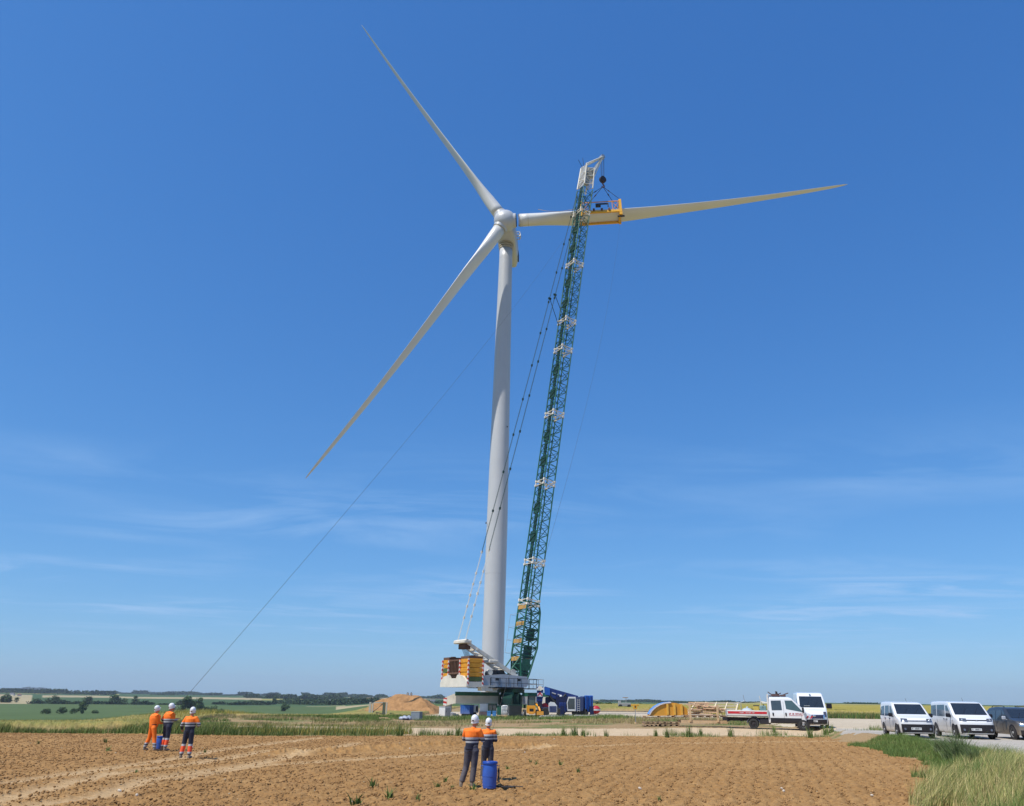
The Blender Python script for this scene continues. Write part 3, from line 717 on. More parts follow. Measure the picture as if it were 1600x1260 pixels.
# operator cab on the far front corner
b = MB(); b.m = 0; b.prism([(.3, 3.5), (1.8, 3.5), (2.0, 4.4), (1.6, 5.0), (.3, 5.0)], 1.7, 2.8); cb = b.build('operator_cab', [cwhite], so)
b = MB(); b.prism([(.5, 4.2), (1.93, 4.3), (1.65, 4.9), (.5, 4.9)], 1.69, 2.81); b.build('cab_glass', glassm(), cb)
# counterweights: white tray, two stacks of yellow and green slabs, winch gear between
cw = MB(); cw.m = 0
cw.prism([(-3.5, 3.35), (3.5, 3.35), (3.5, 3.9), (2.7, 4.55), (1.25, 4.75), (1.0, 4.35), (-.7, 4.35), (-1.0, 4.75), (-2.4, 4.6), (-3.5, 4.0)], -8.3, -8.0, 'x')
cw.box((-7.1, 0, 3.65), (1.8, 6.96, .6)); to = cw.build('counterweight_tray', cwhite, crane)
for sy, y0, y1 in ((1, 1.75, 3.45), (-1, -3.45, -1.25)):
    for i in range(5):
        b = MB(); z0 = 4.0 + i * .52; b.box((-7.1, (y0 + y1) / 2, z0 + .25), (1.9 - .1 * (i % 2), y1 - y0, .49), bev=.04)
        b.build('counterweight_slab', cgrn if (i == 2 and sy > 0) or (i == 0 and sy < 0) else cyel, crane)
    b = MB(); ym = y0 if sy < 0 else y1
    for (x, yy) in ((-8.12, y0), (-8.12, y1), (-6.1, y0), (-6.1, y1)): b.box((x, yy, 5.0), (.16, .16, 3.1))
    b.each('stack_post', redwhite, crane)
    b = MB(); b.box((-7.1, (y0 + y1) / 2, 6.72), (1.9, y1 - y0 - .1, .28)); b.box((-7.1, (y0 + y1) / 2, 6.9), (.5, .5, .16)); b.build('stack_cap', rust, crane)
b = MB(); b.box((-7.2, .25, 5.45), (1.5, 2.6, 1.9)); 
for k in range(7): b.box((-8.02, -.85 + k * .38, 5.6), (.14, .09, 1.9))
b.box((-8.0, .25, 6.45), (.2, 2.9, .2)); b.tube((-8.1, -1.0, 4.9), (-8.1, 1.5, 4.9), .12); b.build('hoist_gear', rust, crane)
b = MB(); b.m = 0; b.box((-5.2, 0, 3.5), (2.4, 5.4, .22)); b.box((-5.0, -2.2, 3.2), (1.6, .9, .5)); b.box((-3.8, -1.6, 3.1), (1.2, .8, .5)); b.build('counterweight_carrier', cwhite, crane)
# mast (rear A-frame)
MT = Vector((-7.0, 0, 8.55)); MF = Vector((.6, 0, 4.5))
b = MB()
for y in (-.85, .85):
    a = MF + Vector((0, y * 1.35, 0)); c = MT + Vector((0, y, 0)); dd = (c - a)
    q_ = dd.to_track_quat('X', 'Z').to_matrix(); L_ = dd.length
    b.prism([(0, -.16), (L_ * .3, -.28), (L_, -.2), (L_, .16), (L_ * .3, .22), (0, .16)], -.12, .12, 'y', q_, a)
for t in (.25, .45, .65, .82):
    p = MF.lerp(MT, t); b.box(p, (.2, 2.2, .25)); p2 = MF.lerp(MT, t + .1); b.tube(p + Vector((0, -1, 0)), p2 + Vector((0, .9, 0)), .06, n=6)
mo = b.build('mast', cwhite, crane)
b = MB(); b.box(MT + Vector((-.25, 0, .1)), (1.1, 2.9, .42), bev=.08); b.tube(MT + Vector((-.4, -1.5, .2)), MT + Vector((-.4, 1.5, .2)), .2); b.build('mast_head', cwhite, mo)
b = MB(); b.box(MF.lerp(MT, .52) + Vector((0, 0, -.15)), (1.3, 2.5, .35), bev=.06); b.build('mast_crossbeam', cwhite, mo)
b = MB(); b.box(MT + Vector((.05, 0, -.45)), (.8, 1.8, .6), bev=.05); b.build('sheave_block', rust, mo)
b = MB()
for k in range(9):
    y = -.8 + k * .2; b.tube(MT + Vector((.1, y, -.6)), Vector((-6.3, y * .7, 6.5)), .022, n=4)
b.build('hoist_rope', dark_m, mo)
# boom: solved from the pixels of its foot and head
FOOT = Vector((1.1, 0, 4.0))
def boom_at(px, py):        # point of the boom's vertical plane (crane y = 0) seen at a pixel
    r = ray(px, py); o = Vector((0, 0, EYE)); n_ = Rc @ Vector((0, 1, 0)); t = (O - o).dot(n_) / r.dot(n_)
    return loc(o + r * t)
HEAD = boom_at(914, 296)
bd = (HEAD - FOOT).normalized(); by = Vector((0, 1, 0)); bn = by.cross(bd).normalized()
if bn.x < 0: bn = -bn       # bn: towards the load side
BL = (HEAD - FOOT).length
HW, HH = 1.05, .9
def P(s, y, n_): return FOOT + bd * s + by * y + bn * n_
def lattice(s0, s1, n, hw0, hh0, hw1, hh1, name, m, rc=.095, rd=.048, faces='all'):
    b = MB()
    def q4(s):
        t = (s - s0) / (s1 - s0); w_, h_ = hw0 + (hw1 - hw0) * t, hh0 + (hh1 - hh0) * t
        return [P(s, -w_, -h_), P(s, w_, -h_), P(s, w_, h_), P(s, -w_, h_)]
    for k in range(4): b.tube(q4(s0)[k], q4(s1)[k], rc, n=8)
    for i in range(n):
        a = q4(s0 + (s1 - s0) * i / n); c = q4(s0 + (s1 - s0) * (i + 1) / n)
        for k in range(4):
            k2 = (k + 1) % 4
            if i % 2: b.tube(a[k], c[k2], rd, n=5, cap=False)
            else: b.tube(a[k2], c[k], rd, n=5, cap=False)
            if i: b.tube(a[k], a[k2], rd * .8, n=5, cap=False)
    return b.build(name, m, crane, True)
SPL = [boom_at(*p) for p in ((828, 943), (837, 880), (853, 757), (868, 650), (881, 549), (887, 505), (899, 416), (908, 335))]
ss = [(p - FOOT).dot(bd) for p in SPL]
print('BOOM', BL, HEAD, ss)
s_f = ss[0]
fo = MB()
# foot section: deeper box that narrows to the hinge
def q4f(s):
    t = s / s_f; h0 = .35 + .75 * min(1, t / .45); w_ = 1.15 + (HW - 1.15) * t
    hb = h0 if t < .45 else 1.1 + (HH - 1.1) * (t - .45) / .55
    return [P(s, -w_, -min(hb, HH)), P(s, w_, -min(hb, HH)), P(s, w_, hb * (1.35 if .1 < t < .9 else 1)), P(s, -w_, hb * (1.35 if .1 < t < .9 else 1))]
sf = [s_f * t for t in (0, .12, .22, .33, .45, .56, .67, .78, .89, 1)]
for i in range(len(sf) - 1):
    a = q4f(sf[i]); c = q4f(sf[i + 1])
    for k in range(4):
        fo.tube(a[k], c[k], .13, n=8); fo.tube(a[k], c[(k + 1) % 4], .06, n=6, cap=False)
        if k in (1, 3): fo.tube(a[(k + 1) % 4], c[k], .05, n=6, cap=False)
        fo.tube(c[k], c[(k + 1) % 4], .07, n=6, cap=False)
fo.box(P(s_f * .22, -1.12, .1), (1.2, .1, 1.4)); fo.box(P(s_f * .22, 1.12, .1), (1.2, .1, 1.4))
fobj = fo.build('boom_foot', green_m, crane, True)
b = MB()
for s in (.28, .5, .72, .93):
    p = P(s_f * s, 0, -HH - .02); q_ = Matrix((by, bn, bd)).transposed(); b.box(p, (2.0, .12, .5), M=q_)
b.each('tie_plate', mat('ochre_plate', (.42, .24, .06), .6), fobj)
b = MB()
q_ = Matrix((by, bn, bd)).transposed()
for s, n_, w_, h_ in ((.15, .3, 1.5, 1.3), (.38, .5, 1.3, 1.6), (.6, .6, 1.2, 1.5)): b.box(P(s_f * s, -.4, n_), (w_, .5, h_), M=q_)
b.each('boom_winch_box', green_d, fobj)
b = MB(); 
for s in (.34, .5, .66, .82): b.tube(P(s_f * s, -1.2, -1.9), P(s_f * s, 1.2, -1.9), .02, n=4); b.tube(P(s_f * s, -1.2, -1.9), P(s_f * s, -1.2, -.9), .02, n=4); b.tube(P(s_f * s, 1.2, -1.9), P(s_f * s, 1.2, -.9), .02, n=4)
for y in (-1.2, 1.2): b.tube(P(s_f * .34, y, -1.9), P(s_f * .82, y, -1.9), .02, n=4)
b.build('safety_cage', cgrey, fobj)
for y in (-1.0, 1.0):   # boom back-stop struts
    b = MB(); b.tube(Vector((-1.2, y, 4.8)), P(s_f * .30, y, -.9), .09, n=8); b.tube(Vector((-1.2, y, 4.8)), Vector((-1.2, y, 4.8)).lerp(P(s_f * .30, y, -.9), .5), .14, n=8); b.build('backstop', green_m, crane)
allS = ss + [BL]
gm = [green_m]
for i in range(len(allS) - 1):
    s0, s1 = allS[i] + .35, allS[i + 1] - .35
    nb = max(3, round((s1 - s0) / 1.15)); o = lattice(s0, s1, nb, HW, HH, HW, HH, 'boom_section', green_m)
    b = MB()   # dark rope and pendant bundle lying along the back of the section
    b.box(P((s0 + s1) / 2, .1, -HH + .2), (.62, .16, s1 - s0 + .6), M=q_)
    for t in (.3, .68):
        s = s0 + (s1 - s0) * t
        if s1 - s0 > 7: b.box(P(s, .1, -HH + .16), (1.35, .2, 1.5), M=q_)
    b.build('rope_bundle', green_d, o)
for s in ss:
    b = MB()
    for ds in (-.32, .32):
        c4 = [P(s + ds, -HW, -HH), P(s + ds, HW, -HH), P(s + ds, HW, HH), P(s + ds, -HW, HH)]
        for k in range(4): b.tube(c4[k], c4[(k + 1) % 4], .065, n=6)
        for p in c4: b.box(p, (.27, .27, .3), M=q_)
    c0 = [P(s - .32, -HW, -HH), P(s - .32, HW, -HH), P(s - .32, HW, HH), P(s - .32, -HW, HH)]; c1 = [p + bd * .64 for p in c0]
    for k in range(4): b.tube(c0[k], c1[k], .09, n=6); b.tube(c0[k], c1[(k + 1) % 4], .06, n=5)
    b.build('section_joint', cwhite, crane)
# head: white sheathed top with the nose beam
NOSE = boom_at(941, 246); T1 = boom_at(916, 262)
hs_ = (T1 - FOOT).dot(bd)
ho = lattice(BL + .1, hs_, 5, HW * .98, HH, HW * .8, HH * .95, 'boom_head', cwhite, .13, .06)
b = MB(); b.box(P((BL + hs_) / 2, 0, -HH * .9), (1.5, .1, hs_ - BL), M=q_); b.box(P((BL + hs_) / 2 + .6, 0, .1), (.5, .9, (hs_ - BL) * .8), M=q_); b.each('head_plate', cgrey, ho)
b = MB()
for y in (-.7, .7):
    b.tube(P(hs_, y, -HH), NOSE + by * y * .35, .13, n=8); b.tube(P(hs_ - 2.4, y, HH), NOSE + by * y * .35, .11, n=8); b.tube(P(hs_, y, HH), NOSE + by * y * .35, .06, n=8); b.tube(P(hs_, y, HH), P(hs_ - 2.4, y, -HH), .08, n=8)
for t in (.3, .6, .85): b.tube(P(hs_, -.6, -HH).lerp(NOSE, t), P(hs_, .6, -HH).lerp(NOSE, t), .07, n=6)
b.box(P(hs_ - 1.0, 0, .5), (1.0, 1.2, 1.6), M=q_)
b.build('head_nose', cwhite, ho)
b = MB(); b.tube(NOSE + by * -.35, NOSE + by * .35, .42, n=24); b.tube(P(hs_ - .3, -.5, .75), P(hs_ - .3, .5, .75), .45, n=24); b.each('head_sheave', steel_m, ho)
b = MB(); b.tube(P(hs_, 0, -HH), P(hs_, 0, -HH) + Vector((-.2, 0, 1.6)), .04); b.tube(P(hs_, .4, -HH), P(hs_, .4, -HH) + Vector((-.9, 0, 1.2)), .04); b.each('aircraft_light', dark_m, ho)
# pendants from mast to boom head
for y in (-1.0, 1.0):
    a = MT + Vector((-.4, y, .3)); c = P(BL - .4, y * .75, -HH - .05); L_ = (c - a).length; N_ = 13
    b = MB(); w2 = MB()
    pts = []
    for i in range(N_ + 1):
        t = i / N_; p = a.lerp(c, t); p.z -= 4 * .010 * L_ * t * (1 - t) * .55; pts.append(p)
    for i in range(N_):
        for o_ in (-.09, .09):
            (w2 if i < 2 else b).tube(pts[i] + Vector((0, o_, 0)), pts[i + 1] + Vector((0, o_, 0)), .026, n=5)
    for i in range(1, N_):
        (w2 if i < 3 else b).box(pts[i], (.14, .24, .34), M=q_)
    for i in (1.5, .5, .75, 1.25):
        k = int(i); p = pts[k].lerp(pts[k + 1], i - k); w2.box(p, (.13, .22, .3), M=q_)
    po = b.build('pendant', green_d, crane); w2.build('pendant_links', cwhite, po)
b = MB(); pb = P(ss[5] - 1.0, 0, -HH); mid = MT.lerp(P(BL, 0, -HH), .62)
for y in (-.9, .9):
    t = (ss[5]) / BL; a = MT + Vector((-.4, y, .3)); c = P(BL - .4, y * .75, -HH - .05); pp = a.lerp(c, .70); pp.z -= .3
    b.tube(P(ss[5] - .6, y, -HH), pp, .05, n=5); b.box(pp, (.5, .2, .3))
b.build('pendant_support', green_d, crane)
# hoist rope, hook block: hang from the nose
HK = NOSE + Vector((0, 0, 0)); hkp = loc(aty(940, 281, (O + Rc @ NOSE).y)); zh = hkp.z
b = MB()
for dx, dy in ((-.28, -.12), (.28, -.12), (-.28, .12), (.28, .12)): b.tube(NOSE + Vector((dx, dy, 0)), Vector((NOSE.x + dx * .8, dy, zh + .5)), .03, n=5)
b.build('hoist_rope', dark_m, crane)
hb = MB(); hb.tube((NOSE.x, -.28, zh), (NOSE.x, .28, zh), .62, n=24); hb.box((NOSE.x, 0, zh - .1), (.9, .75, 1.0), bev=.15)
ho2 = hb.build('hook_block', mat('hook_block_dark', (.035, .02, .02), .5, .2), crane, True)
b = MB(); b.path([(NOSE.x, 0, zh - .5), (NOSE.x, 0, zh - .95), (NOSE.x + .25, 0, zh - 1.15), (NOSE.x + .28, 0, zh - 1.45), (NOSE.x, 0, zh - 1.65), (NOSE.x - .28, 0, zh - 1.45)], [.12, .12, .13, .14, .12, .06], 8)
b.build('hook', mat('hook_rust', (.10, .035, .02), .6), ho2, True)
HOOKW = O + Rc @ Vector((NOSE.x, 0, zh - 1.5))
print('NOSE world', O + Rc @ NOSE, 'hook', HOOKW)
# ============================================================ YELLOW LIFTING YOKE around the blade
yel = mat('yoke_yellow', (.72, .36, .015), .45, 0, .12, 2)
a_y = (aty(938, 331, 114.5).x - BO.x) / d0.x
ct = BO + d0 * a_y + nrm * (BEND * .09)       # blade axis under the hook
yk = empty('lifting_yoke', ct, 0, 'yellow steel lifting yoke clamped around the loose blade under the hook', 'lifting yoke')
ux, un = d0, nrm; uz = ux.cross(un); uz = uz if uz.z > 0 else -uz
def Y(a, n_, z): return ux * a + un * n_ + uz * z
Mu = Matrix((ux, un, uz)).transposed()
W_, ZB, ZT_ = 1.5, -.75, 1.35
b = MB()
for n_ in (-W_, W_): b.box(Y(.1, n_, ZB), (7.0, .3, .42), M=Mu)
for a in (-3.3, 3.4): b.box(Y(a, 0, ZB - .1), (.35, 2 * W_, .3), M=Mu)
yo = b.build('lower_frame', yel, yk)
for a in (-3.4, 3.5):
    b = MB()
    for n_ in (-W_, W_): b.box(Y(a, n_, .35), (.42, .34, 2.9), M=Mu)
    b.box(Y(a, 0, 1.75), (.42, 2 * W_, .34), M=Mu)
    b.box(Y(a, W_ * .8, -1.25), (.5, .9, .7), M=Mu)
    b.build('clamp_column', yel, yk)
b = MB()
for n_ in (-W_, W_):
    b.box(Y(.05, n_, 1.5), (6.6, .13, .13), M=Mu)
    for a, c in ((-3.2, -2.0), (-2.0, -3.2), (3.3, 2.1), (2.1, 3.3)): b.tube(Y(a, n_, -.5), Y(c, n_, 1.5), .045, n=6)
    for a in (-2.0, 2.1): b.tube(Y(a, n_, -.6), Y(a, n_, 1.5), .055, n=6)
b.build('upper_frame', mat('yoke_orange', (.62, .24, .03), .5), yk)
b = MB(); b.box(Y(-.4, W_ + .2, .55), (.9, .4, .6), M=Mu); b.box(Y(.6, W_ + .2, .85), (1.6, .25, .16), M=Mu); b.box(Y(1.35, W_ + .2, .55), (.16, .25, .7), M=Mu)
b.build('hydraulic_unit', dark_m, yk)
for a in (-3.4, 3.5):
    b = MB(); b.tube(Y(a - .6, W_ * .8, -1.7), Y(a + .6, W_ * .8, -1.7), .16, n=10); b.build('roller', dark_m, yk)
for a in (-1.2, .2, 1.5): b = MB(); b.box(Y(a, W_ + .1, -.4), (.35, .4, .5), M=Mu); b.build('clamp_pad', rust, yk)
for sx in (-1, 1):
    for n_ in (-W_, W_):
        b = MB(); e = Y(3.45 * sx + .05, n_, 1.9); h = HOOKW - ct; b.tube(h, e, .045, n=6); b.tube(h.lerp(e, .3), h.lerp(e, .38), .10, n=6); b.build('sling', dark_m, yk)
# white control hose hanging along the blade root side
YOKE_L = ct + Y(-3.4, W_, -.9); YOKE_R = ct + Y(3.5, W_, -1.6)
b = MB(); b.path([ct + Y(-3.4, 1.6, .2), ct + Y(-5.2, 1.6, .0), ct + Y(-7.2, 1.5, -.2), ct + Y(-9.5, 1.5, .1), ct + Y(-11.0, 1.3, .8)], .04, 6)
o = b.build('hose', mat('pale_hose', (.5, .4, .3), .6)); tag(o, 'thin hose looped from the yellow yoke along the blade', 'hose')

# ============================================================ VEHICLES
car_white = mat('van_white', (.74, .75, .76), .22, 0, .03, .8, coat=.6, dirt=.55)
car_dark = mat('car_dark_grey', (.040, .048, .060), .3, .2, .08, 1, coat=.5, dirt=.65)
plastic = mat('black_plastic', (.014, .014, .020), .55, 0, .15, 4, dirt=.05, spec=.25)
glass = glassm(); glass2 = mat('side_glass', (.05, .065, .075), .06, 0, .15, spec=.9)
tyre_m = mat('tyre', (.028, .027, .026), .85, 0, .2, 8); rim_m = mat('steel_rim', (.30, .30, .29), .45, .4, .15, 8)
lamp_m = mat('headlight_glass', (.12, .14, .19), .12, .2, .35, 12, spec=.9); chrome = mat('chrome', (.65, .66, .68), .2, .9, .05)
plate_m = mat('plate_white', (.62, .62, .6), .5, 0, .05); ink = mat('plate_ink', (.06, .06, .07), .7); red_m = mat('signal_red', (.48, .02, .03), .5, 0, .1)
class Body:
    """a car body from a top line, a plan and a tumblehome; point(a, b, c) maps a cube onto it (x forward, z up)"""
    def __init__(s, L, W, top, zb=.24, belt=.95, tum=.13, nose=.22, tail=.04, rnd=(.10, .12, .10)):
        s.L, s.W, s.top, s.zb, s.belt, s.tum, s.nose, s.tail, s.r = L, W, top, zb, belt, tum, nose, tail, rnd; s.H = max(z for x, z in top)
    def pt(s, a, b, c):
        r = (s.r[0] * 2 / s.L * 1.6, s.r[1] * 2 / s.W, s.r[2] * 2 / s.H)
        p = [a, b, c]; i = [max(-1 + r[k], min(1 - r[k], p[k])) for k in range(3)]; d = [(p[k] - i[k]) / r[k] for k in range(3)]
        l = math.sqrt(sum(t * t for t in d))
        if l > 1: d = [t / l for t in d]
        a, b, c = [i[k] + d[k] * r[k] for k in range(3)]
        x = a * s.L / 2; zt = np.interp(x, [q[0] for q in s.top], [q[1] for q in s.top])
        z = s.zb + (zt - s.zb) * (c + 1) / 2
        wz = s.W / 2 * (1 - s.tum * max(0, (z - s.belt) / (s.H - s.belt)) ** 1.25) * (1 - .03 * max(0, (.55 - z) / .3))
        f = max(0, (a - .72) / .28); bk = max(0, (-a - .8) / .2)
        wz *= 1 - .10 * f * f - .03 * bk
        y = b * wz
        x -= s.nose * abs(b) ** 3 * max(0, (a - .5) / .5) + s.tail * abs(b) ** 4 * max(0, (-a - .5) / .5) * -1
        if a > .7: x -= .10 * ((z - .62) / .5) ** 2 * (a - .7) / .3
        return Vector((x, y, z))
    def a_of(s, x): return 2 * x / s.L
    def side(s, x, z, sg, off):      # point on a flank at x and height z
        a = s.a_of(x); zt = np.interp(x, [q[0] for q in s.top], [q[1] for q in s.top])
        c = min(.97, 2 * (z - s.zb) / (zt - s.zb) - 1); p = s.pt(a, sg, c); return Vector((x, p.y + sg * off, z))
    def mesh(s, na=90, nb=22, nc=26):
        b = MB()
        A = np.linspace(-1, 1, na); B = np.linspace(-1, 1, nb); C_ = np.linspace(-1, 1, nc)
        def sheet(f, U, Vv):
            vs = [s.pt(*f(u, v)) for u in U for v in Vv]; n = len(Vv)
            b.add(vs, [(i * n + j, (i + 1) * n + j, (i + 1) * n + j + 1, i * n + j + 1) for i in range(len(U) - 1) for j in range(n - 1)])
        sheet(lambda u, v: (u, v, 1), A, B); sheet(lambda u, v: (u, v, -1), A, B)
        for g in (-1, 1):
            sheet(lambda u, v: (u, g, v), A, C_); sheet(lambda u, v: (g, u, v), B, C_)
        return b
def skin(f, nu, nv, th=.0):
    """patch of points f(u, v), u and v in 0..1"""
    b = MB(); vs = [f(i / nu, j / nv) for i in range(nu + 1) for j in range(nv + 1)]
    return b.add(vs, [(i * (nv + 1) + j, (i + 1) * (nv + 1) + j, (i + 1) * (nv + 1) + j + 1, i * (nv + 1) + j + 1) for i in range(nu) for j in range(nv)])
def merge(o):
    import bmesh
    bm = bmesh.new(); bm.from_mesh(o.data); bmesh.ops.remove_doubles(bm, verts=bm.verts, dist=.0015); bmesh.ops.recalc_face_normals(bm, faces=bm.faces); bm.to_mesh(o.data); bm.free()
    o.data.polygons.foreach_set('use_smooth', [True] * len(o.data.polygons))
def quad_side(B, pts, sg, off, n=8):
    """side window or panel given by four (x, z) corners, clockwise"""
    (x0, z0), (x1, z1), (x2, z2), (x3, z3) = pts
    def f(u, v):
        xa, za = x0 + (x3 - x0) * u, z0 + (z3 - z0) * u; xb, zb_ = x1 + (x2 - x1) * u, z1 + (z2 - z1) * u
        return B.side(xa + (xb - xa) * v, za + (zb_ - za) * v, sg, off)
    return skin(f, n, n)
def front_patch(B, y0, y1, z0, z1, off, n=10, a=1.0, zf=None):
    def f(u, v):
        y = y0 + (y1 - y0) * u; z = z0 + (z1 - z0) * v
        if zf: z += zf(y)
        zt = np.interp(B.L / 2 * a, [q[0] for q in B.top], [q[1] for q in B.top]); c = 2 * (z - B.zb) / (zt - B.zb) - 1
        p = B.pt(1, max(-1, min(1, y / (B.W / 2 * .9))), min(c, 1)); return Vector((p.x + off, p.y, z))
    return skin(f, n, 4)
def wheel(r, wd, name, parent, loc, sg, rim=rim_m, rr_=.62):
    b = MB(); M = Matrix.Rotation(math.pi / 2, 3, 'X')
    b.lathe([(r * .60, 0), (r * .60, -wd / 2), (r * .93, -wd / 2), (r, -wd / 2 + .03), (r, wd / 2 - .03), (r * .93, wd / 2), (r * .60, wd / 2), (r * .60, 0)], (0, 0, 0), 28, M)
    t = b.build(name, tyre_m, parent, True); t.location = loc
    b = MB(); yo = -sg * 0
    M2 = Matrix.Rotation(-math.pi / 2 * sg, 3, 'X')
    b.lathe([(r * rr_, wd / 2 - .03), (r * rr_, wd / 2 + .004), (r * .52, wd / 2 - .03), (r * .30, wd / 2 - .05), (r * .22, wd / 2 + .0), (.02, wd / 2 + .01)], (0, 0, 0), 24, M2)
    rm = b.build('rim', rim, t, True)
    b = MB(); 
    for k in range(7):
        a = k * 2 * math.pi / 7; b.tube(M2 @ Vector((math.cos(a) * r * .43, math.sin(a) * r * .43, wd / 2 - .045)), M2 @ Vector((math.cos(a) * r * .43, math.sin(a) * r * .43, wd / 2 - .02)), r * .06, n=8)
    b.build('rim_holes', plastic, t)
    return t
def glyphs(b, x0, x1, z0, z1, y, n, sg=1, axis='y', rs=3):
    """a line of small illegible letters"""
    rr2 = random.Random(rs); cw_ = (x1 - x0) / n; h = z1 - z0
    for i in range(n):
        if rr2.random() < .14: continue
        xa = x0 + cw_ * (i + .12); xb = x0 + cw_ * (i + .84); t = cw_ * .2
        segs = [(xa, xa + t, z0, z1)]
        if rr2.random() < .6: segs.append((xb - t, xb, z0, z1))
        if rr2.random() < .7: segs.append((xa, xb, z1 - h * .2, z1))
        if rr2.random() < .7: segs.append((xa, xb, z0 + h * .4, z0 + h * .58))
        if rr2.random() < .6: segs.append((xa, xb, z0, z0 + h * .2))
        for (p, q_, r_, s_) in segs:
            if axis == 'y': b.box(((p + q_) / 2, y, (r_ + s_) / 2), (q_ - p, .004, s_ - r_))
            else: b.box((y, (p + q_) / 2, (r_ + s_) / 2), (.004, q_ - p, s_ - r_))
def chevrons(parent, x, y, z, s, m):
    for k in range(2):
        b = MB(); z0 = z + k * s * .42
        b.prism([(-s, z0 - s * .5), (0, z0), (s, z0 - s * .5), (s, z0 - s * .28), (0, z0 + s * .24), (-s, z0 - s * .28)], x, x + .012, 'x', c=(0, y, 0)); b.build('chevron', m, parent)
def vehicle(name, label, cat, loc, head, B, wheels, paint, sidewins, screen, front, group=None, doors=(), wr=.33, sliding=None):
    v = empty(name, loc, head, label, cat, group)
    bo = B.mesh().build('body', paint, v, True); merge(bo)
    # windscreen on the sloping front of the roof line
    x0, x1, hb = screen
    def ws(u, t):
        x = x0 + (x1 - x0) * u; yy = (-1 + 2 * t) * (hb + (.04 if u < .5 else .02) * 0)
        p = B.pt(B.a_of(x), yy, 1); q_ = B.pt(B.a_of(x + .02), yy, 1); n_ = Vector((-(q_.z - p.z), 0, q_.x - p.x)).normalized()
        return p + n_ * (.012 if n_.z > 0 else -.012)
    o = skin(ws, 10, 18).build('windscreen', glass, v, True)
    b = MB(); p = ws(.97, .25); q_ = ws(.45, .42); b.tube(p, q_, .012, n=5); p = ws(.97, .6); q_ = ws(.45, .8); b.tube(p, q_, .012, n=5); b.each('wiper', plastic, o)
    for sg in (-1, 1):
        for pts in sidewins:
            quad_side(B, pts, sg, .007).build('side_window', glass2, v, True)
        for (x, z) in doors:
            b = MB(); p = B.side(x, z, sg, .02); b.box(p, (.16, .04, .045), bev=.01); b.build('door_handle', plastic if name != 'dark_car' else car_dark, v)
        if sliding:
            for xs_ in sliding:
                b = MB(); b.path([B.side(xs_, z, sg, .003) for z in np.linspace(.42, B.belt + .02, 8)], .007, 4); b.build('door_gap', plastic, bo)
    for x in wheels:
        for sg in (-1, 1):
            yw = B.side(x, .5, sg, 0).y
            b = MB(); M2 = Matrix.Rotation(-math.pi / 2 * sg, 3, 'X')
            b.lathe([(.02, -.02), (wr * 1.22, -.02), (wr * 1.22, .005), (wr * 1.16, .009), (.02, .009)], (x, yw, wr + .02), 28, M2); b.build('wheel_arch', plastic, bo)
            wheel(wr, .21, 'wheel', v, (x, yw - sg * .075, wr), sg)
    front(v, B)
    return v
def mirror(v, B, x, z, m=plastic, s=1.0):
    for sg in (-1, 1):
        b = MB(); p = B.side(x, z, sg, 0); b.box(p + Vector((0, sg * .15 * s, .05)), (.12, .22 * s, .2 * s), bev=.04); b.box(p + Vector((0, sg * .04, -.03)), (.07, .12, .05)); b.build('wing_mirror', m, v)
def plate(v, B, y, z, n=9):
    p = front_patch(B, y - .01, y + .01, z, z + .01, 0).v[0][0]
    b = MB(); b.box((p + .03, y, z), (.012, .52, .12)); o = b.build('number_plate', plate_m, v)
    b = MB(); glyphs(b, y - .22, y + .22, z - .036, z + .036, p + .0385, n, axis='x'); b.build('plate_lettering', ink, o)
def mpv_front(bar=1, lz=.93, bz=.70, plz=.50):
    def f(v, B):
        w2 = B.W / 2
        front_patch(B, -w2 * .89, w2 * .89, B.zb + .0, bz, .016, 16, zf=lambda y: 0).build('bumper', plastic, v, True)
        for sg in (-1, 1):   # bumper corners wrap round to the wheel arch
            quad_side(B, [(B.L / 2 - .62, B.zb + .02), (B.L / 2 - .62, bz - .05), (B.L / 2 - .30, bz), (B.L / 2 - .26, B.zb + .02)], sg, .012).build('bumper_corner', plastic, v, True)
        for sg in (-1, 1):
            o = front_patch(B, sg * w2 * .52, sg * w2 * .885, lz - .10, lz + .07, .015, 8, zf=lambda y: .05 * (abs(y) / w2 - .5)).build('headlight', lamp_m, v, True)
            b = MB(); p = o.data.vertices[22].co; b.ell((p.x + .01, p.y, p.z), (.03, .06, .045)); b.build('lamp_bulb', chrome, o, True)
        for z in ((lz - .035,) if bar == 1 else (lz - .02,)):
            front_patch(B, -w2 * .52, w2 * .52, z - .03, z + .03, .014, 12).build('grille_bar', mat('grille_grey', (.06, .06, .08), .3, .4), v, True)
        p = front_patch(B, -.01, .01, lz, lz + .01, 0).v[0][0]
        chevrons(v, p + .012, 0, lz - .06, .075, chrome)
        b = MB()
        for z in (.36, .42): b.box((p + .035, 0, z), (.01, w2 * 1.1, .015))
        b.build('lower_grille', mat('grille_dark', (.008, .008, .01), .6), v)
        b = MB(); b.box((p + .02, 0, .30), (.02, w2 * 1.0, .02)); b.build('chrome_strip', chrome, v)
        plate(v, B, -.10, plz)
        for sg in (-1, 1):
            b = MB(); q_ = front_patch(B, sg * w2 * .70, sg * w2 * .72, .5, .51, 0).v[0]; b.tube((q_[0] - .02, q_[1], .48), (q_[0] + .03, q_[1], .48), .06, n=14); b.build('fog_lamp', lamp_m, v)
    return f
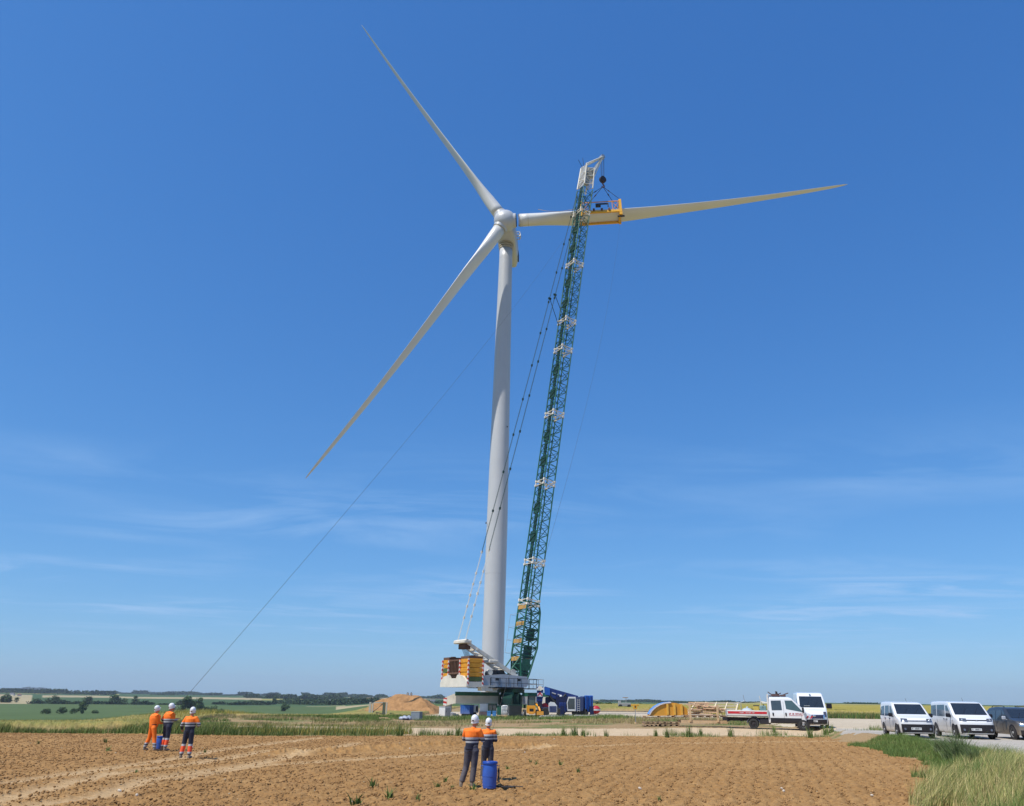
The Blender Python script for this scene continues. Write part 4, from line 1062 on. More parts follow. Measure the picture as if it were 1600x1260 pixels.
# compact white van: front left wheel line meets the gravel at these pixels
def vloc(px, py, fx):      # ground point under the middle of the front bumper, moved back to the middle of the car
    return hitz(px, py)
H1 = R(-100)
def place(px, py, Y, head, L):
    g = aty(px, py, Y); x, y = g.x - math.cos(head) * L / 2, g.y - math.sin(head) * L / 2
    return Vector((x, y, float(zbase(x, y))))
B1 = Body(4.4, 1.85, [(-2.2, 1.80), (-2.1, 1.84), (-1.0, 1.87), (.2, 1.85), (.55, 1.78), (1.32, 1.22), (1.5, 1.15), (2.0, 1.03), (2.2, .90)], tum=.15, nose=.16)
v1 = vehicle('small_van', 'small white van, the left and lower of two parked side by side', 'van', place(1437, 1152, 45, H1, 4.4), H1, B1, (-1.35, 1.42), car_white,
             [[(-1.95, 1.12), (-1.9, 1.58), (-1.05, 1.64), (-1.0, 1.10)], [(-.85, 1.10), (-.85, 1.64), (-.02, 1.66), (.08, 1.10)], [(.18, 1.10), (.16, 1.64), (.42, 1.64), (1.10, 1.14)]], (.62, 1.34, .87), mpv_front(1, .93, .72), None, [(-.75, .98), (-.35 + .6, .98)], .33, (-.92, .12, 1.25))
mirror(v1, B1, 1.02, 1.12)
b = MB(); b.tube((.25, .1, 1.84), (.05, .1, 2.05), .008, n=5); b.build('aerial', plastic, v1)
B2 = Body(4.95, 1.95, [(-2.475, 1.84), (-2.35, 1.90), (-1.0, 1.93), (.5, 1.92), (.95, 1.86), (1.75, 1.24), (1.95, 1.16), (2.3, 1.04), (2.475, .90)], tum=.12, nose=.16)
v2 = vehicle('white_minibus', 'larger white minibus with long side window, parked right of the small van', 'minibus', place(1531, 1151.5, 45, H1, 4.95), H1, B2, (-1.55, 1.60), car_white,
             [[(-2.3, 1.14), (-2.25, 1.68), (-1.25, 1.72), (-1.2, 1.12)], [(-1.1, 1.12), (-1.1, 1.72), (.28, 1.74), (.34, 1.12)], [(.50, 1.10), (.46, 1.70), (.76, 1.70), (1.48, 1.14)]], (1.0, 1.78, .88), mpv_front(2, .98, .74), None, [(.15, .98), (.62, .98)], .34, (-1.15, .42, 1.6))
mirror(v2, B2, 1.35, 1.14)
b = MB(); b.tube((.5, .1, 1.9), (.3, .1, 2.12), .008, n=5); b.build('aerial', plastic, v2)
# dark crossover at the right edge of the picture
B3 = Body(4.4, 1.84, [(-2.2, 1.15), (-2.05, 1.38), (-1.6, 1.60), (-.8, 1.67), (.1, 1.65), (.35, 1.58), (1.05, 1.12), (1.25, 1.08), (1.95, .98), (2.2, .82)], tum=.2, nose=.2, belt=.92)
def suv_front(v, B):
    w2 = B.W / 2
    front_patch(B, -w2 * .88, w2 * .88, B.zb, .50, .015, 14).build('bumper', plastic, v, True)
    front_patch(B, -w2 * .5, w2 * .5, .62, .82, .014, 10).build('grille', mat('grille_dark', (.008, .008, .01), .6), v, True)
    for sg in (-1, 1): front_patch(B, sg * w2 * .5, sg * w2 * .89, .70, .84, .018, 8).build('headlight', chrome, v, True)
    plate(v, B, 0, .52)
H3 = R(-97)
v3 = vehicle('dark_car', 'dark grey dusty car cut off by the right edge, beside the minibus', 'car', place(1624, 1152, 44.5, H3, 4.4), H3, B3, (-1.33, 1.33), car_dark,
             [[(-1.75, 1.02), (-1.45, 1.42), (-.62, 1.48), (-.6, 1.0)], [(-.5, 1.0), (-.5, 1.48), (.1, 1.48), (.2, 1.0)], [(.28, 1.0), (.22, 1.46), (.35, 1.46), (.88, 1.04)]], (.42, 1.08, .84), suv_front, None, [(-.35, .9), (.45, .9)], .345, (-.56, .24))
mirror(v3, B3, .85, 1.04, mat('mirror_silver', (.5, .5, .52), .3, .3))
b = MB()
for y in (-.62, .62): b.path([(-1.5, y, 1.62), (-1.3, y, 1.70), (-.1, y, 1.72), (.15, y, 1.66)], .02, 6)
b.each('roof_rail', plastic, v3)
# tall white delivery van behind the pick-up truck
B4 = Body(5.4, 2.05, [(-2.7, 2.45), (-2.6, 2.50), (.4, 2.50), (.75, 2.44), (1.0, 2.25), (1.85, 1.42), (2.1, 1.32), (2.5, 1.22), (2.7, 1.0)], tum=.10, nose=.2, belt=1.1)
def duc_front(v, B):
    w2 = B.W / 2
    front_patch(B, -w2 * .89, w2 * .89, B.zb, .62, .015, 14).build('bumper', plastic, v, True)
    front_patch(B, -w2 * .66, w2 * .66, .68, 1.0, .016, 12).build('grille', mat('grille_navy', (.02, .02, .05), .5), v, True)
    for sg in (-1, 1):
        front_patch(B, sg * w2 * .66, sg * w2 * .9, .80, 1.16, .016, 6).build('headlight', mat('lamp_dark', (.08, .08, .12), .2), v, True)
        front_patch(B, sg * w2 * .62, sg * w2 * .74, .62, .95, .02, 4).build('light_guard', chrome, v, True)
    p = front_patch(B, -.01, .01, .85, .86, 0).v[0][0]
    b = MB(); b.ell((p + .03, 0, .86), (.015, .12, .07)); b.build('badge', chrome, v, True)
    plate(v, B, -.05, .50)
H4 = R(-103)
v4 = vehicle('delivery_van', 'tall white high roofed van parked behind the flatbed truck cab', 'van', place(1274, 1135, 61, H4, 5.4), H4, B4, (-1.75, 1.75), car_white,
             [[(.55, 1.42), (.55, 2.05), (.95, 2.02), (1.5, 1.48)]], (1.04, 1.84, .86), duc_front, None, [(.6, 1.1)], .35, (.45, -.9))
mirror(v4, B4, 1.45, 1.5, s=1.8)
b = MB(); b.box((1.0, 0, 2.35), (.12, .14, .08), bev=.02); b.build('roof_light', chrome, v4)
sc = v4; b = MB(); p0 = B4.pt(B4.a_of(1.75), .35, 1); b.box((p0.x, -.35, p0.z + .03), (.12, .4, .02)); b.build('paper_on_dashboard', plate_m, v4)

# ---------------------------------------------------------------- flatbed truck with crew cab
HT = R(-17)
gT = aty(1213, 1136, 62.5); TL = Vector((gT.x, gT.y, float(zbase(gT.x, gT.y))))
truck = empty('flatbed_truck', TL, HT, 'white double cab flatbed truck with a red band along its drop side', 'truck')
# x forward; front axle 1.95, rear axle -1.6; rear end -3.05, nose 2.95
BT = Body(3.35, 1.98, [(-1.675, 2.16), (-1.55, 2.24), (-.1, 2.25), (.12, 2.18), (1.02, 1.32), (1.15, 1.24), (1.5, 1.14), (1.675, .98)], zb=.42, tum=.10, nose=.25, belt=1.1)
def tx(v): return Vector((v[0] + 1.15, v[1], v[2]))
cabm = MB(); mm = BT.mesh(); mm.v = [tuple(tx(p)) for p in mm.v]
cb = mm.build('cab', car_white, truck, True); merge(cb)
def tskin(sk, name, m, par, sm=True): sk.v = [tuple(tx(p)) for p in sk.v]; return sk.build(name, m, par, sm)
def wsT(u, t):
    x = .18 + (.98 - .18) * u; p = BT.pt(BT.a_of(x), (-1 + 2 * t) * .87, 1); return p + Vector((.008, 0, .010))
tskin(skin(wsT, 10, 16), 'windscreen', glass, truck)
for sg in (-1, 1):
    tskin(quad_side(BT, [(-1.36, 1.32), (-1.38, 2.0), (-.66, 2.02), (-.62, 1.34)], sg, .007), 'rear_side_window', glass2, truck)
    tskin(quad_side(BT, [(-.32, 1.42), (-.38, 2.02), (.14, 2.02), (.88, 1.22)], sg, .007), 'front_side_window', mat('clear_green_glass', (.06, .10, .10), .06, 0, .1, spec=.9), truck)
    tskin(quad_side(BT, [(-1.5, .44), (-1.5, .80), (.72, .80), (.72, .44)], sg, .010), 'lower_sill', plastic, cb)
    for x in (-1.28, -.36):
        b = MB(); b.box(tx(BT.side(x, 1.06, sg, .02)), (.10, .04, .22), bev=.015); b.build('door_handle', plastic, cb)
    for x in (-.5, .72):
        b = MB(); b.path([tx(BT.side(x, z, sg, .004)) for z in np.linspace(.82, 1.95 if x < 0 else 1.2, 9)], .008, 4); b.build('door_gap', plastic, cb)
    # door lettering: illegible red company name in a box
    yb = tx(BT.side(-.0, 1.1, sg, .012)).y
    b = MB(); glyphs(b, 1.0, 1.9, 1.05, 1.16, yb, 12, rs=11); b.box((1.47, yb, .985), (.95, .004, .02)); b.box((1.97, yb, 1.1), (.02, .004, .25)); b.build('door_lettering', red_m, cb)
    b = MB(); p = tx(BT.side(.82, 1.25, sg, 0)); b.box(p + Vector((.05, sg * .26, .12)), (.14, .2, .38), bev=.04); b.tube(p, p + Vector((.05, sg * .2, .0)), .025); b.build('wing_mirror', plastic, truck)
    b = MB(); q_ = tx(BT.side(1.12, .9, sg, .012)); 
    for k in range(2): b.prism([(q_.x - .12 + k * .28, .80), (q_.x + .0 + k * .28, .80), (q_.x + .14 + k * .28, .98), (q_.x + .02 + k * .28, .98)], q_.y - .004 * sg - .02 * k, q_.y + .004 * sg - .02 * k)
    b.each('hazard_stripe', red_m, cb)
tskin(front_patch(BT, -.88, .88, .42, .74, .016, 14), 'bumper', plastic, truck)
tskin(front_patch(BT, -.5, .5, .76, 1.02, .014, 10), 'grille', plastic, truck)
for sg in (-1, 1): tskin(front_patch(BT, sg * .55, sg * .88, .78, 1.0, .016, 8), 'headlight', lamp_m, truck)
for sg in (-1, 1): tskin(quad_side(BT, [(1.05, .44), (1.05, .72), (1.42, .76), (1.48, .44)], sg, .012), 'bumper_corner', plastic, truck)
# load bed
b = MB(); b.box((-2.0, 0, .92), (3.2, 2.0, .10)); bed = b.build('load_bed', cgrey, truck)
for sg in (-1, 1):
    b = MB(); b.box((-2.0, sg * 1.02, 1.10), (3.02, .045, .38), bev=.01)
    for z in (.98, 1.22): b.box((-2.0, sg * 1.045, z), (3.0, .02, .04))
    ds = b.build('drop_side', mat('bed_white', (.66, .64, .6), .4, 0, .08, dirt=.4), bed)
    b = MB(); b.box((-2.0, sg * 1.047, 1.13), (2.85, .018, .17)); bn_ = b.build('red_band', red_m, ds)
    b = MB(); glyphs(b, -2.6, -1.45, 1.09, 1.165, sg * 1.0585, 17, rs=5); b.build('band_lettering', plate_m, bn_)
    for x in (-3.55, -.48): b = MB(); b.box((x, sg * 1.02, 1.10), (.10, .07, .46)); b.build('corner_post', cgrey, bed)
b = MB(); b.box((-3.58, 0, 1.1), (.05, 2.0, .38)); b.build('tailgate', car_white, bed)
b = MB(); b.box((-.47, 0, 1.55), (.07, 1.9, 1.5)); 
for y in (-.9, .9): b.box((-.44, y, 1.45), (.09, .09, 2.0)); 
b.box((-.44, 0, 2.36), (.1, 1.9, .09)); b.build('headboard', mat('bed_white', (.66, .64, .6)), bed)
b = MB(); b.box((-1.55, 0, .66), (4.7, .75, .24)); b.box((-.75, -.75, .55), (.8, .35, .4), bev=.04); b.tube((-2.5, .5, .6), (-2.5, -.6, .6), .1); b.build('chassis', plastic, truck)
b = MB(); b.box((-3.5, 0, .55), (.12, 1.9, .14)); b.box((-3.55, -.8, .66), (.06, .3, .14)); b.box((-3.55, .8, .66), (.06, .3, .14)); b.build('rear_bumper', plastic, truck)
for x in (-1.6, 1.95):
    for sg in (-1, 1):
        yw = sg * .885
        wheel(.36, .24, 'wheel', truck, (x, yw, .36), sg, rim=rim_m if x > 0 else plastic, rr_=.56)
        b = MB(); pts = [(x + math.cos(t) * .46, sg * .88, .36 + math.sin(t) * .46) for t in np.linspace(.1, math.pi - .1, 14)]
        vs = []
        for p in pts: vs += [(p[0], p[1] - .14, p[2]), (p[0], p[1] + .12, p[2])]
        if x < 0: b.add(vs, [(2 * i, 2 * i + 2, 2 * i + 3, 2 * i + 1) for i in range(13)]); b.path(pts, .03, 6); b.build('mudguard', mat('mudguard_blue_grey', (.10, .11, .16), .5), truck)
        else:
            M2 = Matrix.Rotation(-math.pi / 2 * sg, 3, 'X'); yy = tx(BT.side(x - 1.15, .5, sg, 0)).y
            b.lathe([(.02, -.03), (.46, -.03), (.46, -.004), (.02, -.004)], (x, yy, .38), 28, M2); b.build('wheel_arch', plastic, cb)
# roof rack load and things carried on the bed: each a thing of its own
dk = mat('rusty_tool', (.10, .055, .05), .7, .2, .3, 6)
def tw_(p): return TL + Matrix.Rotation(HT, 3, 'Z') @ Vector(p)
o = empty('roof_beacon_bar', tw_((.35, 0, 2.24)), HT, 'dark folded tripod road signs strapped on the truck cab roof', 'folded sign')
b = MB()
for (a, c) in (((-.65, -.5, .08), (.45, -.6, .12)), ((-.7, .5, .1), (.5, .4, .16)), ((-.75, 0, .38), (-.3, 0, .05)), ((.0, 0, .05), (.75, -.1, .32)), ((.1, .3, .1), (-.2, .2, .42)), ((-.3, .2, .08), (.2, -.4, .3))): b.tube(a, c, .035, n=6)
b.box((-.25, 0, .14), (.5, .9, .2), bev=.03); b.box((.35, 0, .12), (.4, .7, .14), bev=.03); b.build('folded_legs', dk, o)
b = MB(); b.tube((-.15, .1, .2), (-.1, .1, .42), .07, n=10); b.build('warning_lamp', plastic, o)
def load(name, label, cat, p, parts):
    o = empty(name, tw_(p), HT, label, cat)
    for nm, m, bb in parts: bb.build(nm, m, o)
    return o
load('yellow_box', 'yellow tool box standing on the bed of the flatbed truck', 'tool box', (-1.35, .2, .975), [('box_body', mat('box_yellow', (.55, .40, .08), .5), MB().box((0, 0, .32), (.42, .5, .64), bev=.02)), ('lid', mat('box_dark', (.05, .06, .07), .5), MB().box((0, 0, .665), (.45, .53, .05)))])
load('generator', 'grey green generator beside the yellow box on the truck bed', 'generator', (-.85, .1, .975), [('casing', mat('generator_teal', (.16, .26, .26), .5), MB().box((0, 0, .35), (.48, .6, .62), bev=.04)), ('fuel_cap', plastic, MB().tube((.05, 0, .66), (.05, 0, .74), .06)), ('handle', plastic, MB().tube((0, -.31, .5), (0, -.31, .62), .02))])
load('grey_sack', 'pale grey plastic sack heaped on the truck bed', 'sack', (-2.05, .1, .975), [('sack_body', mat('sack_grey', (.45, .50, .52), .5, 0, .15), MB().ell((0, 0, .22), (.42, .5, .27))), ('sack_neck', mat('sack_grey', (.45, .50, .52)), MB().tube((0, 0, .4), (.05, 0, .58), .1, .05))])
o = empty('aerial_mast', tw_((-1.0, .6, .975)), HT, 'white folding measuring arm standing out above the truck bed', 'measuring arm')
b = MB(); b.tube((0, 0, 0), (0, 0, 1.0), .03); b.tube((0, 0, .95), (.75, 0, .78), .045); b.tube((0, 0, .95), (-.06, 0, 1.35), .03); b.build('arm', cwhite, o)
b = MB(); b.box((.25, 0, .86), (.3, .1, .12), bev=.02); b.build('arm_head', cwhite, o)
o = empty('aerial_mast', tw_((-2.5, .6, .975)), HT, 'thin slanting steel pole with hooked top above the truck bed', 'pole')
b = MB(); b.tube((0, 0, 0), (0, 0, .75), .03); b.tube((-.5, 0, .7), (.35, 0, 1.0), .025); b.tube((.3, 0, .95), (.22, 0, 1.4), .025); b.build('arm', steel_m, o)

# ============================================================ PEOPLE
skin_m = mat('skin', (.42, .22, .15), .55, 0, .06, 10); helm_m = mat('helmet_white', (.72, .73, .74), .3, 0, .05, 5, coat=.3)
hair_m = mat('hair_brown', (.05, .03, .02), .8, 0, .2, 30); boot_m = mat('boots', (.03, .027, .03), .7, 0, .2, 12, dirt=.5)
glove_m = mat('work_glove', (.05, .05, .055), .8, 0, .2, 20); eye_m = mat('eye', (.03, .02, .02), .2)
OR = (.95, .19, .012); NV = (.018, .022, .045); SV = (.42, .43, .44); OR2 = (.85, .10, .03); DK = (.05, .052, .075)
def bake(o, voxel, smooth=3, mats=None):
    """weld the overlapping limbs into one continuous surface"""
    m = o.modifiers.new('weld', 'REMESH'); m.mode = 'VOXEL'; m.voxel_size = voxel; m.use_smooth_shade = True
    if smooth: s = o.modifiers.new('smooth', 'SMOOTH'); s.iterations = smooth; s.factor = .5
    dg = bpy.context.evaluated_depsgraph_get(); me = bpy.data.meshes.new_from_object(o.evaluated_get(dg)); o.modifiers.clear()
    old = o.data; o.data = me; me.polygons.foreach_set('use_smooth', [True] * len(me.polygons)); bpy.data.meshes.remove(old)
    return o
def person(label, pos, rz, H, pose, jacket, trousers, helmet=True, gloves=False, grp=None, belt=None):
    s = H / 1.78
    v = empty('person', pos, rz, label, 'person', grp)
    J = dict(pel=(0, 0, .95), waist=(0, .0, 1.08), chest=(0, .01, 1.30), neck=(0, 0, 1.49), head=(0, .02, 1.655),
             shl=(-.185, 0, 1.435), shr=(.185, 0, 1.435), ell=(-.25, -.02, 1.15), elr=(.25, -.02, 1.15), wrl=(-.26, .06, .92), wrr=(.26, .06, .92),
             hil=(-.095, 0, .93), hir=(.095, 0, .93), knl=(-.11, .02, .50), knr=(.11, .02, .50), anl=(-.12, -.03, .09), anr=(.12, -.03, .09))
    J.update(pose); hy = pose.get('head_yaw', 0); hp = pose.get('head_pitch', 0)
    J = {k: Vector(p) * s for k, p in J.items() if isinstance(p, tuple)}
    def V(*a): return Vector(a) * s
    Hm = Matrix.Rotation(hy, 3, 'Z') @ Matrix.Rotation(hp, 3, 'X')
    hc = J['head']
    # body: legs, trunk, neck, head with nose and ears, arms and hands
    b = MB(); T = .0
    for sd, sg in (('l', -1), ('r', 1)):
        b.path([J['pel'] + V(sg * .07, 0, .02), J['hi' + sd], J['hi' + sd].lerp(J['kn' + sd], .5), J['kn' + sd], J['kn' + sd].lerp(J['an' + sd], .35), J['an' + sd]], [.09 * s, .082 * s, .07 * s, .052 * s, .052 * s, .036 * s], 12)
        b.path([J['an' + sd] + V(0, -.04, -.03), J['an' + sd] + V(sg * .01, .08, -.05), J['an' + sd] + V(sg * .02, .17, -.06)], [.04 * s, .038 * s, .028 * s], 10)
        b.path([J['chest'] + V(sg * .08, 0, .10), J['sh' + sd], J['sh' + sd].lerp(J['el' + sd], .5), J['el' + sd], J['el' + sd].lerp(J['wr' + sd], .35), J['wr' + sd]], [.06 * s, .056 * s, .047 * s, .038 * s, .038 * s, .026 * s], 12)
    b.path([J['pel'] + V(0, 0, -.04), J['waist'], J['chest'], J['neck'] - V(0, 0, .05)], [(.13 * s, .10 * s), (.125 * s, .095 * s), (.15 * s, .105 * s), (.10 * s, .07 * s)], 16)
    b.tube(J['neck'] - V(0, 0, .06), hc - Hm @ V(0, .01, .03), .056 * s, .052 * s, 12)
    b.ell(hc, V(.076, .096, .118), Hm, 20, 14); b.ell(hc + Hm @ V(0, .03, -.06), V(.055, .062, .055), Hm, 14, 10)
    b.path([hc + Hm @ V(0, .085, .015), hc + Hm @ V(0, .115, -.03), hc + Hm @ V(0, .09, -.04)], [.010 * s, .015 * s, .010 * s], 8)
    for sg in (-1, 1): b.ell(hc + Hm @ V(sg * .078, -.005, -.005), V(.010, .02, .032), Hm, 8, 6)
    body = bake(b.build('body', skin_m, v), .0085 * s, 2)
    for sd, sg in (('l', -1), ('r', 1)):     # hands: palm, four bent fingers of different length, thumb from the side
        w0 = J['wr' + sd]; d = (w0 - J['el' + sd]).normalized(); up = Vector((0, 0, 1)); side = d.cross(up)
        side = side.normalized() if side.length > .2 else Vector((1, 0, 0)); pal = side.cross(d).normalized()
        inn = side * -sg
        b = MB(); b.path([w0 - d * .01, w0 + d * .04 * s, w0 + d * .085 * s], [(.026 * s, .026 * s), (.040 * s, .019 * s), (.038 * s, .015 * s)], 10)
        for k, ln in enumerate((.068, .078, .072, .056)):
            r0 = w0 + d * .08 * s + pal.cross(d) * ((k - 1.5) * .020 * s); c = inn * .35 - up * .1
            p1 = r0 + (d * .9 + c * .5).normalized() * ln * .45 * s; p2 = p1 + (d * .4 + c * 1.6).normalized() * ln * .35 * s; p3 = p2 + (d * -.3 + c * 1.8).normalized() * ln * .25 * s
            b.path([r0, p1, p2, p3], [.0092 * s, .0085 * s, .008 * s, .0065 * s], 7)
        t0 = w0 + d * .03 * s + pal.cross(d) * (-.030 * s)
        b.path([t0, t0 + (d * .6 + inn * .6).normalized() * .035 * s, t0 + (d * .9 + inn * .5).normalized() * .065 * s], [.012 * s, .011 * s, .008 * s], 7)
        bake(b.build('glove' if gloves else 'hand', glove_m if gloves else skin_m, v), .0055, 1)
    for sg in (-1, 1):
        b = MB(); b.ell(hc + Hm @ V(sg * .03, .088, .012), V(.012, .008, .007), Hm, 8, 6); b.build('eye', eye_m, body)
    b = MB(); b.path([hc + Hm @ V(-.025, .094, -.066), hc + Hm @ V(0, .101, -.068), hc + Hm @ V(.025, .094, -.066)], .005 * s, 5); b.build('mouth', mat('lips', (.32, .10, .08), .5), body)
    b = MB(); b.ell(hc + Hm @ V(0, -.018, .01), V(.081, .084, .075), Hm, 18, 12); bake(b.build('hair', hair_m, v), .012, 1)
    # jacket: torso and both sleeves, trousers, boots
    b = MB()
    b.path([J['pel'] + V(0, 0, .0), J['pel'] + V(0, 0, .06), J['waist'], J['chest'], J['chest'] + V(0, 0, .12), J['neck'] - V(0, 0, .02), J['neck'] + V(0, 0, .035)],
           [(.180 * s, .135 * s), (.182 * s, .138 * s), (.195 * s, .145 * s), (.232 * s, .162 * s), (.218 * s, .135 * s), (.085 * s, .085 * s), (.064 * s, .07 * s)], 20)
    for sd, sg in (('l', -1), ('r', 1)):
        e = J['el' + sd]; wr_ = J['wr' + sd]
        b.path([J['chest'] + V(sg * .08, 0, .11), J['sh' + sd] + V(0, 0, -.01), J['sh' + sd].lerp(e, .5), e, e.lerp(wr_, .45), e.lerp(wr_, .93)], [.095 * s, .090 * s, .080 * s, .070 * s, .060 * s, .046 * s], 14)
    bake(b.build('jacket', jacket, v), .013, 3)
    b = MB()
    for sd, sg in (('l', -1), ('r', 1)):
        k = J['kn' + sd]; a = J['an' + sd]
        b.path([J['pel'] + V(sg * .06, -.0, .06), J['hi' + sd] + V(sg * .0, -.01, -.02), J['hi' + sd].lerp(k, .5), k, k.lerp(a, .5), k.lerp(a, .9)], [.116 * s, .114 * s, .100 * s, .084 * s, .082 * s, .076 * s], 14)
    b.path([J['pel'] + V(0, 0, -.05), J['pel'] + V(0, 0, .04), J['waist'] + V(0, 0, -.02)], [(.16 * s, .12 * s), (.165 * s, .12 * s), (.155 * s, .112 * s)], 16)
    bake(b.build('trousers', trousers, v), .014, 3)
    for sd, sg in (('l', -1), ('r', 1)):
        a = J['an' + sd]; fd = (Vector((sg * .18, 1, 0))).normalized(); b = MB()
        b.path([a + V(0, 0, .10), a + V(0, 0, .02), a + V(0, -.01, -.03)], [.055 * s, .055 * s, .05 * s], 12)
        b.path([a - fd * .05 * s + V(0, 0, -.045), a + fd * .08 * s + V(0, 0, -.045), a + fd * .17 * s + V(0, 0, -.055), a + fd * .20 * s + V(0, 0, -.06)], [(.045 * s, .045 * s), (.05 * s, .042 * s), (.045 * s, .034 * s), (.02 * s, .02 * s)], 12)
        bake(b.build('boot', boot_m, v), .011, 2)
    if belt:
        b = MB(); z = J['waist'].z - .06 * s
        b.lathe([(.10, z), (.175 * s, z), (.175 * s, z + .05), (.10, z + .05)], (J['waist'].x, 0, 0), 20, Matrix.Diagonal(Vector((1, .75, 1)))); b.build('belt', belt, v, True)
        b = MB(); b.box(Vector((-.17 * s, -.03, z - .07)), (.07, .11, .16), bev=.02); b.build('belt_pouch', belt, v)
    if helmet:
        hc2 = hc + Hm @ V(0, -.005, .045); prof = [(.098, -.055), (.106, -.01), (.107, .03), (.101, .07), (.086, .105), (.06, .13), (.03, .143), (.004, .147)]
        b = MB(); b.lathe([(r * s * .97, z * s) for r, z in prof], hc2, 24, Hm @ Matrix.Diagonal(Vector((1, 1.16, 1.08))))
        b.lathe([(.098 * s, -.058), (.108 * s, -.058), (.108 * s, -.046), (.098 * s, -.046)], hc2, 24, Hm @ Matrix.Diagonal(Vector((1, 1.18, 1))))
        b.ell(hc2 + Hm @ V(0, .125, .0), V(.08, .045, .008), Hm, 14, 6)
        h = b.build('helmet', helm_m, v, True)
        for k in (-1, 0, 1):
            b = MB(); b.ell(hc2 + Hm @ V(k * .045, -.02, .118 - abs(k) * .014), V(.010, .08, .02), Hm, 10, 6); b.build('helmet_ridge', helm_m, h, True)
        for sg in (-1, 1):
            b = MB(); b.path([hc2 + Hm @ V(sg * .10, .01, .0), hc2 + Hm @ V(sg * .085, .03, -.09), hc2 + Hm @ V(0, .055, -.17)], .006 * s, 5); b.build('chin_strap', eye_m, h)
        b = MB(); b.box(hc2 + Hm @ V(0, -.128, .02), (.05, .01, .03)); b.build('helmet_sticker', eye_m, h)
    return v
J2 = bands('hi_vis_jacket', [(0, NV), (1.095, SV), (1.145, NV), (1.185, SV), (1.235, OR)], .8)
JO = bands('hi_vis_jacket_full_orange', [(0, OR), (1.02, OR), (1.22, OR)], .8)
TN = bands('hi_vis_trousers_navy', [(0, NV), (.10, NV), (.16, SV), (.22, OR2), (.42, SV), (.49, NV)], .8)
TO = bands('hi_vis_trousers_orange', [(0, DK), (.14, SV), (.20, DK), (.25, SV), (.30, OR)], .8)
TD = mat('work_trousers', (.050, .050, .072), .85, 0, .3, 8, .006, 22, dirt=.14)
TD2 = mat('work_trousers_navy', (.02, .024, .045), .85, 0, .25, 8, .004, 30, dirt=.15)
def ppos(px, py): return hitz(px, py, .0)
# the two nearest, seen from behind
p4 = ppos(735, 1230.5)
person('taller of the two near workers, seen from behind in dusty dark grey trousers', p4, R(-8), 1.75,
       dict(shl=(-.195, .0, 1.42), shr=(.19, .0, 1.43), ell=(-.25, .10, 1.20), elr=(.29, .06, 1.19), wrl=(-.06, .30, 1.24), wrr=(.10, .30, 1.30), head=(.05, .045, 1.65), head_yaw=R(-14), head_pitch=R(10), neck=(.02, .01, 1.49),
            knl=(-.15, .04, .50), anl=(-.26, -.02, .09), knr=(.07, .04, .51), anr=(.03, .02, .09), pel=(-.02, 0, .95)), J2, TD, belt=mat('tool_belt', (.10, .10, .11), .7))
p5 = ppos(760.5, 1219.5)
person('shorter worker in navy trousers standing behind the blue drum, seen from behind', p5, R(6), 1.63,
       dict(ell=(-.27, .05, 1.20), wrl=(-.16, .26, 1.22), elr=(.25, .04, 1.17), wrr=(.05, .29, 1.22), head=(.0, .03, 1.655), head_pitch=R(12), knl=(-.12, .04, .5), anl=(-.14, -.03, .09)), J2, TD2, belt=mat('tool_belt', (.10, .10, .11), .7))
# three at the left
p1 = ppos(233, 1173)
person('worker all in orange jacket and orange trousers, leftmost of the three', p1, R(-38), 1.71,
       dict(ell=(-.20, .12, 1.16), wrl=(-.06, .33, 1.13), elr=(.20, .10, 1.15), wrr=(.04, .35, 1.10), head=(0, .045, 1.65), head_pitch=R(18), knl=(-.17, .0, .5), anl=(-.30, -.08, .09), knr=(.15, .06, .5), anr=(.24, .10, .09), head_yaw=R(10)), JO, TO, belt=mat('harness_belt', (.12, .02, .012), .7))
p2 = ppos(255.5, 1173)
person('worker with orange shirt and navy trousers standing in the middle, elbow bent outwards', p2, R(-35), 1.80,
       dict(ell=(-.34, -.08, 1.20), wrl=(-.36, .12, 1.04), elr=(.20, .12, 1.17), wrr=(.12, .33, 1.22), head=(.01, .045, 1.655), head_pitch=R(16), head_yaw=R(-15)), J2, TN)
p3 = ppos(289, 1185)
person('worker seen squarely from behind, navy trousers with orange shin bands, rightmost of the three', p3, R(0), 1.72,
       dict(ell=(-.34, .02, 1.17), wrl=(-.37, .18, 1.02), elr=(.33, .02, 1.20), wrr=(.20, .28, 1.14), head=(.0, .03, 1.655), head_pitch=R(14), knl=(-.14, .03, .5), anl=(-.17, -.02, .09), knr=(.12, .02, .5), anr=(.15, -.02, .09)), J2, TN)
# blue drums
blue_m = mat('drum_blue', (.010, .088, .42), .42, 0, .12, 9, dirt=.08, spec=.35); blue_d = mat('drum_lid_blue', (.010, .06, .33), .4, 0, .08)
def drum(p, label, k=1.):
    o = empty('blue_drum', p, .3, label, 'drum'); o.scale = (k, k, k)
    MB().lathe([(.01, .0), (.155, .0), (.175, .02), (.188, .15), (.198, .30), (.197, .45), (.185, .56), (.178, .60), (.01, .60)], n=36).build('shell', blue_m, o, True)
    MB().lathe([(.17, .592), (.200, .595), (.203, .615), (.203, .645), (.192, .662), (.13, .665), (.125, .652), (.01, .652)], n=36).build('lid', blue_d, o, True)
    for z in (.08, .30): MB().lathe([(.17, z), (np.interp(z, [.0, .15, .3], [.17, .188, .198]) + .006, z + .004), (np.interp(z, [.0, .15, .3], [.17, .188, .198]) + .006, z + .014), (.17, z + .018)], n=36).build('moulded_rib', blue_m, o, True)
    for sg in (-1, 1):
        b = MB(); b.path([(sg * .19, -.05, .56), (sg * .235, -.04, .55), (sg * .24, 0, .545), (sg * .235, .04, .55), (sg * .19, .05, .56)], .009, 6); b.build('handle', blue_d, o)
    return o
pd = ppos(764.5, 1232.5)
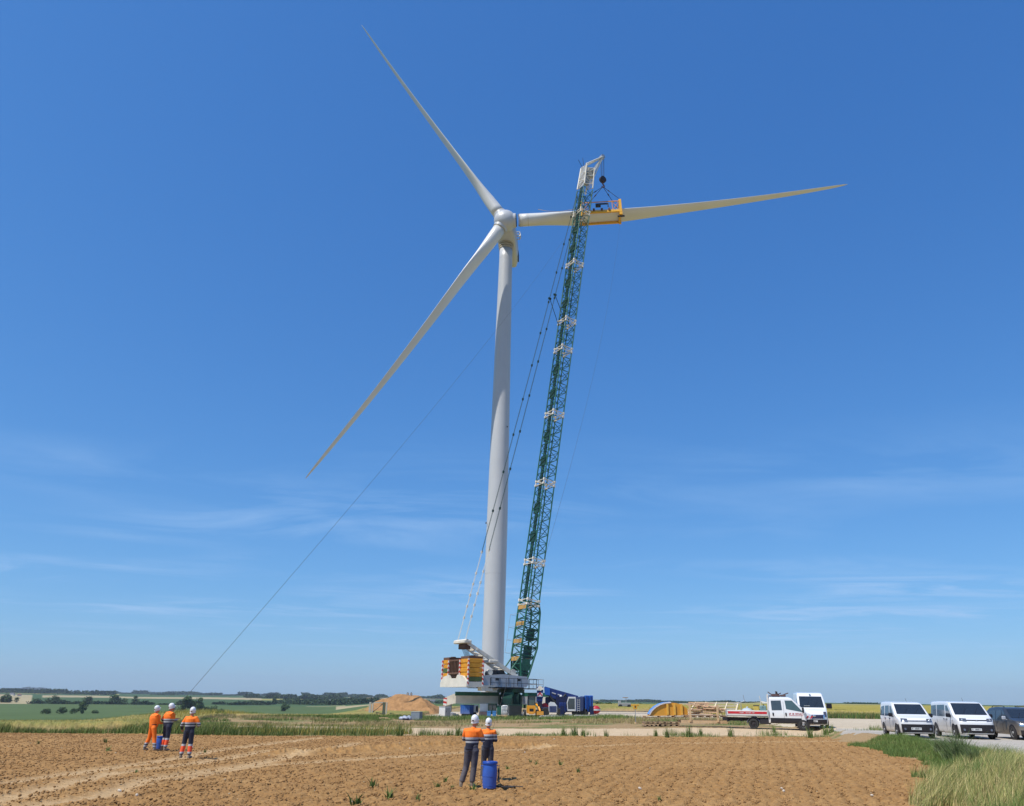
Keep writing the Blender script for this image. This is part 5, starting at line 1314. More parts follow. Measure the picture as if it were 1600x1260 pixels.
drum(pd, 'bright blue plastic drum with lid at the feet of the two nearest workers')
pd2 = ppos(248, 1170.5)
drum(pd2, 'dark blue plastic drum standing between two of the workers at the left', .78)
# rope coils
rope_m = mat('rope_dark', (.045, .042, .04), .8, 0, .3, 30)
def coil(name, label, pts, r, m=rope_m):
    b = MB(); b.path(pts, r, 6); return tag(b.build(name, m, None, True), label, 'rope')
pts = []
for i in range(60):
    t = i / 59; a = t * 2 * math.pi * 3.2; pts.append(pd + Vector((.235 + .02 * math.sin(a * .7), -.02 + .05 * math.cos(a), .50 - .36 * (.5 - .5 * math.cos(a)) * (1 - .15 * t))))
for i in range(12): t = i / 11; pts.append(pts[-1].lerp(pd + Vector((.24 + .5 * t, .25 * t, .03)), .35))
coil('rope_coil', 'dark rope hung in loops on the right side of the near blue drum', pts, .009)
pts = [pd + Vector((.27 + .30 * math.cos(i * .55) * (1 - i / 60) + .12 + i * .004, .12 + .14 * math.sin(i * .55), .03 + .012 * (i % 3))) for i in range(40)] + [pd + Vector((.75, .2, .05)), pd + Vector((.9, .16, .04))]
coil('rope_pile', 'heap of dark rope lying on the soil right of the near drum', pts, .012)
# tag lines from the workers' hands up to the yoke
def line(name, label, a, c, sag, r0, r1):
    N_ = 48; pts = []
    for i in range(N_ + 1):
        t = i / N_; p = Vector(a).lerp(Vector(c), t); p.z -= 4 * sag * t * (1 - t); pts.append(p)
    b = MB(); b.path(pts, [r0 + (r1 - r0) * i / N_ for i in range(N_ + 1)], 5); return tag(b.build(name, rope_m), label, 'rope')
line('tag_line', 'long thin tag line rising from the three left workers to the yoke', p1 + Vector((.32, .2, 1.1)), YOKE_L, 1.6, .009, .007)
line('tag_line', 'thin tag line rising from the two near workers past the boom', p5 + Vector((.05, .28, 1.15)), YOKE_R, 4.6, .005, .008)
coil('trailing_rope', 'slack end of rope hanging from the near workers to the soil', [p5 + Vector((-.12, .05, 1.12)), p5 + Vector((-.16, -.12, .7)), p5 + Vector((-.17, -.25, .3)), p5 + Vector((-.16, -.35, .03)), pd + Vector((-.1, .15, .03))], .008)

# ============================================================ SITE: mound, boxes, mobile crane, pallets
earth = mat('heaped_earth', (.40, .225, .10), .95, 0, .28, .9, .15, 3.5, spec=.1)
def mound():
    c = aty(628, 1118, 122); L_ = aty(560, 1116, 122).x - c.x; R_ = aty(690, 1116, 122).x - c.x
    n, m = 110, 60; xs = np.linspace(L_ * 1.05, R_ * 1.05, n); ys = np.linspace(-7.5, 7.5, m)
    X, Y_ = np.meshgrid(xs, ys); hh = aty(628, 1085.5, 122).z - .0
    tx_ = np.interp(X, [L_, L_ * .25, R_ * .33, R_], [0, 1, 1, 0]); tx_ = np.interp(X, [L_, L_ * .9, L_ * .22, R_ * .0, R_ * .42, R_ * .95, R_], [0, .04, .97, 1.02, .92, .1, 0])
    ty_ = np.clip(1.25 - np.abs(Y_) / 5.6, 0, 1)
    Z = (hh - .05) * np.minimum(tx_, ty_) + (fbm(X * .6, Y_ * .6, 3, 4) - .5) * .8 * np.minimum(1, tx_ * 4) * np.minimum(1, ty_ * 3) + (fbm(X * 4, Y_ * 4, 3, 3) - .5) * .2 - .12
    idx_ = np.arange(n * m).reshape(m, n); f = np.stack([idx_[:-1, :-1], idx_[:-1, 1:], idx_[1:, 1:], idx_[1:, :-1]], -1).reshape(-1, 4)
    z0 = zbase(X + c.x, Y_ + 122); grass = sstep(.45, .75, np.clip(-X / 9, 0, 1) + (fbm(X * .6, Y_ * .6 + Z, 9, 3) - .5))
    base = np.array([.36, .20, .09]); gc = np.array([.20, .19, .07]); tint = base * (1 - grass[..., None]) + gc * grass[..., None]
    tint *= (.85 + .3 * fbm(X * 1.2, Y_ * 1.2, 6, 3))[..., None]
    f = f[:, ::1]
    o = npmesh('earth_mound', np.stack([X, Y_, Z], -1).reshape(-1, 3), f, mat('mound_earth', (1, 1, 1), .95, 0, .22, 1.2, .12, 4, attr=True, spec=.1), tint.reshape(-1, 3), smooth=True)
    o.location = (c.x, 122, float(zbase(c.x, 122))); tag(o, 'large heap of orange brown earth left of the crane', 'earth mound'); return o, c
md, mc = mound()
def boxthing(name, label, cat, px0, px1, pyb, pyt, Y, depth, rz, parts, zb=None):
    """thing whose front spans the given photo pixels when it stands at distance Y; parts(b, w, h) builds it"""
    a = aty(px0, pyb, Y); c = aty(px1, pyb, Y); t = aty((px0 + px1) / 2, pyt, Y); g = float(zbase((a.x + c.x) / 2, Y)) if zb is None else zb
    w = c.x - a.x; h = t.z - g
    o = empty(name, ((a.x + c.x) / 2, Y, g), rz, label, cat); parts(o, w, h); return o
def B_(o, nm, m, *boxes, bev=.03):
    b = MB()
    for c, d in boxes: b.box(c, d, bev=bev)
    return b.build(nm, m, o)
site_white = mat('site_white', (.62, .62, .6), .5, 0, .1, 2, dirt=.25); site_grey = mat('site_grey', (.30, .30, .29), .6, 0, .15, 2)
site_blue = mat('site_blue', (.02, .10, .34), .5, 0, .15, 2, dirt=.2); cont_d = mat('container_dark', (.035, .042, .04), .6, 0, .25, 2); wood = mat('fresh_timber', (.58, .40, .22), .8, 0, .2, 4); wood_d = mat('weathered_timber', (.33, .22, .13), .85, 0, .3, 4)
def cabinet(o, w, h):
    B_(o, 'cabinet_body', site_white, ((0, 0, h * .47), (w * .74, w * .74, h * .88)), bev=.015)
    B_(o, 'roof_cap', site_grey, ((0, 0, h * .95), (w * .8, w * .8, h * .08)), bev=.01); B_(o, 'cabinet_door', site_grey, ((w * .376, 0, h * .46), (.02, w * .60, h * .76)), bev=0)
    B_(o, 'plinth', site_grey, ((0, 0, .04), (w * .8, w * .8, .10)), bev=0); B_(o, 'door_lock', dark_m, ((w * .39, -w * .22, h * .5), (.02, .06, .14)), bev=0)
boxthing('electric_cabinet', 'white site cabinet with grey side in front of the left outrigger', 'cabinet', 686, 703.5, 1118.5, 1103.5, 96.5, .8, R(-38), cabinet)
def skip(o, w, h):
    b = MB(); b.box((0, 0, h * .58), (w * .86, w * .62, h * .70), bev=.03); b.build('container_shell', site_blue, o)
    b = MB()
    for k in range(5): b.box((-w * .34 + k * w * .17, -w * .32, h * .58), (.06, .04, h * .62))
    b.build('rib', site_blue, o); B_(o, 'skid', dark_m, ((0, -.3, h * .12), (w * .7, .12, h * .24)), ((0, .3, h * .12), (w * .7, .12, h * .24)), bev=0)
    B_(o, 'lid', blue_d, ((0, 0, h * .955), (w * .9, w * .66, .05)), bev=.01)
boxthing('blue_container', 'blue steel container on skids under the left crane beam', 'container', 719.5, 739.5, 1114, 1101, 100, 1, R(-25), skip)
def comp(o, w, h):
    B_(o, 'engine_housing', site_white, ((0, 0, h * .6), (w * .8, .7, h * .6)), bev=.06); B_(o, 'air_grille', dark_m, ((w * .1, -.36, h * .6), (w * .35, .04, h * .4)), bev=0)
    b = MB(); b.tube((-w * .25, -.42, h * .17), (-w * .25, .42, h * .17), h * .17, n=16); b.build('wheel', tyre_m, o, True); b = MB(); b.tube((-w * .5, 0, h * .25), (-w * .85, 0, h * .2), .04); b.build('drawbar', dark_m, o)
boxthing('compressor', 'small white compressor beside the blue container', 'compressor', 739, 748, 1113, 1099.5, 100.5, 1, R(10), comp)
def tank(o, w, h):
    B_(o, 'cabin_wall', site_white, ((0, 0, h * .70), (w, 1.0, h * .60)), bev=.03); B_(o, 'brick_base', mat('pinkish_base', (.36, .22, .19), .8, 0, .2, 3), ((0, -.05, h * .2), (w * 1.1, 1.1, h * .40)), bev=.02); B_(o, 'roof_edge', site_grey, ((0, 0, h * 1.0), (w * 1.04, 1.06, .06)), bev=0)
boxthing('site_cabin', 'small white box cabin on a pinkish stack under the crane beam', 'cabin', 749.5, 763, 1117, 1099.5, 99, 1, R(0), tank)
def tractor(o, w, h):
    B_(o, 'cab_frame', green_d, ((0, 0, h * .97), (w, .9, h * .06)), ((-w * .47, -.42, h * .72), (.07, .07, h * .5)), ((w * .47, -.42, h * .72), (.07, .07, h * .5)), ((0, -.42, h * .72), (.07, .07, h * .5)), ((0, 0, h * .35), (w, .9, h * .3)), bev=0)
    B_(o, 'cab_window', glass2, ((0, -.38, h * .72), (w * .9, .03, h * .46)), bev=0); B_(o, 'rear_panel', cont_d, ((0, .3, h * .7), (w * .9, .1, h * .5)), bev=0)
boxthing('machine_cab', 'dark green glazed machine cab behind the two light blue crates', 'machine', 762.5, 775.5, 1117, 1099.5, 98.5, 1, R(0), tractor)
lb = mat('crate_light_blue', (.06, .22, .48), .5, 0, .1)
def crate(o, w, h):
    B_(o, 'crate_body', lb, ((0, 0, h * .48), (w, .5, h * .8)), bev=.02); B_(o, 'crate_rim', lb, ((0, 0, h * .92), (w * 1.1, .56, h * .12)), bev=.01); B_(o, 'crate_foot', dark_m, ((0, 0, h * .05), (w * .9, .4, h * .1)), bev=0)
boxthing('blue_crate', 'light blue crate in front of the dark cab, left of two', 'crate', 761, 767, 1120, 1111, 95.5, 1, 0, crate)
boxthing('blue_crate', 'light blue crate in front of the dark cab, right of two', 'crate', 769.5, 775, 1120, 1111, 95.5, 1, 0, crate)
def gbin(o, w, h):
    B_(o, 'bin_body', green_m, ((0, 0, h * .5), (w * .85, .6, h * .8)), bev=.04); B_(o, 'bin_lid', green_d, ((0, 0, h * .93), (w * .92, .66, h * .1)), bev=.03)
    for sx in (-1, 1): b = MB(); b.tube((sx * w * .3, -.1, .1), (sx * w * .3, .1, .1), .1, n=12); b.build('wheel', dark_m, o, True)
boxthing('waste_bin', 'green waste bin standing left of the white caged tank', 'bin', 776, 783.5, 1116, 1102, 97, 1, 0, gbin)
def ibc(o, w, h):
    b = MB(); b.box((0, 0, h * .55), (w * .92, .9, h * .78), bev=.12); b.build('tank_bottle', mat('tank_plastic', (.70, .71, .68), .4), o, True)
    b = MB()
    for k in range(6): x = -w * .48 + k * w * .192; b.tube((x, -.48, .15), (x, -.48, h * .93), .018, n=5)
    for k in range(4): z = .18 + k * h * .25; b.tube((-w * .48, -.48, z), (w * .48, -.48, z), .018, n=5)
    b.build('cage', steel_m, o); B_(o, 'tank_pallet', cyel, ((0, 0, .07), (w, 1.0, .13)), bev=0); b = MB(); b.tube((0, 0, h * .93), (0, 0, h), .12, n=14); b.build('screw_cap', dark_m, o, True)
boxthing('water_tank', 'white plastic tank in a wire cage right of the green bin', 'tank', 783, 794, 1118, 1101, 97, 1, 0, ibc)
def pal(o, w, h):
    b = MB()
    for k in range(5): b.box((0, -.5 + k * .25, h * .86), (w, .12, .03))
    b.build('deck_board', wood, o); b = MB()
    for k in range(3): b.box((-w * .42 + k * w * .42, 0, h * .4), (.12, 1.1, h * .7))
    b.build('bearer', wood_d, o)
boxthing('orange_pallet', 'orange brown pallet lying in front of the white tank', 'pallet', 777, 793, 1121.5, 1117.5, 94.5, 1, 0, pal)
def cont(o, w, h):
    b = MB(); b.box((0, 0, h * .52), (w * .92, 1.6, h * .88)); 
    for k in range(12): b.box((-w * .43 + k * w * .078, -.82, h * .52), (w * .035, .07, h * .82))
    b.build('corrugated_wall', cont_d, o); B_(o, 'top_rail', green_d, ((0, 0, h * .98), (w * .96, 1.7, .09)), bev=0); B_(o, 'bottom_rail', dark_m, ((0, 0, h * .05), (w * .96, 1.7, .09)), bev=0)
boxthing('dark_container', 'dark ribbed steel container between the white tank and the orange loader', 'container', 794, 815.5, 1121, 1101.5, 96, 1, R(4), cont)
# orange loader seen from the front
def loader(o, w, h):
    lo = mat('loader_orange', (.72, .30, .012), .45, 0, .1, 2, dirt=.2)
    b = MB(); b.prism([(-.9, .55), (.9, .55), (.9, 1.35), (.55, 1.6), (-.9, 1.55)], -.52, .52, 'x', Matrix.Identity(3)); b.build('engine_hood', lo, o)
    B_(o, 'front_grille', mat('grille_dark', (.008, .008, .01), .6), ((0, -.92, 1.0), (.5, .05, .4)), bev=0); B_(o, 'nose_plate', lo, ((0, -.97, .62), (.7, .12, .32)), bev=.04)
    b = MB(); b.box((-.32, .35, 2.2), (.07, .07, 1.3)); b.box((.52, .35, 2.2), (.07, .07, 1.3)); b.box((.1, .7, 2.85), (1.1, 1.0, .08), bev=.02); b.box((-.32, 1.1, 2.2), (.07, .07, 1.3)); b.box((.52, 1.1, 2.2), (.07, .07, 1.3)); b.build('cab_frame', dark_m, o)
    B_(o, 'cab_window', mat('clear_green_glass', (.06, .10, .10), .06), ((.1, .36, 2.2), (.8, .02, 1.2)), ((-.31, .7, 2.2), (.02, .7, 1.2)), bev=0)
    for sg in (-1, 1):
        for y in (-.5, .9):
            b = MB(); b.lathe([(.2, -.16), (.46, -.17), (.52, -.1), (.52, .1), (.46, .17), (.2, .16)], (sg * .85, y, .52), 22, Matrix.Rotation(math.pi / 2, 3, 'Y')); wl_ = b.build('wheel', tyre_m, o, True)
            b = MB(); b.tube((sg * 1.0, y, .52), (sg * 1.04, y, .52), .24, n=16); b.build('rim', site_white, wl_, True)
    b = MB(); b.path([(.75, 1.5, 1.9), (.75, .3, 1.75), (.95, -.9, 1.45), (1.1, -1.3, .9)], .13, 8); b.build('lift_arm', lo, o); B_(o, 'fork_carriage', lo, ((1.1, -1.4, .6), (.9, .12, .5)), bev=.02)
    for x in (.85, 1.3): b = MB(); b.box((x, -1.9, .36), (.12, 1.1, .05)); b.build('fork', dark_m, o)
lp = aty(829.5, 1120, 95); o = empty('orange_loader', (lp.x, 95, float(zbase(lp.x, 95))), R(4), 'orange telescopic loader facing the camera left of the blue crane', 'loader'); loader(o, 2, 2)
o.scale = (.88, .88, .80)
# ---- blue mobile crane
mb_ = mat('mobile_crane_blue', (.008, .026, .14), .4, .1, .12, 2, coat=.2); mb_l = mat('mobile_crane_light_blue', (.012, .085, .36), .4, .05, .12, 2); mb_d = mat('mobile_crane_navy', (.008, .012, .05), .45, .1, .15, 2)
ap = aty(886, 1122, 97); mcr = empty('mobile_crane', (ap.x, 97, float(zbase(ap.x, 97))), 0, 'blue truck mounted crane with its boom lowered, right of the lattice crane', 'mobile crane')
ka = (aty(936, 1100, 97).x - aty(836, 1100, 97).x) / 100      # metres per photo pixel at that distance
def X(px): return aty(px, 1100, 97).x - ap.x
def Z(py): return aty(886, py, 97).z - mcr.location.z
b = MB(); b.box(((X(845) + X(928)) / 2, 0, .78), (X(928) - X(845), 2.3, .5), bev=.05); b.build('carrier', mb_d, mcr)
b = MB(); b.prism([(X(871), Z(1112)), (X(884), Z(1112)), (X(890), Z(1100)), (X(888), Z(1089)), (X(868), Z(1089)), (X(869), Z(1100))], -1.0, .9); b.build('slewing_body', mb_d, mcr)
b = MB(); bt = (X(846), Z(1079.5)); bb_ = (X(901), Z(1091)); 
b.prism([(X(851), Z(1073.5)), (X(903), Z(1087.5)), (X(903), Z(1094)), (X(868), Z(1093)), (X(853), Z(1087))], -.62, .25); bo_ = b.build('telescopic_boom', mb_, mcr)
b = MB(); b.prism([(X(850), Z(1074.5)), (X(859), Z(1076.5)), (X(859), Z(1087)), (X(851), Z(1086))], -.74, .36); b.build('boom_collar', mb_l, bo_)
b = MB(); b.tube((X(843.5), -.66, Z(1076.5)), (X(843.5), .2, Z(1076.5)), .27, n=20); b.build('boom_sheave', cwhite, bo_, True)
b = MB(); b.box((X(843.5), -.2, Z(1083)), (.75, .8, 1.3), bev=.05); b.box((X(843), -.2, Z(1091)), (.7, .7, .9), bev=.05); b.build('boom_head', mb_, bo_)
b = MB(); b.box((X(843.5), -.25, (Z(1094) + .1) / 2), (.55, .55, Z(1094) - .1)); b.build('front_post', mb_d, mcr)
b = MB(); b.prism([(-.32, 0), (0, .42), (.32, 0), (.18, 0), (0, .2), (-.18, 0)], -.67, -.65, 'y', c=(X(843.5), 0, Z(1088))); b.build('red_chevron', red_m, bo_)
b = MB(); b.box((X(840), -.63, Z(1078)), (.25, .3, .25)); b.box((X(848), -.63, Z(1077)), (.25, .3, .25)); b.box((X(843.5), -.63, Z(1086.5)), (.62, .03, .4)); b.build('head_plate', site_white, bo_)
b = MB(); b.tube((X(858), -.8, Z(1088)), (X(871), -.8, Z(1101)), .14); b.tube((X(874), -.8, Z(1096)), (X(884), -.8, Z(1085)), .12); b.build('luffing_cylinder', dark_m, mcr)
b = MB(); b.prism([(X(886), Z(1111)), (X(899), Z(1111)), (X(899), Z(1089)), (X(887.5), Z(1089)), (X(885), Z(1098))], -1.35, -.1); cbm = b.build('crane_cab', site_white, mcr)
b = MB(); b.prism([(X(886.8), Z(1108)), (X(897.2), Z(1108)), (X(897.2), Z(1091.5)), (X(888.2), Z(1091.5)), (X(886), Z(1098.5))], -1.362, -.09); b.build('cab_window', glass2, cbm)
b = MB(); b.box((X(904.5), -.9, Z(1100)), (X(912) - X(900), 1.0, Z(1089) - Z(1111)), bev=.04); b.build('engine_housing', mat('housing_navy', (.03, .045, .11), .45), mcr)
b = MB(); b.box((X(903), -1.1, Z(1094)), (.5, .5, .4), bev=.05); b.build('red_drum', red_m, mcr)
for i, (x0, x1, zt) in enumerate(((906, 912.5, 1088), (913.5, 919, 1086.5), (920, 925.5, 1086.5))):
    b = MB(); b.box(((X(x0) + X(x1)) / 2, -.1, (Z(zt) + Z(1112)) / 2), (X(x1) - X(x0), 2.3, Z(zt) - Z(1112)), bev=.06); b.build('counterweight', mb_l if i else mb_, mcr)
b = MB(); b.prism([(X(857), Z(1114)), (X(870), Z(1114)), (X(870), Z(1103)), (X(866), Z(1098)), (X(860), Z(1097)), (X(857), Z(1100))], -1.25, .9); sh = b.build('carrier_cab', site_white, mcr)
b = MB()
for k in range(5): b.box(((X(857) + X(870)) / 2, -1.26, Z(1112.5 - k * 2)), (X(869) - X(858), .04, .11))
b.build('cab_slat', mat('slat_blue', (.03, .04, .12), .5), sh)
b = MB(); b.box((X(855), .3, Z(1106)), (.7, .8, .8), bev=.1); b.tube((X(851), -.2, Z(1104)), (X(851), .5, Z(1104)), .35, n=16); b.build('red_hose_reel', red_m, mcr, True)
for x in (852, 876, 900, 912):
    for y in (-1.1, .95):
        b = MB(); b.lathe([(.15, -.15), (.42, -.15), (.48, -.09), (.48, .09), (.42, .15), (.15, .15)], (X(x), y, .5), 22, Matrix.Rotation(math.pi / 2, 3, 'X')); b.build('wheel', tyre_m, mcr, True)
for x, y in ((843, -2.6), (877, -2.9), (922, -2.6)):
    b = MB(); b.box((X(x), y, .75), (.42, .42, 1.3 if x == 843 else .9)); b.box((X(x), y / 2 - .5, .75), (.3, abs(y) - .6, .28)); b.lathe([(.01, .16), (.34, .16), (.3, .26), (.01, .26)], (X(x), y, 0), 16); b.build('outrigger', mb_d if x != 843 else dark_m, mcr)
b = MB(); b.tube((X(927), -.9, .3), (X(927), -.9, Z(1112)), .05); b.build('post', dark_m, mcr)
b = MB(); b.ell((X(929.5), -.9, Z(1108.5)), (.58, .42, .46)); bl_ = b.build('hook_ball', red_m, mcr, True)
b = MB(); b.lathe([(.3, -.09), (.475, -.09), (.475, .09), (.3, .09)], (X(929.5), -.9, Z(1108.5)), 24, Matrix.Diagonal(Vector((1.22, .9, 1)))); b.build('white_band', site_white, bl_, True)
b = MB(); b.box(((X(852) + X(886)) / 2, .35, (Z(1090) + Z(1104)) / 2), (X(886) - X(852), .9, Z(1090) - Z(1104)), bev=.08); b.build('boom_support', mb_d, mcr)
b = MB(); b.box(((X(871) + X(886)) / 2, -1.05, Z(1106)), (X(884) - X(873), .3, 1.1), bev=.05); b.tube((X(876), -1.3, Z(1102)), (X(876), -1.3, Z(1116)), .09); b.tube((X(880), -1.3, Z(1098)), (X(885), -1.3, Z(1110)), .06); b.build('hydraulic_tank', mb_, mcr)
b = MB()
for k in range(4): b.tube((X(853 + k * 9), -.66, Z(1080.5 + k * 2.6)), (X(859 + k * 9), -.66, Z(1082.5 + k * 2.6)), .07)
b.each('boom_bracket', cgrey, bo_)
b = MB(); b.ell((X(876), -.9, Z(1088.5)), (.16, .1, .16)); b.build('work_lamp', site_white, mcr, True)
b = MB()
for k in range(6): b.tube((X(901), -1.42, Z(1110 - k * 3.2)), (X(905), -1.42, Z(1110 - k * 3.2)), .03)
b.tube((X(901), -1.42, Z(1112)), (X(901), -1.42, Z(1092)), .03); b.tube((X(905), -1.42, Z(1112)), (X(905), -1.42, Z(1092)), .03); b.build('ladder', cgrey, mcr)
for px in (914.5, 921): b = MB(); b.box((X(px + 1.5), -1.27, Z(1098)), (.14, .06, Z(1089) - Z(1109))); b.build('counterweight_rib', mb_, mcr)
# ground mats under the outriggers
gm_ = mat('mat_grey', (.42, .40, .38), .8, 0, .15, 2)
for px0, px1, pyt, pyb, lab in ((842, 873, 1116, 1123, 'pale steel ground mat under the left outriggers of the blue crane'), (896, 930, 1116, 1124, 'pale steel ground mat under the right outriggers of the blue crane')):
    a = aty((px0 + px1) / 2, pyb, 93); w = (px1 - px0) * ka; z = float(zbase(a.x, 93)); o = empty('ground_mat', (a.x, 93.4, z), 0, lab, 'ground mat')
    b = MB(); b.prism([(-w / 2, .05), (w / 2, .05), (w / 2 + .3, .16), (w / 2 - .2, .22), (-w / 2 + .3, .22)], -1.0, 1.2); b.build('plate', gm_, o); b = MB()
    for k in (-1, 1): b.tube((k * w * .35, -1.03, .14), (k * w * .35 + .25, -1.03, .14), .03)
    b.build('lifting_eye', dark_m, o)
# ---- items left of the crane: post frame, grey box, tarp heap, plank
wh_p = mat('post_pale', (.48, .45, .36), .7, 0, .15)
fp = aty(590, 1116, 101); fr = empty('wooden_goalpost', (fp.x, 101, float(zbase(fp.x, 101))), R(6), 'goalpost of pale timber with top rail and brace in front of the earth mound', 'goalpost')
def fx(px): return aty(px, 1110, 101).x - fp.x
hz_ = aty(590, 1097.5, 101).z - fr.location.z
for px, t in ((578, .26), (582, .16), (599.5, .34), (603.5, .16)):
    b = MB(); b.box((fx(px), 0, hz_ / 2), (t, .2, hz_ * (1 if px != 582 else .9)), bev=.01); b.build('post', wh_p if px != 599.5 else mat('post_green', (.09, .11, .07), .7), fr)
b = MB(); b.box(((fx(583) + fx(602)) / 2, 0, hz_ * .97), (fx(602) - fx(583), .12, .12)); b.build('top_rail', wh_p, fr); b = MB(); b.tube((fx(582.5), .05, .35), (fx(598), .05, hz_ * .92), .06, n=6); b.build('brace', wood_d, fr)
boxthing('grey_box', 'grey plastic box with lid on the grass in front of the earth mound', 'box', 642, 659.5, 1123.5, 1112, 84, 1, R(-14), lambda o, w, h: (B_(o, 'box_body', mat('box_grey', (.20, .235, .26), .5, 0, .1), ((0, 0, h * .46), (w * .84, .8, h * .9)), bev=.03), B_(o, 'box_lid', mat('box_lid_grey', (.26, .29, .32), .5), ((0, 0, h * .95), (w * .88, .84, .05)), bev=.015)))
def heap(o, w, h):
    rr3 = random.Random(4); b = MB()
    for k in range(7): b.ell((-w * .35 + k * w * .12, rr3.uniform(-.2, .2), h * .3), (w * .2, .3, h * rr3.uniform(.4, .75)), Matrix.Rotation(rr3.uniform(-.5, .5), 3, 'Y'), 10, 8)
    bake(b.build('sheet', mat('tarp_grey', (.33, .36, .42), .5, 0, .25, 5), o), .05, 1); B_(o, 'dark_bundle', mat('tarp_dark', (.03, .03, .06), .6), ((w * .1, -.3, h * .25), (w * .55, .3, h * .35)), ((0, 0, h * .75), (w * .3, .3, h * .3)), bev=.08)
boxthing('tarpaulin_heap', 'crumpled pale blue tarpaulin heap left of the grey box', 'tarpaulin', 624, 642, 1125, 1117.5, 83, 1, 0, heap)
boxthing('timber_plank', 'short timber boards lying on the verge below the post frame', 'plank', 593, 609, 1123.5, 1121, 84, 1, R(3), lambda o, w, h: (B_(o, 'board', wood, ((0, 0, .06), (w, .25, .10)), bev=.01), B_(o, 'board', wood, ((-.1, .1, .15), (w * .9, .2, .06)), bev=.01)))
for i, (px, lb_) in enumerate(((637, 'left small dark block on top of the earth mound'), (642.5, 'right small dark block on top of the earth mound'))):
    g = aty(px, 1085.5, 122); o = empty('concrete_block', (g.x, 122, g.z - .1), .2 * i, lb_, 'block'); B_(o, 'block_body', site_grey, ((0, 0, .15), (.34, .3, .34)), bev=.03); B_(o, 'lifting_loop', dark_m, ((0, 0, .36), (.16, .03, .1)), bev=0)
# ---- yellow blade cradle on pallets, crates with timber frames
cy = mat('cradle_yellow', (.60, .29, .03), .5, 0, .1, 2, dirt=.15)
YC = 66.0
def Xc(px, Y=YC): return aty(px, 1110, Y).x
def Zc(px, py, Y=YC): return aty(px, py, Y).z
cx0 = Xc(1044); g0 = float(zbase(cx0, YC))
cr_ = empty('blade_cradle', (cx0, YC, g0), 0, 'curved yellow blade cradle with blue and white edge resting on pallets', 'cradle')
def LX(px): return Xc(px) - cx0
def LZ_(py): return Zc(1044, py) - g0
arc = [(1013, 1117.5), (1017, 1111), (1023, 1105.5), (1030, 1101.5), (1038, 1099), (1047, 1098), (1055, 1098.5), (1064, 1101), (1072, 1107), (1073, 1115)]
poly = [(LX(x), LZ_(y)) for x, y in arc] + [(LX(1073), LZ_(1117)), (LX(1013), LZ_(1119))]
b = MB(); b.prism(poly, -.55, .55); co = b.build('cradle_shell', cy, cr_)
b = MB()
for px in (1041, 1052, 1063): b.box((LX(px), -.60, (LZ_(1100) + LZ_(1117)) / 2), (.16, .12, LZ_(1100) - LZ_(1117)))
b.build('rib', mat('cradle_yellow_light', (.72, .40, .06), .5), co)
for k, (m, y0, y1) in enumerate(((site_white, -.66, -.6), (mat('edge_blue', (.03, .08, .42), .5), -.6, -.3), (site_white, -.3, -.2), (mat('edge_light_blue', (.05, .25, .6), .5), -.2, .5))):
    b = MB(); pts = arc[:6]; vs = []; off = .05 + .004 * k
    for x, y in pts:
        for yy, dz_ in ((y0, off), (y1, off), (y1, -.03), (y0, -.03)): vs.append((LX(x) - dz_ * .6, yy, LZ_(y) + dz_))
    n_ = len(pts); fs = [(4 * i + j, 4 * i + (j + 1) % 4, 4 * (i + 1) + (j + 1) % 4, 4 * (i + 1) + j) for i in range(n_ - 1) for j in range(4)] + [(0, 1, 2, 3), (4 * n_ - 4, 4 * n_ - 1, 4 * n_ - 2, 4 * n_ - 3)]
    b.add(vs, fs).build('edge_band', m, co)
def pallet(name, label, x0, x1, z0, hgt, Y, m1=wood, m2=wood_d, dep=1.2, tilt=0., grp=None):
    w = Xc(x1, Y) - Xc(x0, Y); xm = (Xc(x0, Y) + Xc(x1, Y)) / 2; o = empty(name, (xm, Y, float(zbase(xm, Y)) + z0), 0, label, 'pallet', grp); o.rotation_euler = (0, tilt, 0)
    b = MB()
    for k in range(6): b.box((0, -dep / 2 + .08 + k * (dep - .16) / 5, hgt - .02), (w, .13, .03))
    b.build('deck_boards', m1, o)
    b = MB()
    for k in range(4): b.box((-w / 2 + .08 + k * (w - .16) / 3, 0, hgt * .5), (.10, dep, hgt * .62))
    b.build('bearers', m2, o); b = MB()
    for k in (-1, 0, 1): b.box((0, k * (dep / 2 - .08), .02), (w, .10, .03))
    b.build('base_boards', m2, o); return o
zt = LZ_(1117.5)
pallet('timber_pallet', 'long pallet directly under the yellow cradle', 1005, 1076, zt - .18, .16, YC, tilt=R(-1.5))
pallet('timber_pallet', 'pale bottom pallet at the left end below the yellow cradle', 1003, 1027, 0, .17, YC - .3)
pallet('timber_pallet', 'pallet second from the ground at the left end below the yellow cradle', 1004, 1030, .18, .17, YC - .3, wood_d)
pallet('timber_pallet', 'bottom pallet of the stack under the right half of the yellow cradle', 1029, 1059, 0, .17, YC, wood_d)
pallet('timber_pallet', 'upper pallet of the stack under the right half of the yellow cradle', 1028, 1059, .18, .17, YC, wood)
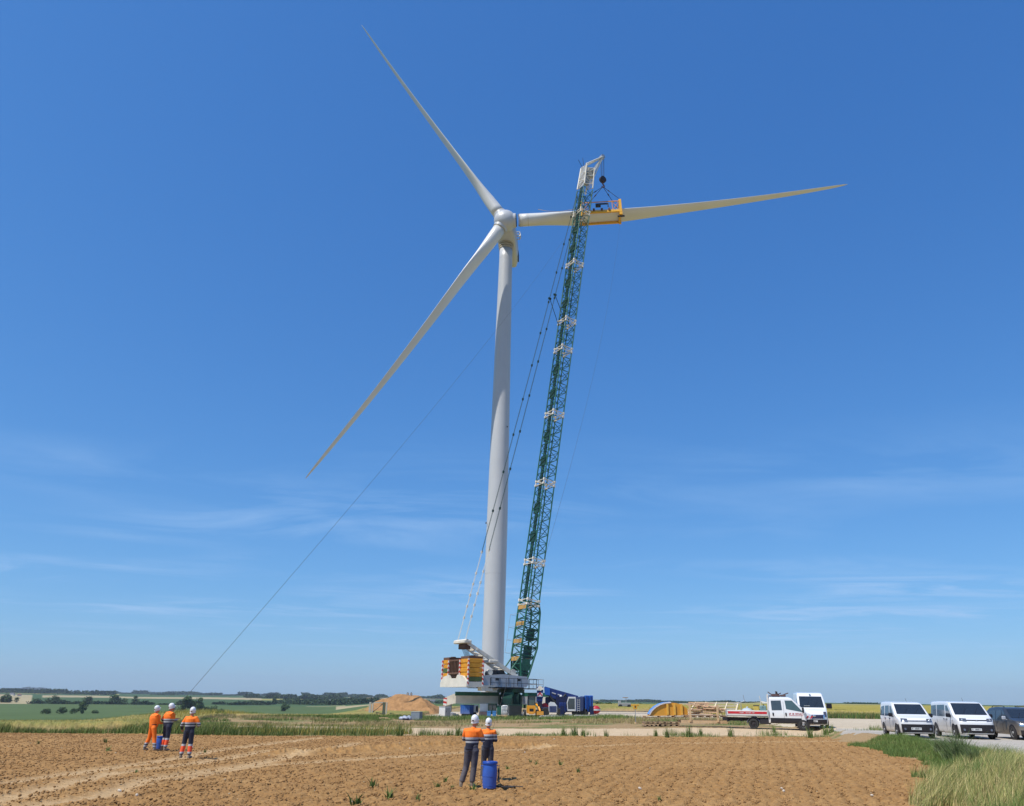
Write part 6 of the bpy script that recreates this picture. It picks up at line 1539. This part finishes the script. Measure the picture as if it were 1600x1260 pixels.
# crate base with posts and the leaning slatted frame
YB = 65.0; bx = Xc(1118, YB); gb = float(zbase(bx, YB)); crt = empty('timber_crate', (bx, YB, gb), 0, 'long open timber crate with upright posts beside the yellow cradle', 'crate')
def CX_(px): return Xc(px, YB) - bx
def CZ(py): return Zc(1118, py, YB) - gb
b = MB(); b.box(((CX_(1061) + CX_(1132)) / 2, -.7, CZ(1128.5) + .02), (CX_(1132) - CX_(1061), .14, .22)); b.box(((CX_(1061) + CX_(1132)) / 2, .8, CZ(1128.5) + .02), (CX_(1132) - CX_(1061), .14, .22)); b.build('base_beam', wood, crt)
for px in (1075, 1117.5): b = MB(); b.box((CX_(px), -.8, (CZ(1101.5) + CZ(1128)) / 2), (.16, .08, CZ(1101.5) - CZ(1128))); b.build('post', wood, crt)
b = MB()
for k in range(6): b.box((CX_(1072 + k * 11.5), 0, CZ(1120)), (.12, 1.7, .1))
for y in (-.75, -.25, .25, .75): b.box(((CX_(1065) + CX_(1133)) / 2, y, CZ(1118.5)), (CX_(1133) - CX_(1065), .16, .05))
b.build('deck', wood_d, crt)
rr4 = random.Random(9)
for k in range(28):   # boards of different length lying in the crate
    px = 1083 + rr4.random() * 38; L_ = rr4.uniform(.7, 1.6); b = MB(); zz = CZ(1118) + .08 + (k // 4) * .13 + rr4.random() * .05
    b.box((0, 0, 0), (L_, .14, .07), bev=.006); o = b.build('timber_board', mat('peach_timber', (.62, .40, .24), .8, 0, .15, 5)); o.location = (bx + CX_(px), YB - .6 + (k % 4) * .32, gb + zz); o.rotation_euler = (0, rr4.uniform(-.04, .04), rr4.uniform(-.2, .2))
    tag(o, 'pale sawn board in the heap inside the long open crate', 'board', 'sawn boards in the open crate')
# big slatted frame leaning over the crate, parallelogram
sl = empty('slatted_frame', (bx, YB + .3, gb), 0, 'large pale slatted timber frame tilted over the open crate', 'frame')
def FP(px, py, dy): return Vector((CX_(px) , dy, CZ(py)))
b = MB(); tl, tr, bl2, br = FP(1092, 1098.5, .9), FP(1160, 1098.5, .9), FP(1077, 1114, -.5), FP(1149, 1111, -.5)
for a, c in ((tl, tr), (bl2, br), (tl, bl2), (tr, br), (tl.lerp(bl2, .35), tr.lerp(br, .35)), (tl.lerp(bl2, .68), tr.lerp(br, .68))): b.tube(a, c, .075, n=4)
b.build('frame_rail', mat('cream_timber', (.66, .56, .38), .8, 0, .12, 3), sl); b = MB()
for t in (.25, .5, .75): b.tube(tl.lerp(tr, t) + Vector((0, 0, .03)), bl2.lerp(br, t) + Vector((0, 0, .03)), .055, n=4)
b.build('slat', mat('cream_timber', (.66, .56, .38)), sl)
for k, (x0, x1) in enumerate(((1082, 1110), (1104, 1132), (1090, 1122))):
    pallet('timber_pallet', ('pallet lying in the left half of the open crate', 'pallet lying in the right half of the open crate', 'topmost pallet lying in the middle of the open crate')[k], x0, x1, CZ(1118) + .62 + (.16 if k == 2 else 0) - .3, .15, YB + .1, mat('peach_timber', (.62, .40, .24)), wood)
# ---- yellow hazard sign on a post, grey implement in the far crop
sp = aty(993, 1124, 72); o = empty('road_sign', (sp.x, 72, float(zbase(sp.x, 72))), 0, 'small orange yellow sign with side flags on a thin post beside the pallets', 'sign')
zs = aty(993, 1104.5, 72).z - o.location.z
b = MB(); b.tube((0, 0, 0), (0, 0, zs), .03, n=8); b.build('post', steel_m, o); B_(o, 'sign_panel', mat('sign_orange', (.66, .34, .03), .5), ((0, -.04, zs), (.34, .05, .38)), ((-.22, -.03, zs + .12), (.3, .04, .12)), ((.2, -.03, zs + .12), (.26, .04, .14)), bev=.01); B_(o, 'sign_mark', dark_m, ((0, -.07, zs), (.1, .01, .16)), bev=0)
b = MB(); b.tube((0, 0, .0), (0, 0, .12), .14, n=12); b.build('foot', wood, o)
fp2 = aty(976, 1111, 150); o = empty('farm_implement', (fp2.x, 150, float(zbase(fp2.x, 150)) + .3), 0, 'distant grey farm machine standing at the edge of the golden field', 'farm machine')
B_(o, 'machine_frame', site_grey, ((0, 0, .7), (2.3, .8, .6)), ((-.9, 0, 1.1), (.5, .6, .5)), ((.3, 0, 1.3), (.12, .1, 1.2)), bev=.05); B_(o, 'machine_arm', wood_d, ((.2, 0, 1.9), (1.0, .1, .12)), bev=0)
for x in (-.8, .8): b = MB(); b.tube((x, -.5, .35), (x, -.2, .35), .38, n=16); b.build('wheel', tyre_m, o, True)

# ============================================================ TREES, hedges, village, far woods
leaf_m = mat('tree_leaves', (1, 1, 1), .8, 0, .25, 1.2, attr=True, spec=.15); bark = mat('bark', (.08, .06, .04), .9)
def tree(name, label, p, w, h, seed, cat='tree', grp=None, shape=1.0, nl=900, dark=1.0):
    rg = np.random.default_rng(seed); o = empty(name, p, 0, label, cat, grp)
    b = MB(); b.path([(0, 0, -.3), (w * .01, 0, h * .2), (w * .02, 0, h * .55)], [h * .035, h * .028, h * .012], 7)
    for k in range(5):
        a = k * 1.26 + seed; b.path([(w * .01, 0, h * (.2 + .05 * k)), (math.cos(a) * w * .18, math.sin(a) * w * .18, h * (.42 + .05 * k)), (math.cos(a) * w * .32, math.sin(a) * w * .32, h * (.55 + .06 * k))], [h * .016, h * .01, h * .004], 5)
    b.build('trunk', bark, o)
    nc_ = 19; cc_ = []; 
    for k in range(nc_):
        a = rg.uniform(0, 6.28); t = rg.uniform(.02, 1); rad = w * .5 * math.sqrt(max(.03, 1 - (abs(t - .42) / .62) ** 2)) * rg.uniform(.2, .72)
        cc_.append((math.cos(a) * rad, math.sin(a) * rad, h * (.10 + .76 * t), w * rg.uniform(.13, .24)))
    cc_ = np.array(cc_); ci = rg.integers(0, nc_, nl); d = rg.normal(size=(nl, 3)); d /= np.linalg.norm(d, axis=1)[:, None]
    P_ = cc_[ci, :3] + d * (cc_[ci, 3] * rg.uniform(.5, 1.08, nl))[:, None] * np.array([1, 1, .85]); P_[:, 2] = np.maximum(P_[:, 2], h * .03)
    sz = max(w, h) * .05 * rg.uniform(.6, 1.5, nl); u = rg.normal(size=(nl, 3)); u /= np.linalg.norm(u, axis=1)[:, None]; v = np.cross(u, d); v /= np.linalg.norm(v, axis=1)[:, None] + 1e-6; u = np.cross(v, d) * .7 + u * .3
    q_ = np.stack([P_ - u * sz[:, None], P_ + v * sz[:, None] * .7, P_ + u * sz[:, None], P_ - v * sz[:, None] * .7], 1).reshape(-1, 3)
    f = np.arange(nl * 4).reshape(-1, 4); cl_ = np.array([.050, .085, .028]) * dark * rg.uniform(.65, 1.45, nc_)[ci][:, None] * rg.uniform(.8, 1.2, (nl, 1))
    npmesh('crown', q_, f, leaf_m, np.repeat(cl_, 4, 0), o); return o
TREES = [  # photo pixel of the foot, width and height in photo pixels, what sets it apart
 (71, 1115.8, 18, 7, 'low bush at the foot of the green field, leftmost of four'), (97, 1115.8, 20, 9, 'rounded bush second from the left in the valley'),
 (127, 1115.5, 19, 17, 'pointed tree standing highest among the valley bushes'), (113, 1115.5, 14, 7, 'small bush leaning on the pointed valley tree'), (148, 1115, 13, 4, 'tiny bush right of the pointed valley tree'),
 (8, 1098, 22, 11, 'dark tree clump at the left picture edge'), (25, 1098, 10, 8, 'small round tree beside the clump at the left edge'), (57, 1099, 16, 6, 'flat bush on the first hedge line'), (82, 1099.5, 26, 10, 'broad dark copse on the hedge line'),
 (137, 1098, 20, 7, 'low spreading tree on the hedge line above the pointed tree'), (178, 1100, 20, 12, 'uneven copse on the hedge line left of the workers'), (194, 1100, 12, 8, 'smaller tree at the right end of the uneven copse'), (211, 1098.5, 13, 10, 'round tree standing alone left of the workers'),
 (288, 1113, 25, 23, 'tall broad tree behind the middle worker'), (307, 1113, 27, 21, 'second big tree above the right worker'), (268, 1113, 12, 12, 'slim tree behind the orange worker'), (322, 1113, 12, 8, 'low bush right of the big pair of trees'),
 (334, 1113, 18, 10, 'round bush standing right of the big trees'), (346, 1113, 10, 5, 'little bush at the right end of the row'), (445, 1111.5, 16, 11, 'single rounded tree alone in the green field'),
 (396, 1101, 20, 6, 'flat dark tree on the hedge before the village'), (429, 1099, 8, 12, 'slim upright tree at the edge of the far wood'), (934, 1104, 10, 7, 'round tree right of the blue crane'), (1000, 1103, 9, 4, 'small dark tree behind the yellow sign'), (1003 - 90, 1103, 12, 5, 'low bush partly behind the blue crane counterweight')]
for i, (px, py, wp, hp, lab) in enumerate(TREES):
    g = hit(px, py); D = g.y; k = D * .9325 / FPX
    tree('bush' if hp < 8 else 'tree', lab, g, wp * k * 1.05, hp * k * 1.02, i + 3, 'bush' if hp < 8 else 'tree', 'trees and bushes in the fields', nl=1500 if hp > 10 else 700)
# hedge lines and woods that read as one mass
def woods(name, label, pts, n, hpx, seed, depth=60, tone=1.0, gap=.42, minf=.3):
    rg = np.random.default_rng(seed); V_, C_c = [], []
    for (x0, y0, x1, y1) in pts:
        a = hit(x0, y0); c = hit(x1, y1); k_ = int(n * abs(x1 - x0) / 100)
        t = rg.uniform(0, 1, k_); big_ = fbm(t * abs(x1 - x0) / 9, t * 0 + seed, seed, 3); keep = big_ > gap; t = t[keep]; big_ = big_[keep]
        X_ = a.x + (c.x - a.x) * t + rg.normal(size=len(t)) * .3; Y_ = a.y + (c.y - a.y) * t + rg.uniform(0, 1, len(t)) * depth; k2 = a.y * (1 - t) + c.y * t
        hh = hpx * k2 * .9325 / FPX * (minf + (big_ - gap) / (1 - gap) * 1.5) ; s_ = hh * rg.uniform(.12, .3, len(t)); zz = zbase(X_, Y_) + hh * rg.uniform(0, 1, len(t)) ** .7 * .9
        V_.append(np.stack([X_, Y_, zz, s_ + .3], -1))
    A = np.concatenate(V_); m_ = len(A); u = rg.normal(size=(m_, 3)); u /= np.linalg.norm(u, axis=1)[:, None]; v = rg.normal(size=(m_, 3)); v -= u * (u * v).sum(1)[:, None]; v /= np.linalg.norm(v, axis=1)[:, None]
    s_ = A[:, 3:4]; P_ = A[:, :3]; q_ = np.stack([P_ - u * s_, P_ + v * s_ * .7, P_ + u * s_, P_ - v * s_ * .7], 1).reshape(-1, 3)
    c_l = np.array([.045, .075, .03]) * tone * rg.uniform(.7, 1.3, (m_, 1)); o = npmesh(name, q_, np.arange(m_ * 4).reshape(-1, 4), leaf_m, np.repeat(c_l, 4, 0)); return tag(o, label, 'woods', kind='stuff')
woods('hedge_line', 'broken hedge line between the two green fields at the left', [(40, 1100, 330, 1102), (355, 1102, 430, 1101), (330, 1101, 420, 1102)], 1800, 5, 2, 14, gap=.40)
woods('far_wood', 'long dark wood along the horizon at the far left', [(-40, 1082.5, 145, 1086), (10, 1080, 70, 1081)], 6000, 7, 3, 160, gap=.30)
woods('far_wood', 'thin tree line on the horizon above the workers', [(145, 1083.6, 330, 1086.5), (230, 1086, 262, 1087), (300, 1086.5, 430, 1087.5)], 5000, 4, 5, 160, gap=.34)
woods('far_wood', 'dark wooded valley left of the earth mound', [(428, 1100, 560, 1101), (440, 1098, 600, 1099), (380, 1091, 560, 1093), (470, 1088.5, 545, 1089.5)], 9000, 5, 8, 120, gap=.30)
woods('far_wood', 'blue wooded rise seen behind and right of the earth mound', [(545, 1090, 720, 1093), (560, 1098, 700, 1100)], 6000, 5, 12, 150, gap=.28)
woods('far_wood', 'distant tree line between the blue crane and the pallets', [(860, 1096.5, 1010, 1097.5), (920, 1103.5, 960, 1104), (1000, 1097, 1190, 1098.8)], 6000, 3.2, 13, 200, gap=.30)
woods('far_wood', 'faint low tree line on the horizon behind the parked vans', [(1355, 1100.6, 1380, 1100.8)], 4000, 2.2, 17, 100, gap=.5)
# village houses
wallc = mat('house_wall', (.42, .38, .33), .9, 0, .15, .3); wallw = mat('house_wall_pale', (.62, .6, .54), .9, 0, .1, .3); roofr = mat('house_roof_red', (.20, .09, .06), .9, 0, .2, .3); roofg = mat('house_roof_slate', (.13, .13, .14), .9, 0, .2, .3)
HS = [(474, 1100, 6, 'grey roofed house at the left end of the village'), (481, 1099.5, 7, 'long low house second from the left in the village'), (489, 1099.8, 6, 'brown house in the middle of the village'), (496, 1100, 5, 'small red roofed house of the village'), (503, 1100, 6, 'dull house just left of the white house'), (512, 1099, 8, 'bright white house standing out in the village'), (521, 1099.5, 5, 'last small house at the right end of the village'),
      (19, 1087, 6, 'pale farmhouse near the left picture edge'), (30, 1088, 5, 'small barn beside the pale farmhouse'), (380, 1087, 5, 'distant pale building on the left horizon'), (676, 1099, 8, 'low pale building seen just left of the outrigger')]
for i, (px, py, wpx, lab) in enumerate(HS):
    g = hit(px, py); k = g.y * .9325 / FPX; w_ = wpx * k; h_ = w_ * .34; o = empty('house', g, .3 * (i % 3 - 1), lab, 'house', 'houses of the far village')
    b = MB(); b.box((0, 0, h_ / 2), (w_, w_ * .6, h_ + .6)); wl2 = b.build('wall', wallw if i in (5, 7, 9, 10) else wallc, o)
    b = MB(); b.prism([(-w_ * .34, h_ + .3), (w_ * .34, h_ + .3), (0, h_ * 1.9)], -w_ * .53, w_ * .53, 'x'); rf = b.build('roof', roofr if i in (2, 3, 8) else roofg, o)
    b = MB(); b.box((w_ * .25, 0, h_ * 1.8), (w_ * .07, w_ * .07, h_ * .6)); b.build('chimney', wallc, rf)
    for k_ in (-.3, 0, .3): b = MB(); b.box((w_ * k_, -w_ * .302, h_ * .55), (w_ * .1, .06, h_ * .35)); b.build('window', glass2, wl2)
# ---- seedlings and tufts on the soil, bushy weeds on the bank
SEED = [(165, 1160, .22), (60, 1162, .18), (672 // 4, 1174, .26), (582, 1229, .30), (608, 1248, .28), (556, 1257, .30), (683, 1232, .20), (696, 1221, .18), (738, 1235, .22), (794, 1204, .22), (838, 1195, .20), (829, 1191, .14), (875, 1197, .24), (903, 1207, .20), (652, 1250, .16), (831, 1214, .12), (707, 1231, .12), (1030, 1250, .12), (320, 1175, .14), (213, 1206, .12)]
SEED.sort()
def ordn(i, L): return ('first', 'second', 'third', 'fourth', 'fifth', 'sixth', 'seventh', 'eighth', 'ninth', 'tenth', 'eleventh', 'twelfth', 'thirteenth', 'fourteenth', 'fifteenth', 'sixteenth', 'seventeenth', 'eighteenth', 'nineteenth', 'twentieth')[i] + ' '
for i, (px, py, h_) in enumerate(SEED):
    g = gp(px, py); leafy('weed_seedling', (g.x, g.y), h_ * 1.1, 26, GRN + [(.12, .15, .06)], ordn(i, SEED) + 'from the left of the small weeds dotted over the ploughed soil', 'weed', wl=.22)['group'] = 'weeds dotted over the soil'
BW = [(1487, 1190, 1.15, 'leafy dark green weed clump leaning over the gravel edge'), (1500, 1192, 1.05, 'tall weed stalks right beside the leafy clump on the gravel edge'), (1468, 1186, .8, 'shorter green weed clump at the left of the bank weeds'), (1520, 1200, .75, 'rounded weed clump lowest on the gravel edge')]
for i, (px, py, h_, lab) in enumerate(BW):
    g = hit(px, py); o = leafy('weed_bush', (g.x + .1, g.y), h_ * 1.0, 480, [(.08, .13, .045), (.10, .16, .05), (.14, .19, .07), (.17, .20, .10)], lab, 'weeds', wl=.03, spread=.8)
    # leaves up the stems
for i, (px, py, h_) in enumerate(sorted([(625, 1150, .9), (700, 1150, .5), (715, 1150, .8), (880, 1150, .7), (897, 1150, .9), (912, 1151, .7), (947, 1152, .6), (1025, 1151, .6), (1042, 1153, .8), (1077, 1152, .9), (1142, 1152, .8), (1095, 1151, .6), (1267, 1154, .8), (1290, 1152, .9), (1300, 1152, .7), (1210, 1150, .7), (415, 1147, .9), (506, 1149, .6), (545, 1149, .5)])):
    g = gp(px, py); leafy('track_weed', (g.x, g.y), h_, 70, GRN + [(.22, .24, .09)], ordn(i, 0) + 'from the left of the tall weeds along the near track edge', 'weed', wl=.07, spread=.35)['group'] = 'tall weeds beside the dirt track'
for i, (px, py) in enumerate(sorted([(186, 1240), (213, 1247), (300, 1170), (820, 1178), (1222, 1236), (1363, 1247), (1225, 1240), (640, 1172), (866, 1157), (1000, 1236)])):
    g = gp(px, py); b = MB(); rr5 = random.Random(i); b.ell((0, 0, .02), (.032 + .025 * rr5.random(), .03, .022 + .012 * rr5.random()), Matrix.Rotation(rr5.random(), 3, 'Y'), 9, 6)
    o = b.build('stone', mat('pale_stone', (.60, .52, .42), .9, 0, .15, 9)); o.location = (g.x, g.y, .04); tag(o, ordn(i, 0) + 'from the left of the pale stones on the ploughed soil', 'stone', 'stones on the ploughed soil')

# ============================================================ HAZE
def haze():
    m = bpy.data.materials.new('haze'); m.use_nodes = True; t = m.node_tree; t.nodes.clear()
    o = t.nodes.new('ShaderNodeOutputMaterial'); v = t.nodes.new('ShaderNodeVolumePrincipled')
    v.inputs['Color'].default_value = (.78, .87, 1, 1); v.inputs['Density'].default_value = HAZE; v.inputs['Anisotropy'].default_value = .2
    t.links.new(v.outputs[0], o.inputs['Volume'])
    b = MB().box((0, 0, 70), (16400, 16400, 200)); ob = b.build('haze', m); ob['kind'] = 'stuff'; ob['label'] = 'thin blue summer haze over the plain'
HAZE = .00007
haze()
